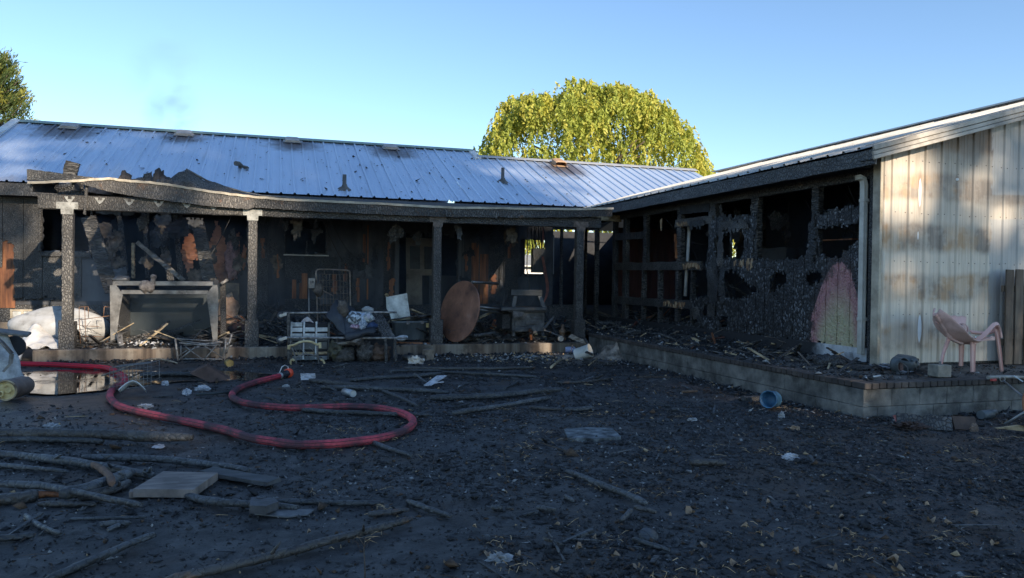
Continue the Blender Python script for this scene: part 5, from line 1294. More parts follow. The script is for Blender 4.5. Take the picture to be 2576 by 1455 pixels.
for i in range(3): m.beam(a0 + Vector((-.16 + .03 * i, -.08, -.03)), a0 + Vector((.1 + .05 * i, .28, .05)), .045, .012)
tag(m.obj('crate_fragment', white_ash), 'three white slats standing out of the log heap', 'slats')

# ------------------------------------------------------------------ wire basket with the hose running through it
wire = M('basket_wire', [(.3, (.10, .095, .09)), (.7, (.34, .32, .30))], 12, .5, metal=.5, dirt=.4)
B0, B1, B2, B3 = gd(290, 986, .02), gd(345, 985, .02), gd(356, 955, .02), gd(300, 953, .02)
def basket():
    t = thing('wire_basket', 'bent wire basket lying over the hose by the puddle', 'basket', B0)
    w = Vector((.47, .03, .05)); d = Vector((.06, .27, .0)); o = B0 + Vector((-.06, -.05, .02)); up = Vector((-.02, .14, .27))
    m = MB(); r = .0045
    for k in range(7): a = o + up * (k / 6); m.tube([a, a + w], r if k in (0, 6) else .003, 5)
    for k in range(12): a = o + w * (k / 11); m.tube([a, a + up], .003, 5)
    tag(m.obj('front_grid', wire, t), kind='stuff'); m = MB()
    for k in range(12): a = o + up + w * (k / 11); m.tube([a, a + d], .003, 5)
    for k in range(1, 5): a = o + up + d * (k / 4); m.tube([a, a + w], r if k == 4 else .003, 5)
    for s in (0, 1):
        for k in range(6): a = o + w * s + up * (k / 5); m.tube([a, a + d], .003, 5)
        m.tube([o + w * s + d, o + w * s + d + up], r, 5)
    tag(m.obj('side_grid', wire, t), kind='stuff')
basket()
c = gd(333, 978, .09); m = MB(); m.sheet(lambda u, v: c + Vector(((u - .5) * .30, -.05 + .12 * v + .05 * math.sin(u * 3.14), .10 * math.sin(u * 3.14) - .06 * v)), 14, 4, .008); tag(m.obj('curved_lid', white_paint), 'curved white plastic lid caught in the wire basket', 'lid')

# ------------------------------------------------------------------ left edge: cylinder and bent metal
rust = M('rusty_cylinder', [(.3, (.08, .055, .045)), (.55, (.20, .15, .125)), (.8, (.36, .31, .27))], 4, .6, metal=.2, bump=.2, dirt=.4)
yel = M('yellow_residue', [(.3, (.30, .20, .07)), (.5, (.62, .48, .22)), (.8, (.78, .68, .42))], 14, .6, bump=.8)
e = gd(14, 1008, .0) + Vector((0, 0, .115)); ax = Vector((.25, .95, .03)).normalized()
t = thing('gas_cylinder', 'rusty gas cylinder lying on its side at the left edge, yellow end facing out', 'gas cylinder', (e.x, e.y, 0))
m = MB(); m.lathe([(.105, .0), (.116, .005), (.118, .05), (.122, .055), (.118, .065), (.118, .20), (.122, .21), (.118, .22), (.118, .34), (.10, .41), (.05, .44), (0, .44)], e, ax, 28); m.obj('body', rust, t)
m = MB(); m.lathe([(.105, .0), (.102, .02), (.09, .025), (0, .02)], e, ax, 24); m.obj('end_plate', yel, t)
qm = ax.to_track_quat('Z', 'Y').to_matrix()
m = MB(); m.lathe([(.034, .02), (.034, -.012), (.022, -.014), (.020, .01)], e + qm @ Vector((.052, -.038, 0)), ax, 12); m.lathe([(.045, .02), (.040, .0), (.03, -.004), (0, -.004)], e + qm @ Vector((-.02, .005, 0)), ax, 6); m.obj('valve', yel, t)
m = MB(); m.lathe([(.118, -.004), (.124, .002), (.124, .02), (.106, .022), (.104, .0), (.118, -.004)], e, ax, 28); m.obj('rim', pale_wood, t)
bw = M('bent_white_metal', [(.3, (.34, .34, .33)), (.55, (.60, .61, .61)), (.8, (.72, .73, .74))], 2.5, .45, metal=.15, bump=.15, dirt=.5)
Yp = gd(40, 962).y
t = thing('bent_appliance_panel', 'bent white appliance panel leaning beside the gas cylinder at left edge', 'metal panel', (at(30, 950, Yp).x, Yp, 0))
tr, tl, br, bl = at(20, 842, Yp + .35), at(-45, 830, Yp + .4), gd(67, 956), gd(-40, 962)
m = MB(); m.sheet(lambda u, v: (tl.lerp(tr, u)).lerp(bl.lerp(br, u), v) + Vector((.05 * mn.noise(Vector((u * 3, v * 3, 1))), -.10 * math.sin(v * 3) * (1 - u), .02 * mn.noise(Vector((u * 5, v * 4, 7))))), 10, 12, .02); m.obj('panel', bw, t)
m = MB(); p = [at(-30, 838, Yp + .0), at(5, 862, Yp - .02), at(30, 890, Yp - .02), at(26, 915, Yp - .03), at(8, 935, Yp - .05)]; 
for a, b in zip(p, p[1:]): m.beam(a, b, .09, .03)
m.obj('strut', grey_metal, t)
m = MB(); m.lathe([(0, -.06), (.13, -.06), (.15, -.04), (.15, .06), (.13, .07), (0, .07)], at(33, 872, Yp + .55), (.5, -1, .1), 22); m.obj('dark_drum', soot_black, t)
m = MB(); m.box(at(12, 835, Yp + .3), (.6, .25, .04), rotm(.1, .1, .15), .01); m.obj('dark_lid', grey_metal, t)

# ------------------------------------------------------------------ on the porch slab, left
tank = thing('white_tank', 'large sagging white tank lying behind the first porch post', 'tank', at(150, 868, 15.6))
c = at(152, 826, 15.65)
tm = M('tank_white', [(.25, (.16, .145, .12)), (.5, (.36, .36, .355)), (.8, (.50, .51, .53))], 2.6, .6, bump=.5, dirt=.6)
m = MB(); m.blob(c, (.80, .42, .38), 36, 20, .16, 1.4, seed=2); m.v = [(x, y, max(z, SLAB_Z + .01) + .10 * max(0, (x - c.x)) * 0) for x, y, z in m.v]; m.obj('body', tm, tank)
m = MB(); m.lathe([(.09, -.02), (.085, .05), (.055, .06), (.05, .09), (0, .09)], at(62, 836, 15.45), (-.8, -.5, -.2), 14); m.obj('nozzle', char_dark, tank)
m = MB(); p = at(90, 868, 14.75)
top = at(88, 820, 15.15); 
def cloth_fn(u, v):
    # a sheet slumped from the tank over the slab corner to the ground
    x = p.x - .50 + 1.0 * u; fold = .045 * math.sin(u * 23 + 3 * v) * (.4 + v) + .03 * mn.noise(Vector((u * 7, v * 5, 2)))
    if v < .45: k = v / .45; y, z = 15.25 - .55 * k, SLAB_Z + .02 + .38 * (1 - k) ** 1.4 * math.exp(-((u - .38) / .20) ** 2) + .12 * math.exp(-((u - .72) / .2) ** 2) * (1 - abs(k - .5))
    else:
        k = (v - .45) / .55; over = u < .42
        y = 14.7 - .42 * k; z = (SLAB_Z + .02) * (1 - k) + .01 if over else SLAB_Z + .02 + .05 * (1 - k)
        if not over: y = 14.7 - .16 * k; x -= .06 * k
        else: x -= .04 * k
    return Vector((x, y + fold * .5, max(z + fold * .6, SLAB_Z + .008 if y > SLAB_Y + .0 else .005)))
m.sheet(cloth_fn, 46, 34, .008); tag(m.obj('white_cloth', M('white_cloth', [(.3, (.45, .42, .38)), (.7, (.72, .71, .70))], 4, .9, bump=.3, dirt=.2)), 'crumpled white cloth slumped from the tank over the slab corner', 'cloth')
# wire plant cage
cw = M('cage_wire', [(.3, (.10, .055, .035)), (.7, (.30, .17, .10))], 9, .6, metal=.4)
t = thing('wire_cage', 'rusty upright wire plant cage beside the first post', 'wire cage', at(207, 873, 14.75)); m = MB(); Y = 14.75
for a, b in (((199, 803), (203, 876)), ((213, 773), (216, 876)), ((199, 773), (199, 803)), ((206, 820), (250, 822)), ((206, 846), (262, 848)), ((199, 773), (222, 772)), ((222, 772), (222, 800)), ((262, 772), (276, 773)), ((262, 772), (260, 800)), ((200, 805), (275, 795))):
    m.tube([at(*a, Y), at(*b, Y + .06)], .006, 5)
tag(m.obj('wires', cw, t), kind='stuff')
# metal tipping frame standing at the middle of the left bay
t = thing('metal_hopper', 'grey metal hopper frame with two flared side fins standing in the left porch bay', 'metal frame', at(415, 868, 15.0)); Y = 15.0
def fin(pts, dy, mt=grey_metal):
    m = MB(); m.prism([at(a, b, Y) for a, b in pts], (0, dy, 0)); return m.obj('side_fin', mt, t)
fin([(278, 866), (276, 712), (284, 708), (309, 740), (300, 790), (291, 866)], .02)
fin([(519, 740), (545, 707), (549, 735), (547, 858), (536, 862)], .02)
def hb(a, b, w, h, y0, nm, mt=grey_metal, y1=None):
    m = MB(); m.beam(at(*a, y0), at(*b, y1 or y0), w, h, seg=2, bev=.006); return m.obj(nm, mt, t)
hb((284, 713), (545, 714), .07, .085, Y + .06, 'top_rail'); hb((306, 735), (523, 736), .05, .075, Y + .02, 'front_rail'); hb((278, 862), (330, 842), .03, .05, Y + .05, 'foot', char_dark, Y + 1.0)
m = MB(); a = at(326, 745, Y + .9); b = at(536, 845, Y + .9); m.span((a.x, Y + .9, b.z), (b.x, Y + .93, a.z + .05)); m.obj('back_panel', M('hopper_back', [(.3, (.012, .016, .019)), (.6, (.04, .05, .054)), (.8, (.09, .10, .10))], 1.3, .4, metal=.2, bump=.1), t)
m = MB(); m.add([at(292, 742, Y + .02), at(292, 862, Y + .02), at(328, 842, Y + .9), at(328, 745, Y + .9)], [(0, 1, 2, 3)]); m.obj('inner_side', char_board, t); m = MB(); m.add([at(532, 742, Y + .02), at(540, 858, Y + .02), at(536, 845, Y + .9), at(530, 745, Y + .9)], [(3, 2, 1, 0)]); m.obj('inner_side', char_board, t)
m = MB(); m.beam(at(560, 715, Y + .2), at(563, 850, Y + .2), .10, .06, up=(0, 1, 0), seg=8, jit=.006); m.obj('rear_leg', char_board, t)
m = MB(); m.beam(at(556, 714, Y + .1), at(573, 704, Y + .1), .06, .05, seg=4, jit=.004); m.obj('clamp', grey_metal, t)
for px in (278, 545): m = MB(); c = at(px, 711, Y - .02); m.span(c - Vector((.055, 0, .04)), c + Vector((.03, .04, .05))); m.obj('corner_socket', soot_black, t)
m = MB(); m.sheet(lambda u, v: at(292 + 16 * u, 838, Y - .05).lerp(at(300 + 14 * u, 872, Y - .25), v) + Vector((0, -.06 * math.sin(v * 2.5), 0)), 4, 6, .012); m.obj('bent_flap', grey_metal, t)
lump = M('melted_lump', [(.3, (.07, .06, .055)), (.6, (.24, .21, .19)), (.8, (.40, .37, .34))], 12, .8, bump=1.0)
m = MB(); m.blob(at(370, 722, Y - .0), (.13, .07, .11), 16, 10, .5, 3.5, seed=3); tag(m.obj('melted_lump', lump), 'ashen melted lump stuck on the hopper top rail', 'lump')
m = MB(); c = at(384, 709, Y - .0); m.lathe([(.035, -.03), (.045, .0), (.035, .04), (.05, .07), (.055, .10), (.035, .13), (0, .135)], c, (.15, 0, 1), 12); tag(m.obj('clay_figure', lump), 'small pale round headed figure on the hopper rail', 'figure')
m = MB(); m.blob(at(306, 703, Y + .1), (.14, .08, .07), 12, 8, .4, 2, seed=8); tag(m.obj('scorched_tin', grey_metal), 'scorched tin lying on the left end of the hopper rail', 'tin')
# folding frame in front of the slab
fr = M('folding_frame', [(.3, (.10, .09, .08)), (.55, (.34, .31, .28)), (.8, (.55, .52, .48))], 12, .5, metal=.3, bump=.3, dirt=.5)
t = thing('folding_frame', 'collapsed folding frame with crossed struts standing before the slab', 'folding frame', gd(505, 908)); Y = gd(505, 908).y
for nm, a, b, r, dy in (('leg', (441, 853), (448, 911), .018, 0), ('leg', (455, 870), (455, 905), .014, .2), ('leg', (568, 853), (565, 907), .016, 0), ('leg', (583, 842), (569, 890), .017, -.02),
                    ('cross_strut', (466, 872), (515, 908), .011, 0), ('cross_strut', (492, 873), (450, 906), .011, -.015), ('cross_strut', (510, 868), (560, 900), .011, 0), ('cross_strut', (545, 868), (515, 904), .011, -.015), ('cross_strut', (470, 882), (448, 897), .009, .2),
                    ('rail', (444, 853), (560, 860), .011, .15), ('rail', (450, 863), (545, 870), .014, -.02), ('rail', (462, 869), (560, 862), .011, .02), ('rail', (447, 904), (560, 904), .010, 0), ('rail', (455, 858), (555, 868), .009, .1)):
    p, q = at(*a, Y + dy), at(*b, Y + dy); m = MB(); m.tube([p, p.lerp(q, .5) + Vector((0, 0, R.uniform(-.008, .008))), q], r, 7, jit=.06); m.obj(nm, fr, t)
p = gd(575, 914, .05); m = MB(); m.tube([p + Vector((-.02, .09, .0)), p + Vector((.02, -.03, 0))], .058, 16); m.lathe([(.058, 0), (.063, .004), (.063, .02)], p + Vector((.02, -.035, 0)), (.3, -1, 0), 16); tag(m.obj('yellow_tin', M('yellow_tin', [(.3, (.16, .10, .03)), (.7, (.46, .34, .12))], 8, .5, metal=.2)), 'small yellowish tin lying by the foot of the folding frame', 'tin')
c = gd(520, 944, .1); m = MB(); m.prism([c + Vector(v) for v in ((-.22, .05, .02), (.0, .02, .13), (.30, -.05, -.06), (.05, -.10, -.09))], (.0, .10, .02)); tag(m.obj('rusty_plate', M('rust_plate', [(.3, (.05, .028, .02)), (.7, (.13, .075, .055))], 6, .7, metal=.2)), 'bent rusty plate tipped up beside the puddle', 'plate')
for i, (px, py, lab) in enumerate(((573, 868, 'scorched cooking pot beside the right fin of the hopper'), (591, 872, 'smaller scorched pot right of the first pot'))):
    c = at(px, py, 14.9); m = MB(); k = 1 - .3 * i; m.lathe([(0, -.12 * k), (.12 * k, -.12 * k), (.14 * k, .12 * k), (.15 * k, .125 * k), (.13 * k, .11 * k), (.11 * k, -.10 * k), (0, -.1 * k)], c, (.1, 0, 1), 16); tag(m.obj('cooking_pot', lead), lab, 'pot')
m = MB(); m.blob(at(594, 850, 16), (.42, .25, .25), 14, 9, .5, 3, seed=12); tag(m.obj('charred_heap', M('rust_heap', [(.3, (.03, .02, .018)), (.7, (.10, .055, .045))], 7, .9, bump=1)), 'charred brownish heap behind the pots', 'heap')

# ------------------------------------------------------------------ middle: toppled rolling rack and what lies round it
YR = gd(730, 914).y
t = thing('rolling_rack', 'toppled tubular rolling rack on its side, two casters pointing left', 'rack', gd(860, 914))
rack_m = M('rack_tube', [(.3, (.10, .09, .085)), (.5, (.30, .28, .26)), (.75, (.55, .53, .49))], 12, .5, metal=.35, bump=.3, dirt=.55)
rust_clad = M('flaking_post', [(.3, (.03, .027, .025)), (.6, (.12, .11, .10)), (.8, (.34, .31, .28))], 22, .8, bump=1, dirt=.5)
def rt(nm, a, b, r, dy=0, mt=rack_m, n=8, jit=.05):
    p, q = at(*a, YR + dy), at(*b, YR + dy); m = MB(); k = 14; m.tube([p.lerp(q, i / k) + Vector((0, 0, .004 * mn.noise(Vector((i, p.x, 3))))) for i in range(k + 1)], r, n, jit=jit); return m.obj(nm, mt, t)
rt('upper_rail', (712, 788), (998, 786), .020, .55); rt('lower_rail', (716, 850), (1024, 851), .020)
rt('upright', (725, 787), (727, 914), .028, .15, rust_clad); rt('upright', (969, 853), (972, 911), .028, 0, rust_clad, jit=.3); rt('upright', (993, 852), (996, 911), .028, 0, rust_clad, jit=.3); rt('upright', (733, 852), (733, 914), .014, 0, rust_clad)
rt('upright', (912, 852), (908, 905), .030, .1, rust_clad, jit=.4); rt('upright', (848, 852), (846, 908), .018, .1, rust_clad, jit=.3)
m = MB(); a, b, c_, d = at(935, 790, YR + .5), at(960, 790, YR + .5), at(994, 850, YR + .05), at(960, 850, YR + .05)
m.sheet(lambda u, v: a.lerp(b, u).lerp(d.lerp(c_, u), v) + Vector((0, .04 * mn.noise(Vector((u * 8, v * 8, 1))), .03 * mn.noise(Vector((u * 9, v * 9, 4))))), 14, 20, .02); m.obj('charred_panel', CH('flaked_char', 34, .30, .008, bump=1), t)
rub = M('caster_rubber', [(.3, (.02, .02, .022)), (.7, (.06, .06, .065))], 12, .6)
for px, py, dy in ((706, 795, .55), (705, 855, 0)):
    c = at(px, py, YR + dy); m = MB(); m.lathe([(.025, -.018), (.062, -.018), (.070, -.010), (.070, .010), (.062, .018), (.025, .018)], c, (.15, -1, .1), 20); w = m.obj('caster', rub, t)
    m = MB(); m.lathe([(0, -.022), (.035, -.020), (.04, 0), (.035, .020), (0, .022)], c, (.15, -1, .1), 14); m.obj('wheel_hub', galv, w)
    m = MB(); m.beam(c + Vector((-.01, -.03, 0)), c + Vector((.10, -.03, .035)), .05, .012, up=(0, 1, 0)); m.beam(c + Vector((-.01, .03, 0)), c + Vector((.10, .03, .035)), .05, .012, up=(0, 1, 0)); m.lathe([(.03, 0), (.03, .02)], c + Vector((.09, 0, .03)), (1, 0, .3), 10); tag(m.obj('caster_fork', galv, w), kind='stuff')
rug = gd(716, 914, .03)
# slatted metal box
YC = YR + .28
t = thing('slatted_locker', 'blackened metal box with white slatted front behind the hand truck', 'slatted box', gd(778, 912))
wslat = M('white_slat', [(.3, (.42, .43, .43)), (.6, (.66, .68, .68)), (.8, (.76, .78, .78))], 7, .45, bump=.1, dirt=.5)
dslat = M('sooty_slat', [(.3, (.05, .055, .055)), (.7, (.15, .155, .15))], 4, .5, bump=.1, dirt=.4)
p, q = at(731, 908, YC), at(826, 812, YC)
m = MB(); m.span((p.x + .02, YC + .03, .03), (q.x - .01, YC + .42, q.z - .02)); m.obj('body', soot_black, t)
xs = [p.x, p.x + (q.x - p.x) * .33, p.x + (q.x - p.x) * .66, q.x]
for i in range(4): m = MB(); m.beam((xs[i], YC - .01, .03), (xs[i] + .01, YC - .01, q.z + (.02 if i < 3 else 0)), .028, .03, up=(0, 1, 0), seg=4, jit=.002); m.obj('upright', wslat if i < 3 else dslat, t)
for k, (y0, y1, mt) in enumerate(((812, 822, wslat), (825, 835, wslat), (840, 849, wslat), (851, 858, dslat), (861, 880, dslat), (887, 893, pale_wood), (897, 907, M('blue_slat', [(.3, (.12, .14, .15)), (.7, (.30, .33, .35))], 4, .5)))):
    z0, z1 = at(740, y1, YC).z, at(740, y0, YC).z
    for i in range(3):
        if k == 0 and i > 0: continue
        m = MB(); m.box(((xs[i] + xs[i + 1]) / 2, YC + .012, (z0 + z1) / 2), (xs[i + 1] - xs[i] - .035, .02, z1 - z0), rotm(0, .25 if k in (0, 2, 6) else 0), .003, jit=.003); m.obj('slat', mt, t)
m = MB(); m.sheet(lambda u, v: at(757, 810, YC + .05) + Vector((.22 * u, .06 * math.sin(u * 3), .10 * math.sin(u * 3.0 + .2) * (1 - v * .8) - .02 + .02 * mn.noise(Vector((u * 7, v * 5, 2))))), 12, 5, .006); tag(m.obj('white_rag', M('rag', [(.3, (.35, .28, .27)), (.7, (.62, .60, .60))], 9, .9, bump=.5)), 'pale pinkish rag draped on top of the slatted box', 'rag')
# hand truck with yellow tubing
YH = YR - .10
yt = M('yellow_tube', [(.3, (.36, .26, .12)), (.6, (.66, .54, .30)), (.8, (.76, .66, .45))], 9, .5, bump=.2, dirt=.3)
t = thing('hand_truck', 'burnt hand truck with yellow bow handle standing against the slatted box', 'hand truck', gd(772, 922))
def ht(nm, pts, r, mt=yt, dy=0): m = MB(); m.tube(spline([at(a, b, YH + dy) for a, b in pts], 5), r, 8, jit=.03); m.obj(nm, mt, t)
ht('bow_handle', [(727, 870), (740, 868), (752, 862), (768, 859), (785, 861), (797, 867), (804, 865), (805, 873)], .020); ht('grip', [(727, 869), (726, 879)], .026); ht('grip', [(804, 862), (805, 876)], .026)
ht('side_tube', [(733, 875), (740, 890), (746, 917)], .012, grey_metal); ht('side_tube', [(797, 870), (799, 890), (802, 917)], .014, grey_metal)
ht('cross_tube', [(745, 899), (760, 893), (778, 892), (797, 897), (810, 900)], .012, grey_metal); ht('base_tube', [(732, 921), (770, 920), (812, 918)], .017); ht('toe_bar', [(733, 929), (770, 928), (806, 926)], .012, pale_wood, -.15)
ht('wheel_guard', [(731, 924), (731, 908), (736, 905), (740, 908)], .018); ht('wheel_guard', [(806, 905), (813, 908), (817, 922)], .018)
m = MB()
for a, b in (((741, 876), (757, 912)), ((752, 868), (770, 905)), ((764, 880), (783, 914)), ((777, 872), (795, 893)), ((757, 862), (752, 890))): p, q = at(*a, YH), at(*b, YH + .03); m.tube([p, p.lerp(q, .5) + Vector((.01, 0, 0)), q], .005, 5)
tag(m.obj('wires', grey_metal, t), kind='stuff')
# open suitcase with clothes, lying on the rack
blackcase = M('charred_fabric', [(.3, (.012, .014, .018)), (.6, (.035, .04, .05)), (.85, (.075, .085, .10))], 3, .6, bump=.3, bscale=30)
t = thing('suitcase', 'charred black suitcase burst open on the toppled rack, spilling clothes', 'suitcase', gd(875, 905)); YS = YR + .05
def slab_px(nm, pts, Y, dy, mt, jit=0, par=None, label=None):
    m = MB(); P = [at(a, b, Y + (k[0] if k else 0)) for a, b, *k in pts]; m.prism(P, (0, dy, 0)); return m.obj(nm, mt, par or t)
def hull(nm, quad, quad2, mt, amp, nu=12, nv=12, par=None, th=.02, seed=0):
    a, b, c, d = quad; m = MB(); m.sheet(lambda u, v: a.lerp(b, u).lerp(d.lerp(c, u), v) + Vector((amp * mn.noise(Vector((u * 4, v * 4, seed))), -abs(amp) * 2.2 * math.sin(u * 3.14) * math.sin(v * 3.14) + amp * mn.noise(Vector((u * 3, v * 3, seed + 5))), amp * mn.noise(Vector((u * 4, v * 4, seed + 9))))), nu, nv, th); return m.obj(nm, mt, par or t)
hull('side_panel', (at(846, 755, YS + .35), at(858, 765, YS + .2), at(872, 853, YS - .12), at(820, 795, YS + .15)), 0, blackcase, .03, seed=1)
hull('side_panel', (at(846, 757, YS + .35), at(893, 790, YS + .35), at(925, 836, YS), at(872, 853, YS - .12)), 0, blackcase, .03, seed=3)
hull('lid', (at(852, 757, YS + .45), at(884, 772, YS + .5), at(905, 806, YS + .45), at(860, 792, YS + .3)), 0, blackcase, .04, seed=6)
hull('rim', (at(866, 842, YS - .15), at(940, 824, YS - .05), at(946, 836, YS - .08), at(870, 858, YS - .16)), 0, blackcase, .03, 12, 4, seed=8)
hull('lower_side', (at(872, 853, YS - .12), at(912, 842, YS - .1), at(905, 868, YS), at(880, 866, YS)), 0, lump, .03, seed=11)
def pattern(name, cols, scale):
    t_ = NT(name); c = t_.ramp(t_.sep(t_.voro(scale, 'F1', None, 'Color'))[0], cols); return t_.out(c, .85, 0, t_.bump(t_.noise(20, 4), .4, .01))
for i, (px, py, w, h, mt, lab) in enumerate(((893, 802, .17, .12, pattern('grey_plaid', [(.3, (.10, .11, .12)), (.6, (.36, .40, .43)), (.8, (.55, .6, .64))], 26), 'grey patterned shirt bulging from the suitcase'),
                               (911, 812, .10, .16, pattern('blue_floral', [(.3, (.24, .29, .38)), (.6, (.46, .52, .60)), (.9, (.6, .64, .70))], 40), 'pale blue print cloth in the suitcase'),
                               (890, 822, .13, .06, pattern('pink_floral', [(.3, (.22, .12, .17)), (.6, (.46, .32, .38)), (.9, (.55, .45, .5))], 40), 'pink print cloth at the suitcase mouth'),
                               (924, 800, .12, .10, pattern('pastel', [(.3, (.20, .24, .22)), (.6, (.50, .46, .50)), (.9, (.58, .60, .55))], 18), 'pastel folded cloth at the back of the suitcase'),
                               (931, 820, .12, .08, M('navy_cloth', [(.3, (.015, .025, .06)), (.7, (.05, .09, .19))], 9, .9, bump=.4), 'navy blue cloth at the right of the suitcase'))):
    m = MB(); m.blob(at(px, py, YS + .1), (w, .16, h), 18, 10, .35, 2.5, seed=i * 5); tag(m.obj('clothing', mt), lab, 'clothes', 'clothes spilling from the suitcase')
m = MB(); m.blob(at(862, 777, YS + .1), (.10, .06, .14), 14, 9, .6, 3, seed=31); tag(m.obj('burnt_rag', paper_scrap), 'brown burnt rag stuck to the suitcase flank', 'rag')
# rubbish beneath the rack
for i, (px, py, w, h, mt, lab) in enumerate(((862, 893, .20, .14, rust_clad, 'flaking ashen rubbish pile under the suitcase'), (918, 888, .16, .18, rust_clad, 'clotted ashen bundle between rack uprights'), (845, 880, .13, .16, M('greenish_tin', [(.3, (.03, .03, .02)), (.7, (.14, .13, .08))], 5, .6), 'greenish scorched canister behind the rack uprights'),
                                         (955, 890, .20, .16, M('brown_heap', [(.3, (.03, .02, .016)), (.7, (.16, .10, .07))], 12, .9, bump=1), 'brown fibrous heap at the right end of the rack'), (868, 862, .22, .05, grey_metal, 'crushed grey tray under the lower rail'))):
    m = MB(); m.blob(at(px, py, YR + .2), (w, .18, h), 20, 14, .55, 3.5, seed=i * 7 + 2); tag(m.obj('burnt_rubbish', mt), lab, 'rubbish', 'burnt rubbish under the rack')
m = MB(); c = at(900, 885, YR + .55); m.box(c, (1.3, .05, .62), None, .01); tag(m.obj('fallen_board', soot_black), 'black scorched board standing behind the rack', 'board')
# grid gate behind
YG = 15.7
t = thing('wire_gate', 'rusty wire grid gate with rounded frame standing behind the suitcase', 'gate', at(837, 850, YG))
gw = M('gate_wire', [(.3, (.09, .07, .06)), (.7, (.30, .25, .21))], 9, .5, metal=.4)
m = MB(); m.tube(spline([at(a, b, YG) for a, b in ((800, 838), (797, 760), (795, 690), (797, 681), (804, 678), (838, 678.5), (872, 681), (879, 684), (880, 692), (881, 770), (882, 820))], 4), .017, 8, jit=.04); m.obj('frame', gw, t)
m = MB()
for k in range(9): x = 803 + k * 8.6; m.tube([at(x, 690 + .2 * k, YG + .01), at(x + 3, 812, YG + .01)], .0045, 5)
for k in range(7): y = 690 + k * 15.5; m.tube([at(803, y, YG + .012), at(876, y + 2, YG + .012)], .0045, 5)
for k in range(3): m.tube([at(816 + 22 * k, 679, YG), at(816 + 22 * k, 691, YG)], .004, 5)
tag(m.obj('grid', gw, t), kind='stuff')
t = thing('meter_box', 'small sooty meter box on a thin post left of the wire gate', 'meter box', at(778, 815, YG - .1))
a, b = at(775, 726, YG - .1), at(792, 700, YG - .1); m = MB(); m.span((a.x, YG - .2, a.z), (b.x, YG - .08, b.z), .008); m.obj('box', grey_metal, t)
m = MB(); c = (a + b) / 2; m.span((a.x + .03, YG - .212, c.z + .0), (b.x - .03, YG - .2, c.z + .05), .003); m.obj('cover_plate', lump, t)
m = MB(); m.tube([at(777, 726, YG - .12), at(777, 800, YG - .12), at(782, 808, YG - .12)], .014, 7); m.obj('post', grey_metal, t)
m = MB(); m.blob(at(800, 729, YG - .15), (.10, .06, .13), 12, 8, .5, 3, seed=5); tag(m.obj('melted_rag', paper_scrap), 'brown melted rag hanging on the wire gate', 'rag')
m = MB(); m.tube([at(793, 721, YG - .15), at(838, 745, YG - .12)], .011, 6); tag(m.obj('thin_rod', gw), 'thin rod leaning across the wire gate', 'rod')
# white panel, tote, bowls
YP = 14.95
m = MB(); m.prism([at(a, b, YP + k) for a, b, k in ((971, 748, .15), (1024, 738, .15), (1026, 760, .1), (1033, 803, 0), (985, 808, 0), (980, 790, .03), (972, 776, .1))], (0, .03, 0))
tag(m.obj('scorched_sheet_metal', M('scorched_white', [(.25, (.10, .10, .085)), (.42, (.40, .41, .37)), (.7, (.66, .68, .63))], 5, .5, bump=.15, dirt=.45)), 'scorched white sheet metal panel propped beside the third post', 'panel')
YT = 14.75
t = thing('plastic_tote', 'grey plastic storage tote with scorched latches beside the third post', 'tote', at(1036, 858, YT))
tote_m = M('tote_plastic', [(.3, (.065, .078, .088)), (.6, (.125, .145, .155)), (.8, (.20, .22, .23))], 3, .5, bump=.15, stretch=(3, 3, .6), dirt=.3)
a, b = at(989, 857, YT), at(1081, 808, YT); w = (b.x - a.x) / 2; cx = (a.x + b.x) / 2; m = MB()
def ring(z, k, n=28): return [(cx + w * k * math.copysign(abs(math.cos(q)) ** .45, math.cos(q)), YT + .22 + .22 * k * math.copysign(abs(math.sin(q)) ** .45, math.sin(q)), z) for q in [2 * math.pi * i / n for i in range(n)]]
hs = [(a.z + .0, .80), (a.z + .02, .86), (b.z - .05, .97), (b.z - .045, 1.03), (b.z - .01, 1.05), (b.z, 1.02), (b.z - .02, .96), (a.z + .06, .82)]
vs = [v for z, k in hs for v in ring(z, k)]; m.add(vs, [(i * 28 + j, i * 28 + (j + 1) % 28, i * 28 + 28 + (j + 1) % 28, i * 28 + 28 + j) for i in range(len(hs) - 1) for j in range(28)], 0, True); m.add(ring(a.z + .02, .85), [tuple(range(28))]); m.obj('tub', tote_m, t)
for px in (1026, 1062):
    c = at(px, 812, YT - .02); m = MB(); m.box(c, (.06, .02, .07), None, .005); m.obj('latch', lump, t)
m = MB(); m.box(at(1076, 819, YT + .02), (.08, .012, .085), rotm(.4), .004); m.obj('label_plate', yel, t)
m = MB(); m.sheet(lambda u, v: at(980 + 108 * u, 806 - 12 * u - 3 * math.sin(u * 3), YT + .05 + .4 * v) + Vector((0, 0, .05 * mn.noise(Vector((u * 6, v * 6, 3))))), 18, 8, .012); tag(m.obj('warped_lid', char_board), 'warped charred lid lying across the tote', 'lid')
c = at(1011, 853, 14.5); m = MB(); m.lathe([(0, -.035), (.06, -.03), (.115, .02), (.12, .03), (.105, .025), (.05, -.015), (0, -.02)], c, (-.2, -.3, 1), 18); tag(m.obj('white_bowl', white_paint), 'white bowl tipped on the slab edge in front of the tote', 'bowl')
m = MB(); m.tube(spline([at(985, 855, 14.45), at(996, 849, 14.4), at(1006, 852, 14.4), at(1012, 858, 14.45)], 4), .022, 8, flat=.5); tag(m.obj('plastic_strip', white_paint), 'bent white plastic strip beside the white bowl', 'strip')
m = MB(); m.blob(at(925, 779, 15.2), (.12, .08, .06), 14, 8, .4, 2.5, seed=6); tag(m.obj('white_shoe', M('grey_white', [(.3, (.25, .25, .25)), (.7, (.55, .55, .54))], 9, .7, bump=.4)), 'greyish white shoe on the debris behind the suitcase', 'shoe')
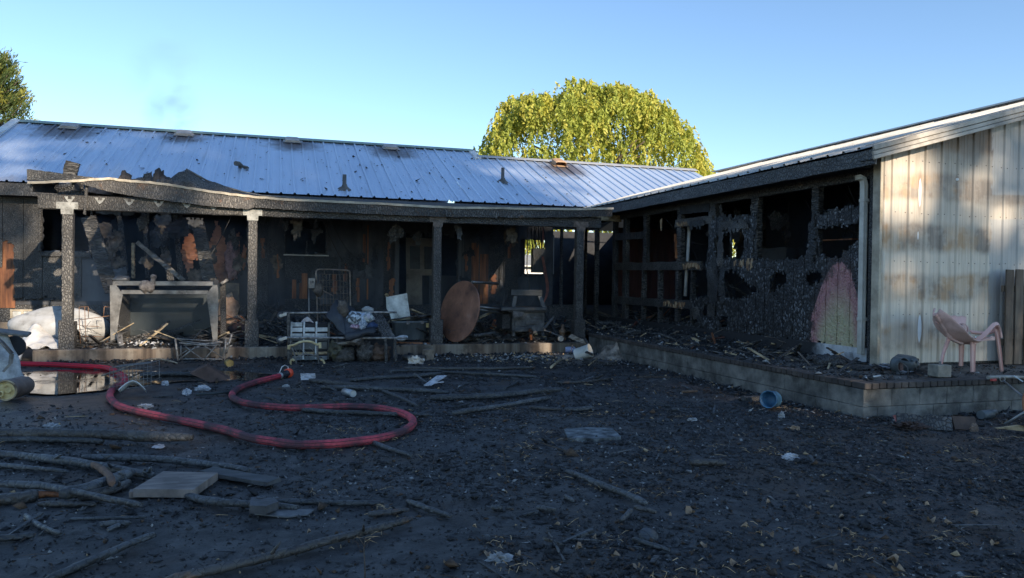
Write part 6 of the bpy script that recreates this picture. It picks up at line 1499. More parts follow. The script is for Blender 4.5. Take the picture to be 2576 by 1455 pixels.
p = gd(1077, 905, .0); m = MB(); m.box(p + Vector((0, .03, .09)), (.17, .16, .20), rotm(.25), .01, jit=.008); tag(m.obj('cardboard_box', M('card', [(.3, (.10, .075, .055)), (.7, (.34, .27, .20))], 6, .9, bump=.3, dirt=.5)), 'small scorched cardboard box in front of the slab', 'box')
m = MB(); m.tube([gd(1015, 899, .05), gd(1045, 902, .05), gd(1068, 899, .05)], .05, 9, jit=.15); tag(m.obj('bent_sheet', grey_metal), 'bent grey metal strip left of the cardboard box', 'metal strip')
m = MB()
for a, b, dz in ((( 945, 806), (1070, 760), .0), ((1030, 775), (1075, 795), .0), ((960, 790), (1080, 800), 0)): m.beam(at(*a, 15.4), at(*b, 15.6), .11, .03, seg=8, jit=.006)
for i, ((a, b), lab) in enumerate(((((1032, 778), (1078, 797)), 'pale board slanting between the white panel and the third post'), (((925, 785), (985, 768)), 'charred lath lying behind the white panel'), (((1030, 806), (1090, 792)), 'dark lath resting over the tote'))):
    m = MB(); m.beam(at(*a, 15.2), at(*b, 15.4), .09, .025, seg=8, jit=.006); tag(m.obj('fallen_lath', pale_wood if i == 0 else char_board), lab, 'lath')
# round table top
YTt = 14.42
tc = at(1154, 783, YTt + .12); nrm = Vector((-.89, -.40, .20)).normalized()
t = thing('round_table', 'rusty brown round table tipped on its edge beside the third post', 'table', at(1148, 862, YTt))
tt_ = NT('table_rust'); c = tt_.ramp(tt_.noise(2.2, 7, None, .65), [(.3, (.07, .04, .034)), (.45, (.20, .095, .062)), (.60, (.32, .15, .095)), (.78, (.44, .27, .19))])
c = tt_.mix(tt_.step(tt_.noise(3.4, 7, None, .7), .60, .72), c, (.055, .05, .055)); tabm = tt_.out(c, .55, .1, tt_.bump(tt_.noise(18, 5), .25, .01))
m = MB(); m.lathe([(0, .0), (.60, .0), (.612, -.004), (.616, -.02), (.606, -.03), (.0, -.028)], tc, nrm, 56, smooth=False)
m.v = [(x, y, z) for x, y, z in m.v]; m.obj('table_top', tabm, t)
q = nrm.to_track_quat('Z', 'Y').to_matrix()
for a, b, nm in (((1187, 710), (1252, 714), 'leg'), ((1200, 772), (1300, 783), 'leg'), ((1196, 778), (1280, 790), 'leg')):
    p, e_ = at(*a, YTt + .3), at(*b, YTt + .85); m = MB(); m.tube([p, p.lerp(e_, .5), e_], [.03, .027, .03], 9, jit=.06); m.obj(nm, grey_metal, t)
m = MB(); p, e_ = at(1190, 845, 14.6), at(1245, 838, 14.9); m.tube([p, e_], .035, 8, jit=.1); tag(m.obj('loose_pipe', lead), 'loose dark pipe on the slab right of the round table', 'pipe')
m = MB(); p, e_ = at(1205, 800, 15.4), at(1258, 775, 15.9); m.beam(p, e_, .05, .04, seg=6, jit=.004); tag(m.obj('loose_bar', pale_wood), 'pale bar leaning between round table and stove', 'bar')
# stove
YV = 15.0
t = thing('wood_stove', 'scorched iron stove with relief front, on the slab between third and fourth posts', 'stove', at(1325, 838, YV))
iron = M('stove_iron', [(.3, (.045, .043, .042)), (.55, (.13, .125, .12)), (.8, (.34, .32, .29))], 5, .6, metal=.2, bump=.3, dirt=.35)
def bx(nm, a, b, y0, y1, mt, bev=.012):
    p, q = at(*a, YV + y0), at(*b, YV + y0); m = MB(); m.span((p.x, YV + y0, p.z), (q.x, YV + y1, q.z), bev); return m.obj(nm, mt, t)
body = bx('body', (1288, 836), (1370, 786), 0, .55, iron); bx('top_plate', (1260, 783), (1376, 774), -.10, .62, M('stove_top', [(.3, (.03, .03, .03)), (.7, (.16, .15, .14))], 5, .6, metal=.2, bump=.2), .015); bx('under_plate', (1278, 787), (1374, 783), -.05, .58, iron)
bx('side_chamber', (1262, 828), (1284, 790), .1, .5, char_board); 
for i, (a, b) in enumerate((((1305, 803), (1332, 795)), ((1336, 803), (1364, 795)), ((1322, 817), (1354, 808)), ((1294, 822), (1318, 806)))):
    p, q = at(*a, YV - .012), at(*b, YV - .012); m = MB(); m.span((p.x, YV - .015, p.z), (q.x, YV + .004, q.z), .006); m.obj('relief_panel', iron, body)
for px in (1292, 1335, 1366): bx('leg', (px - 4, 846), (px + 4, 834), .02, .08, iron, .006)
for a, b, w in (((1290, 775), (1297, 738), .085), ((1368, 775), (1354, 738), .085)): m = MB(); m.beam(at(*a, YV + .1), at(*b, YV + .1), w, .05, up=(0, 1, 0)); m.obj('hood_post', M('hood_steel', [(.3, (.06, .065, .07)), (.7, (.17, .18, .19))], 4, .5, metal=.3), t)
hdm = M('hood_dark', [(.3, (.025, .028, .03)), (.7, (.09, .095, .10))], 4, .5, metal=.3); m = MB(); m.beam(at(1284, 736, YV + .1), at(1362, 737, YV + .1), .09, .13, up=(0, 0, 1)); m.obj('hood_rail', hdm, t); m = MB(); m.beam(at(1263, 775, YV + .55), at(1270, 736, YV + .55), .06, .06, up=(0, 1, 0)); m.obj('rear_post', hdm, t)
m = MB(); m.prism([at(a, b, YV - .15) for a, b in ((1290, 782), (1318, 786), (1312, 796), (1292, 800))], (0, .1, 0)); m.obj('side_lug', lump, t)
m = MB(); m.beam(at(1292, 832, 14.6), at(1342, 820, 14.75), .10, .03); m.beam(at(1340, 822, 14.7), at(1345, 838, 14.7), .08, .03, up=(0, 1, 0)); tag(m.obj('angle_bracket', lead), 'dark angle bracket standing before the stove', 'bracket')
m = MB(); m.beam(at(1368, 828, 14.6), at(1392, 798, 14.9), .05, .03); m.beam(at(1368, 830, 14.6), at(1412, 847, 14.5), .08, .03); tag(m.obj('broken_frame', lead), 'dark broken frame leaning right of the stove', 'frame')
# breaker box with cables
YB = 17.6
t = thing('breaker_box', 'sooty open breaker box hanging on black cables between house and wing', 'breaker box', at(1356, 690, YB))
p, q = at(1339, 686, YB), at(1374, 626, YB); m = MB(); m.span((p.x, YB, p.z), (q.x, YB + .14, q.z), .01); m.obj('box', M('breaker_steel', [(.3, (.02, .022, .025)), (.7, (.065, .07, .075))], 3, .5, metal=.2), t)
m = MB(); m.lathe([(.05, 0), (.05, .004), (.035, -.01), (0, -.012)], at(1359, 637, YB - .002), (0, -1, 0), 14); m.obj('knockout', soot_black, t)
for i in range(6):
    a = at(1338 + i * 5.5, 570, YB + .05); b = at(1342 + i * 5, 628, YB + .05); m = MB(); m.tube(spline([a, a.lerp(b, .5) + Vector((R.uniform(-.06, .06), 0, 0)), b], 4), .014, 6); m.obj('cable', soot_black, t)
cop = M('copper_cable', [(.3, (.22, .05, .03)), (.7, (.50, .16, .10))], 9, .5)
for i in range(3):
    m = MB(); m.tube(spline([at(a, b, YB - .05 - .01 * i) for a, b in ((1362 + i * 2, 645), (1368 + i * 2.4, 680), (1374 + i * 2.5, 720), (1372 + i * 2, 745), (1363, 772))], 5), .007, 5); m.obj('copper_cable', cop, t)
for i in range(2): m = MB(); m.tube(spline([at(1363 + i * 3, 572, YB), at(1365 + i * 2, 600, YB), at(1361 + i * 2, 626, YB)], 4), .008, 5); m.obj('copper_cable', cop, t)
m = MB(); m.tube([at(1327, 575, YB), at(1325, 680, YB), at(1335, 740, YB)], .014, 6); m.obj('conduit', lead, t)
# right end of the slab
c = at(1413, 856, 14.35); m = MB(); m.lathe([(0, 0), (.085, 0), (.085, .05), (.05, .07), (.055, .13), (.075, .15), (.075, .19), (.045, .22), (.03, .26), (.035, .30), (.02, .32), (0, .32)], c + Vector((0, 0, .0)), (.05, 0, 1), 14); tag(m.obj('brass_valve', M('rusty_brass', [(.3, (.06, .035, .025)), (.7, (.24, .15, .09))], 12, .6, metal=.3, bump=.5)), 'rusty stub valve standing at the slab edge left of the fourth post', 'valve')
c = at(1411, 853, 14.2); m = MB(); m.lathe([(0, .0), (.03, 0), (.055, -.01), (.06, .02), (.06, .13), (0, .13)], c, (.2, 1, .0), 14); tag(m.obj('white_pipe_end', M('bone_white', [(.3, (.35, .28, .22)), (.7, (.62, .54, .45))], 9, .6)), 'short pale pipe with round open end at the foot of the valve', 'pipe')
m = MB(); m.beam(at(1432, 846, 14.1), at(1476, 862, 14.0), .11, .09, seg=9, jit=.012, taper=.6); tag(m.obj('split_log', M('split_pale', [(.3, (.12, .09, .07)), (.6, (.40, .34, .28)), (.8, (.55, .5, .43))], 5, .8, stretch=(1, 6, 6), bump=.6)), 'pale split log leaning off the slab at the fourth post', 'log')
c = gd(1466, 888, .12); m = MB(); m.lathe([(0, -.15), (.115, -.15), (.118, -.14), (.128, .13), (.135, .14), (.135, .155), (.125, .155), (.11, -.13), (0, -.13)], c, (.55, -.45, .25), 22)
tag(m.obj('white_bucket', M('bucket_white', [(.3, (.48, .47, .42)), (.7, (.70, .69, .64))], 3, .5, dirt=.25)), 'white plastic bucket tipped over on the ash heap', 'bucket')
c = gd(1436, 880, .09); m = MB(); m.lathe([(0, -.12), (.055, -.115), (.062, -.09), (.062, .05), (.05, .08), (.025, .10), (.025, .13), (0, .13)], c, (1, -.2, .05), 16); tag(m.obj('blue_bottle', M('bottle', [(.3, (.16, .20, .40)), (.7, (.45, .50, .62))], 9, .35)), 'small blue and white bottle lying left of the white bucket', 'bottle')
m = MB(); m.beam(gd(1478, 907, .03), gd(1541, 915, .03), .20, .06, seg=6, jit=.006); tag(m.obj('dark_plank', char_dark), 'thick black plank lying on the ash below the bucket', 'plank')
m = MB(); m.tube([gd(1480, 919, .02), gd(1502, 903, .09)], .012, 5); tag(m.obj('pale_stake', pale_wood), 'thin pale stake resting on the black plank', 'stake')
m = MB(); m.tube([gd(1386, 924, .03), gd(1398, 914, .04), gd(1410, 905, .06)], [.025, .02, .03], 7, jit=.1); tag(m.obj('bone_stick', pale_wood), 'short pale stick pointing up from the yard below the valve', 'stick')
m = MB(); m.tube([at(1437, 870, 13.6), at(1452, 888, 13.4), at(1470, 905, 13.3)], .008, 5); m.tube([at(1440, 868, 13.6), at(1434, 892, 13.5)], .008, 5); tag(m.obj('wire_tripod', gw), 'thin bent wire standing in the ash left of the bucket', 'wire')
m = MB(); m.beam(gd(1474, 886, .3), gd(1492, 893, .05), .03, .03, seg=5, jit=.006); m.beam(at(1470, 852, 14), gd(1495, 893, .05), .04, .03, seg=6, jit=.006); tag(m.obj('burnt_stick', char_board), 'burnt stick propped from the slab to the ash heap', 'stick')
m = MB(); c = at(1512, 846, 14.5); m.box(c, (.5, .14, .12), rotm(-.15), .01, jit=.01); tag(m.obj('fallen_brick', M('red_scorched', [(.3, (.05, .035, .03)), (.7, (.15, .085, .07))], 5, .85, bump=.5)), 'reddish scorched block lying behind the fourth post', 'block')
m = MB(); c = at(1560, 818, 16.2); m.box(c, (1.2, .16, .16), rotm(-.1), .012, jit=.01); tag(m.obj('grey_timber', grey_metal), 'grey timber lying where house and wing meet', 'timber')
def heap(nm, px, w, d, h, mt, lab, seed):
    c = gd(*px, 0); m = MB(); m.sheet(lambda u, v: Vector((c.x + (u - .5) * w, c.y + (v - .5) * d, max(-.03, h * math.exp(-((u - .5) ** 2 + (v - .5) ** 2) * 11) * (1 + .6 * mn.noise(Vector((u * 5, v * 5, seed)))) + .05 * mn.noise(Vector((u * 14, v * 14, seed))) + .02 * mn.noise(Vector((u * 40, v * 40, seed))) - .03))), 44, 32); return tag(m.obj(nm, mt), lab, 'ash heap')
ash_m = M('tan_ash', [(.25, (.05, .04, .034)), (.45, (.20, .165, .13)), (.62, (.36, .30, .24)), (.8, (.52, .44, .36))], 7, .95, bump=1.0, bscale=40, dirt=.5)
heap('ash_heap', (1552, 902), 1.1, .9, .32, ash_m, 'tan ash heap against the patio wall below the slab corner', 3)
heap('ash_heap', (1460, 900), 1.7, .8, .10, ash_m, 'low spread of pale ash round the white bucket', 8)

# ------------------------------------------------------------------ on and below the patio, right
c = gd(1938, 1026, 0) + Vector((0, 0, .10)); bl = M('blue_tin', [(.3, (.03, .10, .19)), (.6, (.07, .20, .34)), (.8, (.14, .29, .42))], 9, .5, metal=.1, bump=.2, dirt=.35)
ax = Vector((-.85, -.60, .12)).normalized()
t = thing('blue_can', 'open blue paint can lying in the yard by the patio wall', 'can', (c.x, c.y, 0)); m = MB(); m.lathe([(0, -.10), (.098, -.10), (.102, -.095), (.100, .08), (.104, .085), (.104, .095), (.096, .095), (.094, -.08), (0, -.085)], c, ax, 24); m.obj('body', bl, t)
m = MB(); m.lathe([(.1, .083), (.104, .085), (.104, .093), (.096, .093), (.096, .083)], c, ax, 24); m.obj('rim', bl, t)
m = MB(); m.beam(gd(1870, 1003, .05), gd(1920, 1001, .05), .10, .05, seg=6, jit=.006); tag(m.obj('wood_scrap', char_board), 'charred wood scrap touching the mouth of the blue can', 'wood scrap')
# electric motor
Z = HP
c = at(2284, 914, 7.55); mo = M('motor_grey', [(.3, (.045, .055, .06)), (.6, (.13, .15, .155)), (.8, (.25, .27, .27))], 5, .5, metal=.3, bump=.2, dirt=.35)
t = thing('electric_motor', 'round grey electric motor lying on the patio before the metal wall', 'motor', (c.x, c.y, HP)); c = Vector((c.x, c.y, HP + .105)); ax = Vector((.55, -.82, -.10)).normalized(); q = ax.to_track_quat('Z', 'Y').to_matrix()
m = MB(); m.lathe([(0, -.16), (.07, -.16), (.098, -.13), (.104, -.10), (.104, .04), (.096, .075), (.07, .10), (.045, .105), (.04, .115), (0, .117)], c, ax, 26); m.obj('housing', mo, t)
for k in range(5):
    a = k * 1.257; m = MB(); m.box(c + q @ Vector((.066 * math.cos(a), .066 * math.sin(a), .098)), (.035, .035, .02), q @ rotm(a), .006); m.obj('cooling_slot', soot_black, t)
m = MB(); m.lathe([(.032, .11), (.032, .125), (.026, .13), (0, .13)], c, ax, 14); m.obj('shaft_cap', grey_metal, t)
for k in range(3): a = .5 + k * 2.1; m = MB(); m.lathe([(.014, 0), (.014, .03), (0, .03)], c + q @ Vector((.10 * math.cos(a), .10 * math.sin(a), .05)), q @ Vector((math.cos(a), math.sin(a), .3)), 8); m.obj('lug', mo, t)
c2 = at(2252, 912, 7.5); c2.z = HP + .10; m = MB()
m.sheet(lambda u, v: c2 + Vector((.085 * math.cos(u * 4.6 + .6) + .03 * v, -.05 + .16 * (v - .5), .095 * math.sin(u * 4.6 + .6))), 22, 5, .006); m.obj('split_cover', mo, t)
m = MB(); m.box(c2 + Vector((.03, 0, -.02)), (.07, .12, .10), rotm(.3), .01); m.obj('winding', M('winding', [(.3, (.06, .035, .03)), (.7, (.16, .09, .08))], 12, .6), t)
m = MB(); m.tube(spline([c2 + Vector((.02, -.08, .03)), c2 + Vector((.05, -.13, -.02)), c2 + Vector((.05, -.15, -.10))], 4), .007, 5); m.obj('lead_wire', lead, t)
for i, (px, py, w, h, lab) in enumerate(((2218, 925, .10, .05, 'white flaky paper ash at the foot of the metal wall corner'), (2247, 928, .13, .035, 'white paper ash spread before the motor'), (2262, 938, .12, .02, 'thin white ash flakes near the brick edge'))):
    c3 = gd(px, py, HP); m = MB()
    for k in range(26):
        o_ = Vector((R.gauss(0, w * .5), R.gauss(0, w * .4), abs(R.gauss(0, h * .5)) + .006)); m.sheet(lambda u, v: c3 + o_ + Vector(((u - .5) * .07 + .01 * v, (v - .5) * .06, .025 * mn.noise(Vector((u * 3 + k, v * 3, i))))), 3, 3, .0)
    tag(m.obj('paper_ash', white_ash), lab, kind='stuff')
m = MB(); m.box(gd(2240, 918, HP + .01), (.16, .06, .012), rotm(.4), .003); tag(m.obj('green_scrap', M('green', [(.3, (.10, .22, .08)), (.7, (.28, .42, .20))], 9, .6)), 'small green scrap behind the white paper ash', 'scrap')
m = MB(); m.tube([gd(2176, 951, HP + .01), gd(2214, 945, HP + .015)], .009, 6); tag(m.obj('white_stick', white_paint), 'thin white stick lying near the patio corner', 'stick')
for k, (px, py, lab, mt) in enumerate(((2140, 905, 'white crumpled flap against the pale wall skirt', paper_ash), (2153, 900, 'pale square tile fragment leaning on the wall skirt', footing_mat))):
    m = MB(); c3 = gd(px, py + 6, HP); m.sheet(lambda u, v: c3 + Vector(((u - .5) * .14, .05 * v, .13 * v + .02 * mn.noise(Vector((u * 4, v * 4, k))))), 5, 5, .006); tag(m.obj('fragment', mt), lab, 'fragment')
for k, (px, py, w, h, lab) in enumerate(((2085, 912, .20, .10, 'large black lump before the pale wall skirt'), (2050, 905, .12, .07, 'dark lump with ash left of the large lump'), (2170, 925, .25, .03, 'flat black crust beside the downspout'))):
    m = MB(); m.blob(gd(px, py, HP + h * .3), (w, w * .7, h), 18, 10, .5, 3, seed=k * 3 + 1); tag(m.obj('charred_lump', char_dark), lab, 'lump')
# cinder block with pipe stub
c = gd(2378, 950, HP); t = thing('cement_block', 'square grey cement block with the chair leg standing on it', 'block', (c.x, c.y + .09, HP))
m = MB(); m.box((c.x, c.y + .09, HP + .072), (.19, .17, .145), rotm(-.12), .008, jit=.004); m.obj('block', M('cement', [(.3, (.16, .15, .125)), (.7, (.36, .34, .29))], 6, .9, bump=.5, dirt=.3), t)
m = MB(); m.lathe([(.014, 0), (.014, .03), (.01, .032), (0, .032)], (c.x + .04, c.y + .12, HP + .145), n=8); m.obj('bolt', grey_metal, t)
# melted plastic chair
pk = M('pink_plastic', [(.3, (.58, .33, .28)), (.5, (.70, .42, .36)), (.75, (.76, .48, .42))], 3.5, .45, bump=.15, bscale=14)
pk2 = M('pink_plastic_blistered', [(.3, (.48, .30, .26)), (.55, (.62, .41, .36)), (.8, (.70, .48, .43))], 9, .6, bump=.5, bscale=26)
YCh = 7.45; cb = gd(2446, 937, HP); Y1 = cb.y
t = thing('plastic_chair', 'melted pink plastic chair slumped on the patio before the metal wall', 'chair', (cb.x, cb.y, HP))
def ch(nm, pts, w, mt=pk, th=.014, dirn=None):
    # a strap of plastic: pts are (px, py, depth, half width)
    P = [at(a, b, Y1 + d) for a, b, d in pts]; S = spline(P, 5) if len(P) > 2 else [P[0].lerp(P[1], i / 6) for i in range(7)]
    m = MB(); n = len(S); ws = w if isinstance(w, list) else [w, w]
    vs = []
    for i, p in enumerate(S):
        tdir = (S[min(i + 1, n - 1)] - S[max(i - 1, 0)]).normalized(); sd = (dirn or Vector((1, 0, 0))); sd = (sd - tdir * sd.dot(tdir)).normalized(); nn = tdir.cross(sd)
        f = i / (n - 1) * (len(ws) - 1); k = min(int(f), len(ws) - 2); ww = ws[k] + (ws[k + 1] - ws[k]) * (f - k)
        for a, b in ((-1, .2), (-.9, 1), (-.75, .1), (.75, .1), (.9, 1), (1, .2), (.9, -.8), (-.9, -.8)): vs.append(p + sd * (a * ww) - nn * (b * th))
    m.add(vs, [(i * 8 + j, i * 8 + (j + 1) % 8, i * 8 + 8 + (j + 1) % 8, i * 8 + 8 + j) for i in range(n - 1) for j in range(8)] + [tuple(range(8))[::-1], tuple((n - 1) * 8 + j for j in range(8))], 0, False)
    return m.obj(nm, mt, t)
ch('leg', [(2446, 936, 0), (2446, 900, 0), (2447, 856, .0)], [.030, .034, .040]); ch('leg', [(2519, 935, .02), (2514, 890, .02), (2507, 840, .03), (2503, 822, .05)], [.018, .022, .026, .03])
ch('leg', [(2416, 921, .42), (2417, 890, .42), (2418, 850, .40)], [.028, .034, .042]); ch('leg', [(2366, 920, .05), (2372, 890, .07), (2382, 862, .12), (2390, 840, .18)], [.012, .016, .022, .026])
m = MB(); m.blob(at(2364, 928, Y1 + .04), (.028, .03, .045), 12, 8, .4, 3, seed=2); m.obj('melted_foot', lump, t)
ch('seat_apron', [(2448, 862, 0), (2470, 854, .0), (2500, 852, .03)], [.026, .022, .024], dirn=Vector((0, 0, 1)))
# slumped shell of back and seat
def shell_fn(u, v):
    # u: from back tip to seat front, v: across
    prof = spline([Vector(at(a, b, Y1 + .18)) for a, b in ((2350, 792), (2362, 812), (2378, 838), (2398, 856), (2420, 864), (2442, 858), (2456, 850))], 4); f = u * (len(prof) - 1); i = min(int(f), len(prof) - 2)
    p = prof[i].lerp(prof[i + 1], f - i); wd = .05 + .24 * min(1, u * 3.2) * (1 - .25 * u); k = (v - .5) * 2
    lift = .09 * k * k * (1 - u * .5)
    up = Vector((.55, 0, .85)) if u < .55 else Vector((.1, 0, 1))
    return p + Vector((.02 * k, wd * k, 0)) + up * (lift + .10 * math.sin(u * 3.1) * max(0, k) ** 2) + Vector((0, 0, .014 * mn.noise(Vector((u * 7, v * 5, 2)))))
m = MB(); m.sheet(shell_fn, 30, 16, .014); m.obj('slumped_back', pk2, t)
m = MB(); m.sheet(lambda u, v: at(2352 + 76 * u, 794 + 3 * u + (2 + 40 * u) * v + 16 * v, Y1 + .40 - .22 * v) + Vector((0, -.03 * math.sin(u * 3.1) + .02 * mn.noise(Vector((u * 5, v * 5, 1))), .012 * mn.noise(Vector((u * 8, v * 6, 4))))), 16, 10, .012); m.obj('folded_back', pk, t)
m = MB(); p, q2 = at(2350, 791, Y1 + .16), at(2392, 852, Y1 + .14); m.tube(spline([p, p.lerp(q2, .3) + Vector((.01, 0, .0)), p.lerp(q2, .7), q2, at(2418, 863, Y1 + .10)], 5), [.030, .032, .034, .036, .04] * 4 + [.05], 10, flat=.8); m.obj('curled_edge', pk2, t)
c = at(2421, 828, Y1 + .06); m = MB()
m.lathe([(.075, -.10), (.078, .0), (.074, .012), (.062, .012), (.058, -.09)], c, (-.25, -.9, .25), 20); m.obj('curled_roll', pk2, t)
m = MB(); m.blob(c + Vector((0, -.005, .0)), (.050, .03, .058), 16, 10, .2, 3); m.obj('blister', M('pink_pale', [(.3, (.50, .30, .25)), (.7, (.68, .46, .40))], 16, .5, bump=.5), t)
ch('arm_strap', [(2456, 856, -.01), (2472, 846, -.03), (2487, 830, -.03), (2500, 817, -.02), (2510, 817, .0), (2515, 832, .02), (2517, 850, .02)], [.030, .028, .026, .024, .026, .026], dirn=Vector((.2, .6, .75)))
ch('arm_strap', [(2440, 835, .15), (2465, 838, .18), (2488, 837, .15), (2503, 830, .08), (2508, 820, .03)], [.022, .02, .022, .02], dirn=Vector((.0, .7, .7)))
# tools at the right edge
pole = M('pole_grey', [(.3, (.16, .17, .175)), (.7, (.36, .37, .37))], 6, .4, metal=.5)
t = thing('long_handled_tool', 'grey long handled tool leaning down from the patio edge at right', 'tool', gd(2600, 1040)); p = at(2484, 951, 6.80); 
m = MB(); m.tube([at(2484, 950, 6.72), at(2520, 948, 6.72), at(2600, 950, 6.7)], [.022, .018, .018], 8); m.obj('crossbar', M('bar_tan', [(.3, (.20, .19, .17)), (.7, (.46, .44, .40))], 6, .6, dirt=.3), t)
m = MB(); m.tube([at(2522, 957, 6.68), at(2560, 988, 6.4), at(2605, 1024, 6.1)], .011, 8); m.obj('handle', pole, t)
m = MB(); m.box(at(2498, 956, 6.70), (.09, .03, .03), rotm(.1), .008); m.obj('red_grip', M('red_grip', [(.3, (.30, .02, .02)), (.7, (.55, .08, .07))], 9, .5), t)
m = MB(); m.tube(spline([at(a, b, 6.66) for a, b in ((2514, 950), (2516, 958), (2522, 960), (2527, 956), (2526, 949))], 4), .006, 6); m.obj('hook', galv, t)
m = MB(); m.beam(at(2550, 946, 6.68), at(2572, 960, 6.62), .035, .012); m.obj('clip', M('clip_blue', [(.3, (.45, .52, .58)), (.7, (.70, .76, .80))], 6, .4), t)
m = MB(); m.tube([gd(2526, 1068, .03), gd(2600, 1022, .25)], .012, 8); tag(m.obj('grey_pole', pole), 'lower grey pole slanting off the right edge of the frame', 'pole')
c = at(2585, 1022, 6.25); m = MB(); nrm = Vector((.35, -.85, .40)).normalized(); q = nrm.to_track_quat('Z', 'Y').to_matrix(); ring_ = [c + q @ Vector((.22 * math.cos(a) * math.cos(.6) - .09 * math.sin(a) * math.sin(.6), .22 * math.cos(a) * math.sin(.6) + .09 * math.sin(a) * math.cos(.6), 0)) for a in [2 * math.pi * i / 32 for i in range(32)]]
t = thing('oval_paddle', 'black oval with an orange wooden rim leaning at the right edge', 'paddle', (c.x, c.y, 0)); m = MB(); m.tube(ring_, .014, 8, closed=True); m.obj('rim', M('orange_wood', [(.3, (.16, .06, .025)), (.7, (.40, .16, .06))], 8, .6), t)
m = MB(); m.add(ring_, [tuple(range(32))]); m.obj('web', soot_black, t)
m = MB(); m.tube([gd(2466, 1044, .05), gd(2494, 1041, .05)], .05, 10); tag(m.obj('dark_tube', tote_m), 'short dark tube lying at the foot of the block wall', 'tube')
m = MB(); m.sheet(lambda u, v: gd(2500 + 12 * u, 1043, .05) + Vector((0, .05 * v, .05 * math.sin(v * 3.1))), 4, 6, .006); tag(m.obj('tin_scrap', grey_metal), 'curled tin scrap right of the dark tube', 'scrap')
m = MB(); m.beam(gd(2255, 1057, .06), gd(2392, 1068, .05), .15, .03, up=(0, -1, .4), seg=8, jit=.004); tag(m.obj('dark_board', char_dark), 'long dark board leaning at the foot of the block wall', 'board')
m = MB(); m.beam(gd(2396, 1064, .06), gd(2452, 1066, .05), .14, .025, up=(0, -1, .4), seg=5, jit=.004); tag(m.obj('brown_board', M('brown_board', [(.3, (.03, .02, .016)), (.7, (.10, .065, .05))], 5, .8)), 'short brown board right of the long dark board', 'board')
m = MB(); c = gd(2258, 1052, .06); m.add([c + Vector(v) for v in ((-.07, 0, .03), (.06, -.01, .05), (.05, .02, -.05), (-.02, .0, -.06))], [(0, 3, 2, 1)]); tag(m.obj('red_scrap', M('red_scrap', [(.3, (.50, .13, .11)), (.7, (.68, .25, .22))], 9, .6)), 'bright red torn scrap below the patio corner', 'scrap')
m = MB(); m.blob(gd(2290, 1072, .02), (.15, .10, .04), 26, 16, 1.0, 5, seed=17, smooth=False); tag(m.obj('rusty_scrap', M('rusty_bits', [(.3, (.025, .018, .015)), (.7, (.11, .065, .05))], 12, .8, bump=1)), 'tangled rusty scrap under the red scrap', 'scrap')
m = MB(); m.blob(gd(2347, 1066, .03), (.09, .06, .035), 14, 8, .5, 3, seed=19); tag(m.obj('foil_wrapper', M('foil', [(.3, (.28, .32, .25)), (.7, (.66, .70, .58))], 20, .5, bump=.8)), 'pale greenish foil wrapper near the block wall', 'wrapper')
m = MB(); m.prism([gd(2505, 1078, .02) + Vector((.0, 0, 0)), gd(2600, 1088, .02), gd(2600, 1076, .10), gd(2566, 1070, .08)], (0, .03, 0)); tag(m.obj('pale_offcut', pale_wood), 'pale wood offcut at the right edge of the yard', 'offcut')

# ------------------------------------------------------------------ litter, cinders and ash: past counting, so joined
def shards(name, pts, size, mats, probs, label, flat=.35, parent=None, seed=1, lift=.3):
    # uneven little wedges (8 faces) and bent flakes lying at the given points
    g = np.random.default_rng(seed); n = len(pts); pts = np.asarray(pts, float)
    s = (size[0] + (size[1] - size[0]) * g.random(n) ** 2.2)[:, None]
    base = np.array([[1, 0, 0], [-1, 0, 0], [0, 1, 0], [0, -1, 0], [0, 0, 1], [0, 0, -.6]], float)
    V = np.repeat(base[None], n, 0) * (1 + .55 * g.normal(size=(n, 6, 1)).clip(-1.2, 1.2))
    asp = np.stack([.5 + 1.3 * g.random(n) ** 2, .35 + .5 * g.random(n), flat * (.35 + 1.1 * g.random(n))], 1)
    V *= asp[:, None, :] * s[:, None, :]
    tilt = g.normal(0, .35, n); ct, st = np.cos(tilt), np.sin(tilt)
    x, y, z = V[..., 0].copy(), V[..., 1].copy(), V[..., 2].copy()
    V[..., 0] = x * ct[:, None] - z * st[:, None]; V[..., 2] = x * st[:, None] + z * ct[:, None]
    a = g.random(n) * 6.283; ca, sa = np.cos(a)[:, None], np.sin(a)[:, None]
    x = V[..., 0].copy(); V[..., 0] = x * ca - y * sa; V[..., 1] = x * sa + y * ca
    V += pts[:, None, :]; V[..., 2] += (s * asp[:, 2:3] * lift)
    F = np.array([[0, 2, 4], [2, 1, 4], [1, 3, 4], [3, 0, 4], [2, 0, 5], [1, 2, 5], [3, 1, 5], [0, 3, 5]], np.int32)
    faces = (F[None] + (np.arange(n) * 6)[:, None, None]).reshape(-1, 3)
    me = bpy.data.meshes.new(name); me.vertices.add(n * 6); me.loops.add(len(faces) * 3); me.polygons.add(len(faces))
    o3 = np.zeros(3)
    me.vertices.foreach_set('co', (V.reshape(-1, 3) - o3).ravel()); me.loops.foreach_set('vertex_index', faces.ravel())
    me.polygons.foreach_set('loop_start', np.arange(0, len(faces) * 3, 3, dtype=np.int32))
    for m in mats: me.materials.append(m)
    me.polygons.foreach_set('material_index', np.repeat(g.choice(len(mats), n, p=probs), 8).astype(np.int32)); me.update()
    o = bpy.data.objects.new(name, me); col.objects.link(o); return tag(o, label, kind='stuff')
L1 = M('cinder_black', [(.3, (.006, .006, .007)), (.7, (.022, .022, .024))], 20, .6, bump=.6)
L2 = M('cinder_grey', [(.3, (.03, .03, .032)), (.7, (.09, .09, .092))], 20, .7, bump=.6)
L3 = M('ash_pale', [(.3, (.18, .175, .17)), (.7, (.42, .41, .39))], 20, .9, bump=.6)
L4 = M('litter_brown', [(.3, (.035, .022, .014)), (.7, (.13, .075, .04))], 20, .8, bump=.6)
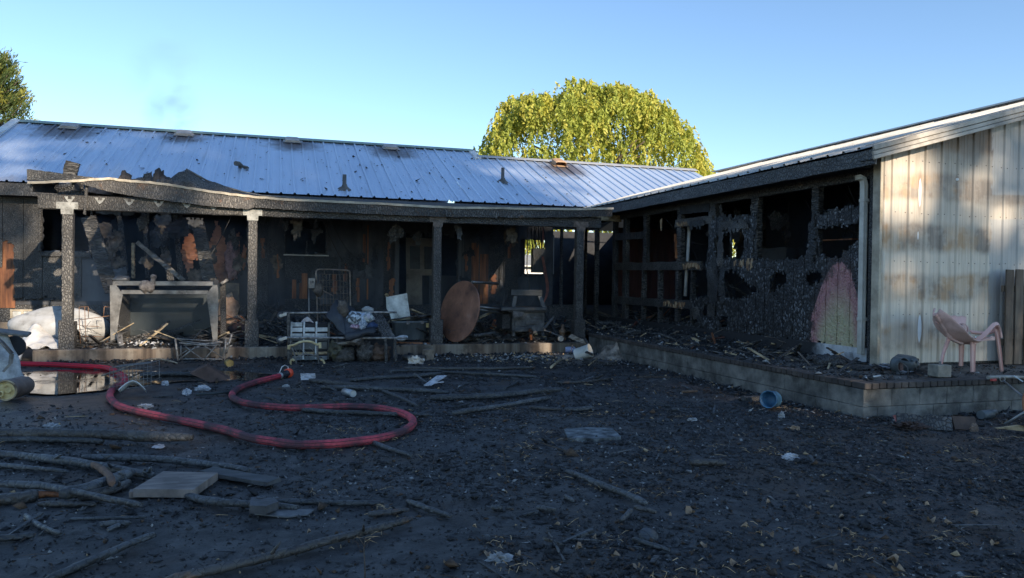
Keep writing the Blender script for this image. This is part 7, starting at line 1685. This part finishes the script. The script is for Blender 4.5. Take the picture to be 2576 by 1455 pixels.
L5 = M('litter_tan', [(.3, (.30, .19, .09)), (.7, (.62, .44, .25))], 20, .8, bump=.5)
g = np.random.default_rng(21)
def in_view(x, y): return (x > -.42 * y - .8) and (x < 1.33 * y + .6)
def scatter(n, x0, x1, y0, y1, dens):
    out = []
    X = g.uniform(x0, x1, n); Y = g.uniform(y0, y1, n); K = g.random(n)
    for x, y, k in zip(X, Y, K):
        if in_view(x, y) and k < dens(x, y) and not (x > BX - .02 and y > BY - .02) and y < SLAB_Y - .02: out.append((x, y, ground_h(x, y)))
    return out
def d_all(x, y):
    c = .5 + .9 * mn.noise(Vector((x * .8, y * .8, 3))) + .4 * mn.noise(Vector((x * 2.7, y * 2.7, 8)))
    right = .25 + .75 / (1 + math.exp(-(x - .6 - (y - 5) * .12) * 1.6))           # the right of the yard is rougher
    if -6 < x < -1.2 and 9.6 < y < 12.6: c *= .12
    return max(.03, c) * right
shards('ground_litter', scatter(230000, -7, 11, 2.9, 14.4, d_all), (.007, .034), [L1, L2, L3, L4, L5], [.60, .29, .018, .085, .007], 'black cinders and scorched litter all over the yard', .45, seed=3)
shards('fine_litter', scatter(120000, -4, 8, 2.9, 8.5, lambda x, y: .25 + .75 * d_all(x, y)), (.005, .018), [L1, L2, L3, L4, L5], [.54, .33, .04, .08, .01], 'fine black crumbs over the near yard', .5, seed=4)
shards('ground_clods', scatter(11000, -6, 10, 3, 14, lambda x, y: d_all(x, y) * .6), (.014, .06), [L1, L2, L4], [.75, .15, .10], 'black clods of burnt turf in the yard', .5, seed=5)
# dry stalks
def stalks(name, pts, L, mats, probs, label, seed, r=.0016):
    gg = np.random.default_rng(seed); m = MB()
    for p in pts:
        a = gg.uniform(0, 6.28); l = L[0] + (L[1] - L[0]) * gg.random() ** 2; e = gg.uniform(-.02, .25) * l; d = Vector((math.cos(a) * l, math.sin(a) * l, e)); s = Vector((-math.sin(a) * r, math.cos(a) * r, 0)); u = Vector((0, 0, r * 1.6))
        p = Vector(p) + Vector((0, 0, .006)); q = p + d * .5 + Vector((s.x * 6 * gg.normal(), s.y * 6 * gg.normal(), .01)); t_ = p + d
        b = len(m.v); m.v += [tuple(v) for v in (p - s, p + s, p + u, q - s, q + s, q + u, t_)]
        mi = int(gg.choice(len(mats), p=probs))
        for f in ((0, 1, 4, 3), (1, 2, 5, 4), (2, 0, 3, 5), (3, 4, 6), (4, 5, 6), (5, 3, 6)): m.f.append(tuple(i + b for i in f)); m.m.append(mi); m.sm.append(False)
    return tag(m.obj(name, mats, origin=(0, 0, 0)), label, kind='stuff')
stalks('dry_stalks', scatter(16000, -4, 9, 2.9, 12, d_all), (.03, .16), [L1, L4, L2, L5], [.62, .22, .14, .02], 'burnt grass stalks strewn over the yard', 6)
tufts = [(R.uniform(-1, 8), R.uniform(3.3, 8.5)) for _ in range(70)]
tp = [(x + R.gauss(0, .09), y + R.gauss(0, .07), ground_h(x, y) + R.uniform(0, .015)) for x, y in tufts if in_view(x, y) and not (x > BX - .2 and y > BY - .2) and x > .2 for _ in range(26)]
stalks('straw_tufts', tp, (.03, .10), [L4, L5, L1], [.5, .28, .22], 'small tufts of scorched straw in the right yard', 8, .0018)
# scorched leaves that kept their pale colour
lv = MB(); n = 9; pts = []; lr = random.Random(4)
for i in range(n):
    a = 2 * math.pi * i / n; r_ = lr.uniform(.011, .024); pts.append(Vector((math.cos(a) * r_ * 1.35, math.sin(a) * r_, .010 * math.sin(a * 2) + .006)))
lv.add([Vector((0, 0, .0))] + pts, [(0, 1 + i, 1 + (i + 1) % n) for i in range(n)]); 
leaf0 = None; k = 0; LGp = 'pale scorched leaves lying in the right yard'
leaf_spots = [(1742, 1289, 1.7), (1685, 1290, .9), (1995, 1395, 1.3), (2090, 1425, 1.2), (2340, 1310, 1.4), (2385, 1322, 1.3), (2240, 1408, 1.5), (2260, 1432, 1.6), (2170, 1395, .9), (1773, 1371, 1.1), (1870, 1240, .9), (2005, 1245, .8), (1930, 1268, .9), (1615, 1160, .8), (1655, 1195, .9), (1700, 1142, .8), (1735, 1108, .8), (1300, 1122, .7), (1865, 1090, .7), (2190, 1150, .8),
              (2020, 1112, .7), (1230, 1397, .9), (1310, 1405, 1.0), (1200, 1330, .8), (1405, 1320, .9), (1460, 1385, 1.1), (1545, 1400, 1.2), (1500, 1345, .9), (1870, 1330, 1.0), (1840, 1420, 1.2), (1610, 1435, 1.1), (2450, 1300, 1.1), (2500, 1370, 1.2), (2410, 1215, .9), (2330, 1270, 1.0), (2520, 1255, .9), (2120, 1300, .9), (2140, 1345, 1.1), (1940, 1345, 1.0), (2030, 1280, .9), (780, 1340, .7), (660, 1395, .7), (1120, 1420, .9), (1390, 1440, 1.0), (2290, 1230, .8), (2220, 1265, .9)]
for (px, py, s) in leaf_spots:
    p = gd(px + R.uniform(-8, 8), py, 0); z = ground_h(p.x, p.y) + .012
    if leaf0 is None: leaf0 = lv.obj('scorched_leaf', tan_leaf, origin=(0, 0, 0)); o = leaf0
    else: o = leaf0.copy(); col.objects.link(o)
    o.location = (p.x, p.y, z); o.rotation_euler = (R.uniform(-.4, .4), R.uniform(-.4, .4), R.uniform(0, 6.28)); o.scale = (s * R.uniform(.8, 1.2), s * R.uniform(.7, 1.1), s * 1.4)
    tag(o, 'pale tan scorched leaf lying on the blackened ground', 'leaf', LGp)
# cinders heaped on the porch slab, rising towards the house wall
def slab_h(x, y):
    t = (y - SLAB_Y) / (WALL_Y - SLAB_Y); p = Vector((x, y, 0))
    left = 1 / (1 + math.exp(-(x + 3.3) * 4))
    b = .02 + .17 * max(0, t - .05) * left + .10 * math.exp(-((x - 2.1) / 1.6) ** 2) * max(0, t) + .05 * math.exp(-((x + 1.9) / 1.0) ** 2 - ((t - .25) / .2) ** 2)
    h = b * (1 + .55 * mn.noise(p * 1.9)) + .035 * mn.noise(p * 4.1) + .018 * mn.noise(p * 10)
    e = min(1, max(0, (y - SLAB_Y - .10) / .25)); return SLAB_Z - .02 + max(0, h + .012) * e
def field(name, x0, x1, y0, y1, hf, step, mt, label):
    xs = np.arange(x0, x1 + 1e-6, step); ys = np.arange(y0, y1 + 1e-6, step); m = MB(); m.v = [(x, y, hf(x, y)) for y in ys for x in xs]; nx = len(xs)
    m.f = [(j * nx + i, j * nx + i + 1, (j + 1) * nx + i + 1, (j + 1) * nx + i) for j in range(len(ys) - 1) for i in range(nx - 1)]; m.m = [0] * len(m.f); m.sm = [False] * len(m.f)
    return tag(m.obj(name, mt, origin=(0, 0, 0)), label, kind='stuff')
heapm = NT('cinder_bed'); nn = heapm.noise(22, 7, None, .75); cc_ = heapm.ramp(heapm.noise(6, 7, None, .7), [(.3, (.007, .007, .008)), (.6, (.024, .023, .023)), (.8, (.07, .066, .06))]); cc_ = heapm.mix(heapm.step(nn, .60, .72), cc_, (.15, .14, .125)); cc_ = heapm.mix(heapm.step(heapm.noise(45, 3), .68, .74), cc_, (.42, .40, .36))
cinder_bed = heapm.out(cc_, .75, 0, heapm.bump(nn, 1.0, .03), .4)
field('slab_cinders', -3.82, 6.18, SLAB_Y + .06, WALL_Y - .06, slab_h, .06, cinder_bed, 'black cinders and rubble covering the porch slab')
def slab_pts(n, x0=-3.8, x1=6.15, y1=WALL_Y - .2): return [(x, y, slab_h(x, y)) for x, y in zip(g.uniform(x0, x1, n), SLAB_Y + .05 + (y1 - SLAB_Y) * g.random(n) ** 1.3)]
shards('slab_rubble', slab_pts(9000), (.012, .07), [L1, L2, L3, L4, L5], [.62, .22, .07, .08, .01], 'broken charcoal and rubble on the porch slab', .5, seed=11)
shards('white_crumbs', [(at(x, y, Y).x, Y, SLAB_Z + .05 + R.uniform(0, .04)) for x, y, Y in [(R.gauss(362, 26), 850, R.uniform(14.5, 15.0)) for _ in range(70)]], (.015, .05), [white_ash, L3], [.7, .3], 'white crumbs lying before the hopper', .6, seed=12)
shards('edge_cinders', [(x, SLAB_Y - abs(g.normal(0, .22)), .0) for x in g.uniform(-3.6, 5.6, 1800)], (.012, .06), [L1, L2, L3, L4], [.6, .26, .09, .05], 'cinders fallen along the foot of the slab', .5, seed=13)
def patio_h(x, y):
    w = max(0, (x - (WX - .55)) / .55); far = 1 / (1 + math.exp(-(y - 10.6) * 1.3)); p = Vector((x, y, 1))
    h = (.012 + .10 * w * w * (.35 + .65 * far) + .035 * far) * (1 + .6 * mn.noise(p * 2.4)) + .022 * mn.noise(p * 5) * (.4 + far) + .010 * mn.noise(p * 13) - .016 * (1 - far)
    e = min(1, max(0, (x - BX - .22) / .25)); return HP - .02 + max(0, h) * e
field('patio_cinders', BX + .19, WX + .0, 7.2, 18.4, patio_h, .055, cinder_bed, 'black cinders drifted over the patio against the wall')
pp = [(x, y, max(HP, patio_h(x, y))) for x, y in zip(g.uniform(BX + .05, WX - .02, 7000), 7.0 + 11 * g.random(7000) ** 1.1) if g.random() < .25 + .75 / (1 + math.exp(-(y - 9.5)))]
shards('patio_rubble', pp, (.010, .055), [L1, L2, L3, L4, L5], [.60, .22, .09, .07, .02], 'charcoal scraps on the patio', .45, seed=14)
shards('patio_front_scraps', [(x, y, HP) for x, y in zip(g.uniform(6.4, 9.6, 900), g.uniform(6.95, 8.1, 900))], (.006, .03), [L1, L2, L4, L3], [.6, .2, .15, .05], 'small black scraps on the front of the patio', .4, seed=15)
shards('wall_foot_scraps', [(x, BY - abs(g.normal(0, .14)) - .01, ground_h(x, BY)) for x in g.uniform(BX, 10, 700)] + [(BX - abs(g.normal(0, .2)) - .01, y, 0) for y in g.uniform(BY, 14, 1400)], (.010, .05), [L1, L2, L3, L4, L5], [.6, .2, .09, .08, .03], 'scraps along the foot of the patio wall', .45, seed=16)
shards('ash_scraps', [(x, y, 0.01) for x, y in zip(g.normal(4.9, .9, 1500), 13.5 + g.normal(0, .4, 1500)) if x < 6.15 and y < 14.35], (.008, .05), [L3, L5, L2, L1], [.45, .2, .2, .15], 'pale ash scraps below the slab corner', .5, seed=17)
shards('roof_cinders', [(x, y, roof_z(y) + .012) for x, y in zip(g.uniform(-5.5, 9, 420), g.uniform(18.5, 23, 420))], (.012, .06), [L1], [1.0], 'black flakes lying on the metal roof', .25, seed=18)
shards('wing_floor_rubble', [(x, y, .42 + R.uniform(0, .12)) for x, y in zip(g.uniform(7.9, 11, 2500), g.uniform(9, 18, 2500))], (.02, .09), [L1, L2, L3, L4], [.62, .25, .05, .08], 'rubble on the floor of the burnt wing', .6, seed=19)

def sticks(name, pts, L, w, mats, probs, label, seed):
    gg = np.random.default_rng(seed); m = MB()
    for p in pts:
        l = gg.uniform(*L) / 2; a = gg.uniform(0, 6.28); e = gg.normal(0, .28); d = Vector((math.cos(a) * math.cos(e), math.sin(a) * math.cos(e), math.sin(e))) * l; p = Vector(p) + Vector((0, 0, abs(d.z) + .01))
        k0 = len(m.f); ww = gg.uniform(*w); m.beam(p - d, p + d, ww, ww * gg.uniform(.25, .8), seg=2, jit=ww * .12); mi = int(gg.choice(len(mats), p=probs))
        for q in range(k0, len(m.f)): m.m[q] = mi
    return tag(m.obj(name, mats, origin=(0, 0, 0)), label, kind='stuff')
SM = [char_dark, char_rib, pale_wood, lead, paper_scrap, red_board, bare_wood]
sticks('slab_wreckage', [(x, y, slab_h(x, y)) for x, y in zip(g.uniform(-3.6, 6.1, 640), SLAB_Y + .15 + 3.9 * g.random(640) ** .8)], (.12, .95), (.015, .07), SM, [.36, .26, .08, .12, .12, .03, .03], 'burnt sticks, laths and scraps heaped on the porch slab', 31)
sticks('slab_wreckage', [(x, y, slab_h(x, y)) for x, y in zip(g.normal(4.6, .9, 170), g.uniform(14.7, 17.5, 170))], (.12, .6), (.012, .06), SM, [.32, .28, .10, .14, .10, .03, .03], 'burnt scraps heaped round the stove', 32)
sticks('patio_wreckage', [(x, y, max(HP, patio_h(x, y))) for x, y in zip(g.uniform(6.45, 7.7, 190), 7.8 + 10 * g.random(190))], (.08, .5), (.012, .05), SM, [.36, .24, .16, .10, .10, .02, .02], 'burnt sticks and scraps on the patio', 33)
sticks('wing_wreckage', [(x, y, .45) for x, y in zip(g.uniform(7.95, 10.6, 260), g.uniform(9, 18, 260))], (.2, 1.0), (.02, .09), SM, [.36, .26, .12, .10, .08, .04, .04], 'burnt wreckage on the floor of the wing', 34)
sticks('yard_sticks', [q for q in scatter(900, -6, 9, 3, 14, d_all)], (.05, .3), (.008, .03), [char_dark, char_log, char_log_grey, pale_wood], [.4, .3, .24, .06], 'small charred sticks strewn over the yard', 35)

def tangle(name, ctrs, n, spread, r, mt, label, seed):
    gg = np.random.default_rng(seed); m = MB()
    for c in ctrs:
        for k in range(n):
            p = Vector(c) + Vector((gg.normal(0, spread), gg.normal(0, spread * .6), abs(gg.normal(0, spread * .35)) + .02)); P = [p]
            d = Vector((gg.normal(), gg.normal() * .6, gg.normal() * .4)).normalized()
            for j in range(5): d = (d + Vector((gg.normal(), gg.normal(), gg.normal() * .6)) * .45).normalized(); q = P[-1] + d * gg.uniform(.05, .14); q.z = max(q.z, c[2] + .015); P.append(q)
            m.tube(P, r, 4)
    return tag(m.obj(name, mt, origin=(0, 0, 0)), label, kind='stuff')
tangle('wire_tangle', [(x, y, slab_h(x, y)) for x, y in ((-2.9, 15.0), (1.4, 15.2), (2.2, 15.8), (3.9, 15.0), (4.2, 15.6), (5.4, 15.2), (5.8, 16.0), (.3, 16.0), (-.9, 15.2))], 22, .28, .0045, lead, 'tangled burnt wire lying in the porch rubble', 41)
tangle('wire_tangle', [(x, y, .45) for x, y in ((8.3, 10.2), (8.4, 12.4), (8.3, 14.2), (8.6, 15.6), (8.4, 16.8))], 18, .3, .005, gw, 'tangled burnt wire on the wing floor', 42)

# ------------------------------------------------------------------ air and smoke
def plume(name, px, Y, size, dens, colr, label, seed, scale):
    c = at(*px, Y); m = MB(); m.blob(c, size, 20, 14, .25, 1.6, seed=seed)
    mt = bpy.data.materials.new(name); mt.use_nodes = True; nt = mt.node_tree; nt.nodes.clear(); N = nt.nodes.new; L = nt.links.new
    o_ = N('ShaderNodeOutputMaterial'); v = N('ShaderNodeVolumePrincipled'); v.inputs['Color'].default_value = (*colr, 1)
    tc = N('ShaderNodeTexCoord'); mp = N('ShaderNodeMapping'); mp.inputs['Scale'].default_value = (1 / size[0], 1 / size[1], 1 / size[2]); mp.inputs['Location'].default_value = (0, 0, -1)
    L(tc.outputs['Object'], mp.inputs[0]); ln = N('ShaderNodeVectorMath'); ln.operation = 'LENGTH'; L(mp.outputs[0], ln.inputs[0])
    mr = N('ShaderNodeMapRange'); mr.interpolation_type = 'SMOOTHSTEP'; mr.inputs[1].default_value = .95; mr.inputs[2].default_value = .1; L(ln.outputs['Value'], mr.inputs[0])
    nz = N('ShaderNodeTexNoise'); nz.inputs['Scale'].default_value = scale; nz.inputs['Detail'].default_value = 4; nz.inputs['Distortion'].default_value = .8; L(tc.outputs['Object'], nz.inputs['Vector'])
    m2 = N('ShaderNodeMapRange'); m2.inputs[1].default_value = .42; m2.inputs[2].default_value = .75; L(nz.outputs['Fac'], m2.inputs[0])
    mu = N('ShaderNodeMath'); mu.operation = 'MULTIPLY'; L(mr.outputs[0], mu.inputs[0]); L(m2.outputs[0], mu.inputs[1]); m3 = N('ShaderNodeMath'); m3.operation = 'MULTIPLY'; m3.inputs[1].default_value = dens; L(mu.outputs[0], m3.inputs[0]); L(m3.outputs[0], v.inputs['Density'])
    L(v.outputs[0], o_.inputs['Volume']); o = m.obj(name, mt); return tag(o, label, kind='stuff')
plume('smoke', (432, 288), 25.5, (1.2, .8, 1.25), 1.2, (.22, .24, .30), 'faint dark wisp of smoke above the roof ridge', 3, 1.3)
plume('smoke', (415, 160), 26, (1.5, .8, 2.4), .45, (.35, .38, .45), 'thin drifting smoke high over the house', 5, .7)
plume('smoke', (285, 440), 16.5, (.75, .6, .42), 2.0, (.85, .9, 1.0), 'pale smoke curling from the burnt porch roof', 7, 2.2)

def still_smoke(c, size, dens, label):  # blue smoke volume, also added to lift the dark interiors
    m = MB(); m.box(c, size); mt = bpy.data.materials.new('still_smoke'); mt.use_nodes = True; nt = mt.node_tree; nt.nodes.clear()
    o_ = nt.nodes.new('ShaderNodeOutputMaterial'); v = nt.nodes.new('ShaderNodeVolumePrincipled'); v.inputs['Color'].default_value = (.50, .70, 1.0, 1); v.inputs['Density'].default_value = dens
    nt.links.new(v.outputs[0], o_.inputs['Volume']); return tag(m.obj('smoke', mt), label, kind='stuff')
still_smoke((1.3, 16.72, 1.50), (10.1, 3.5, 2.1), .020, 'thin blue smoke hanging under the porch roof')
still_smoke((9.9, 13.2, 1.75), (3.7, 9.5, 2.4), .016, 'thin blue haze added to lift the dark inside the burnt wing')
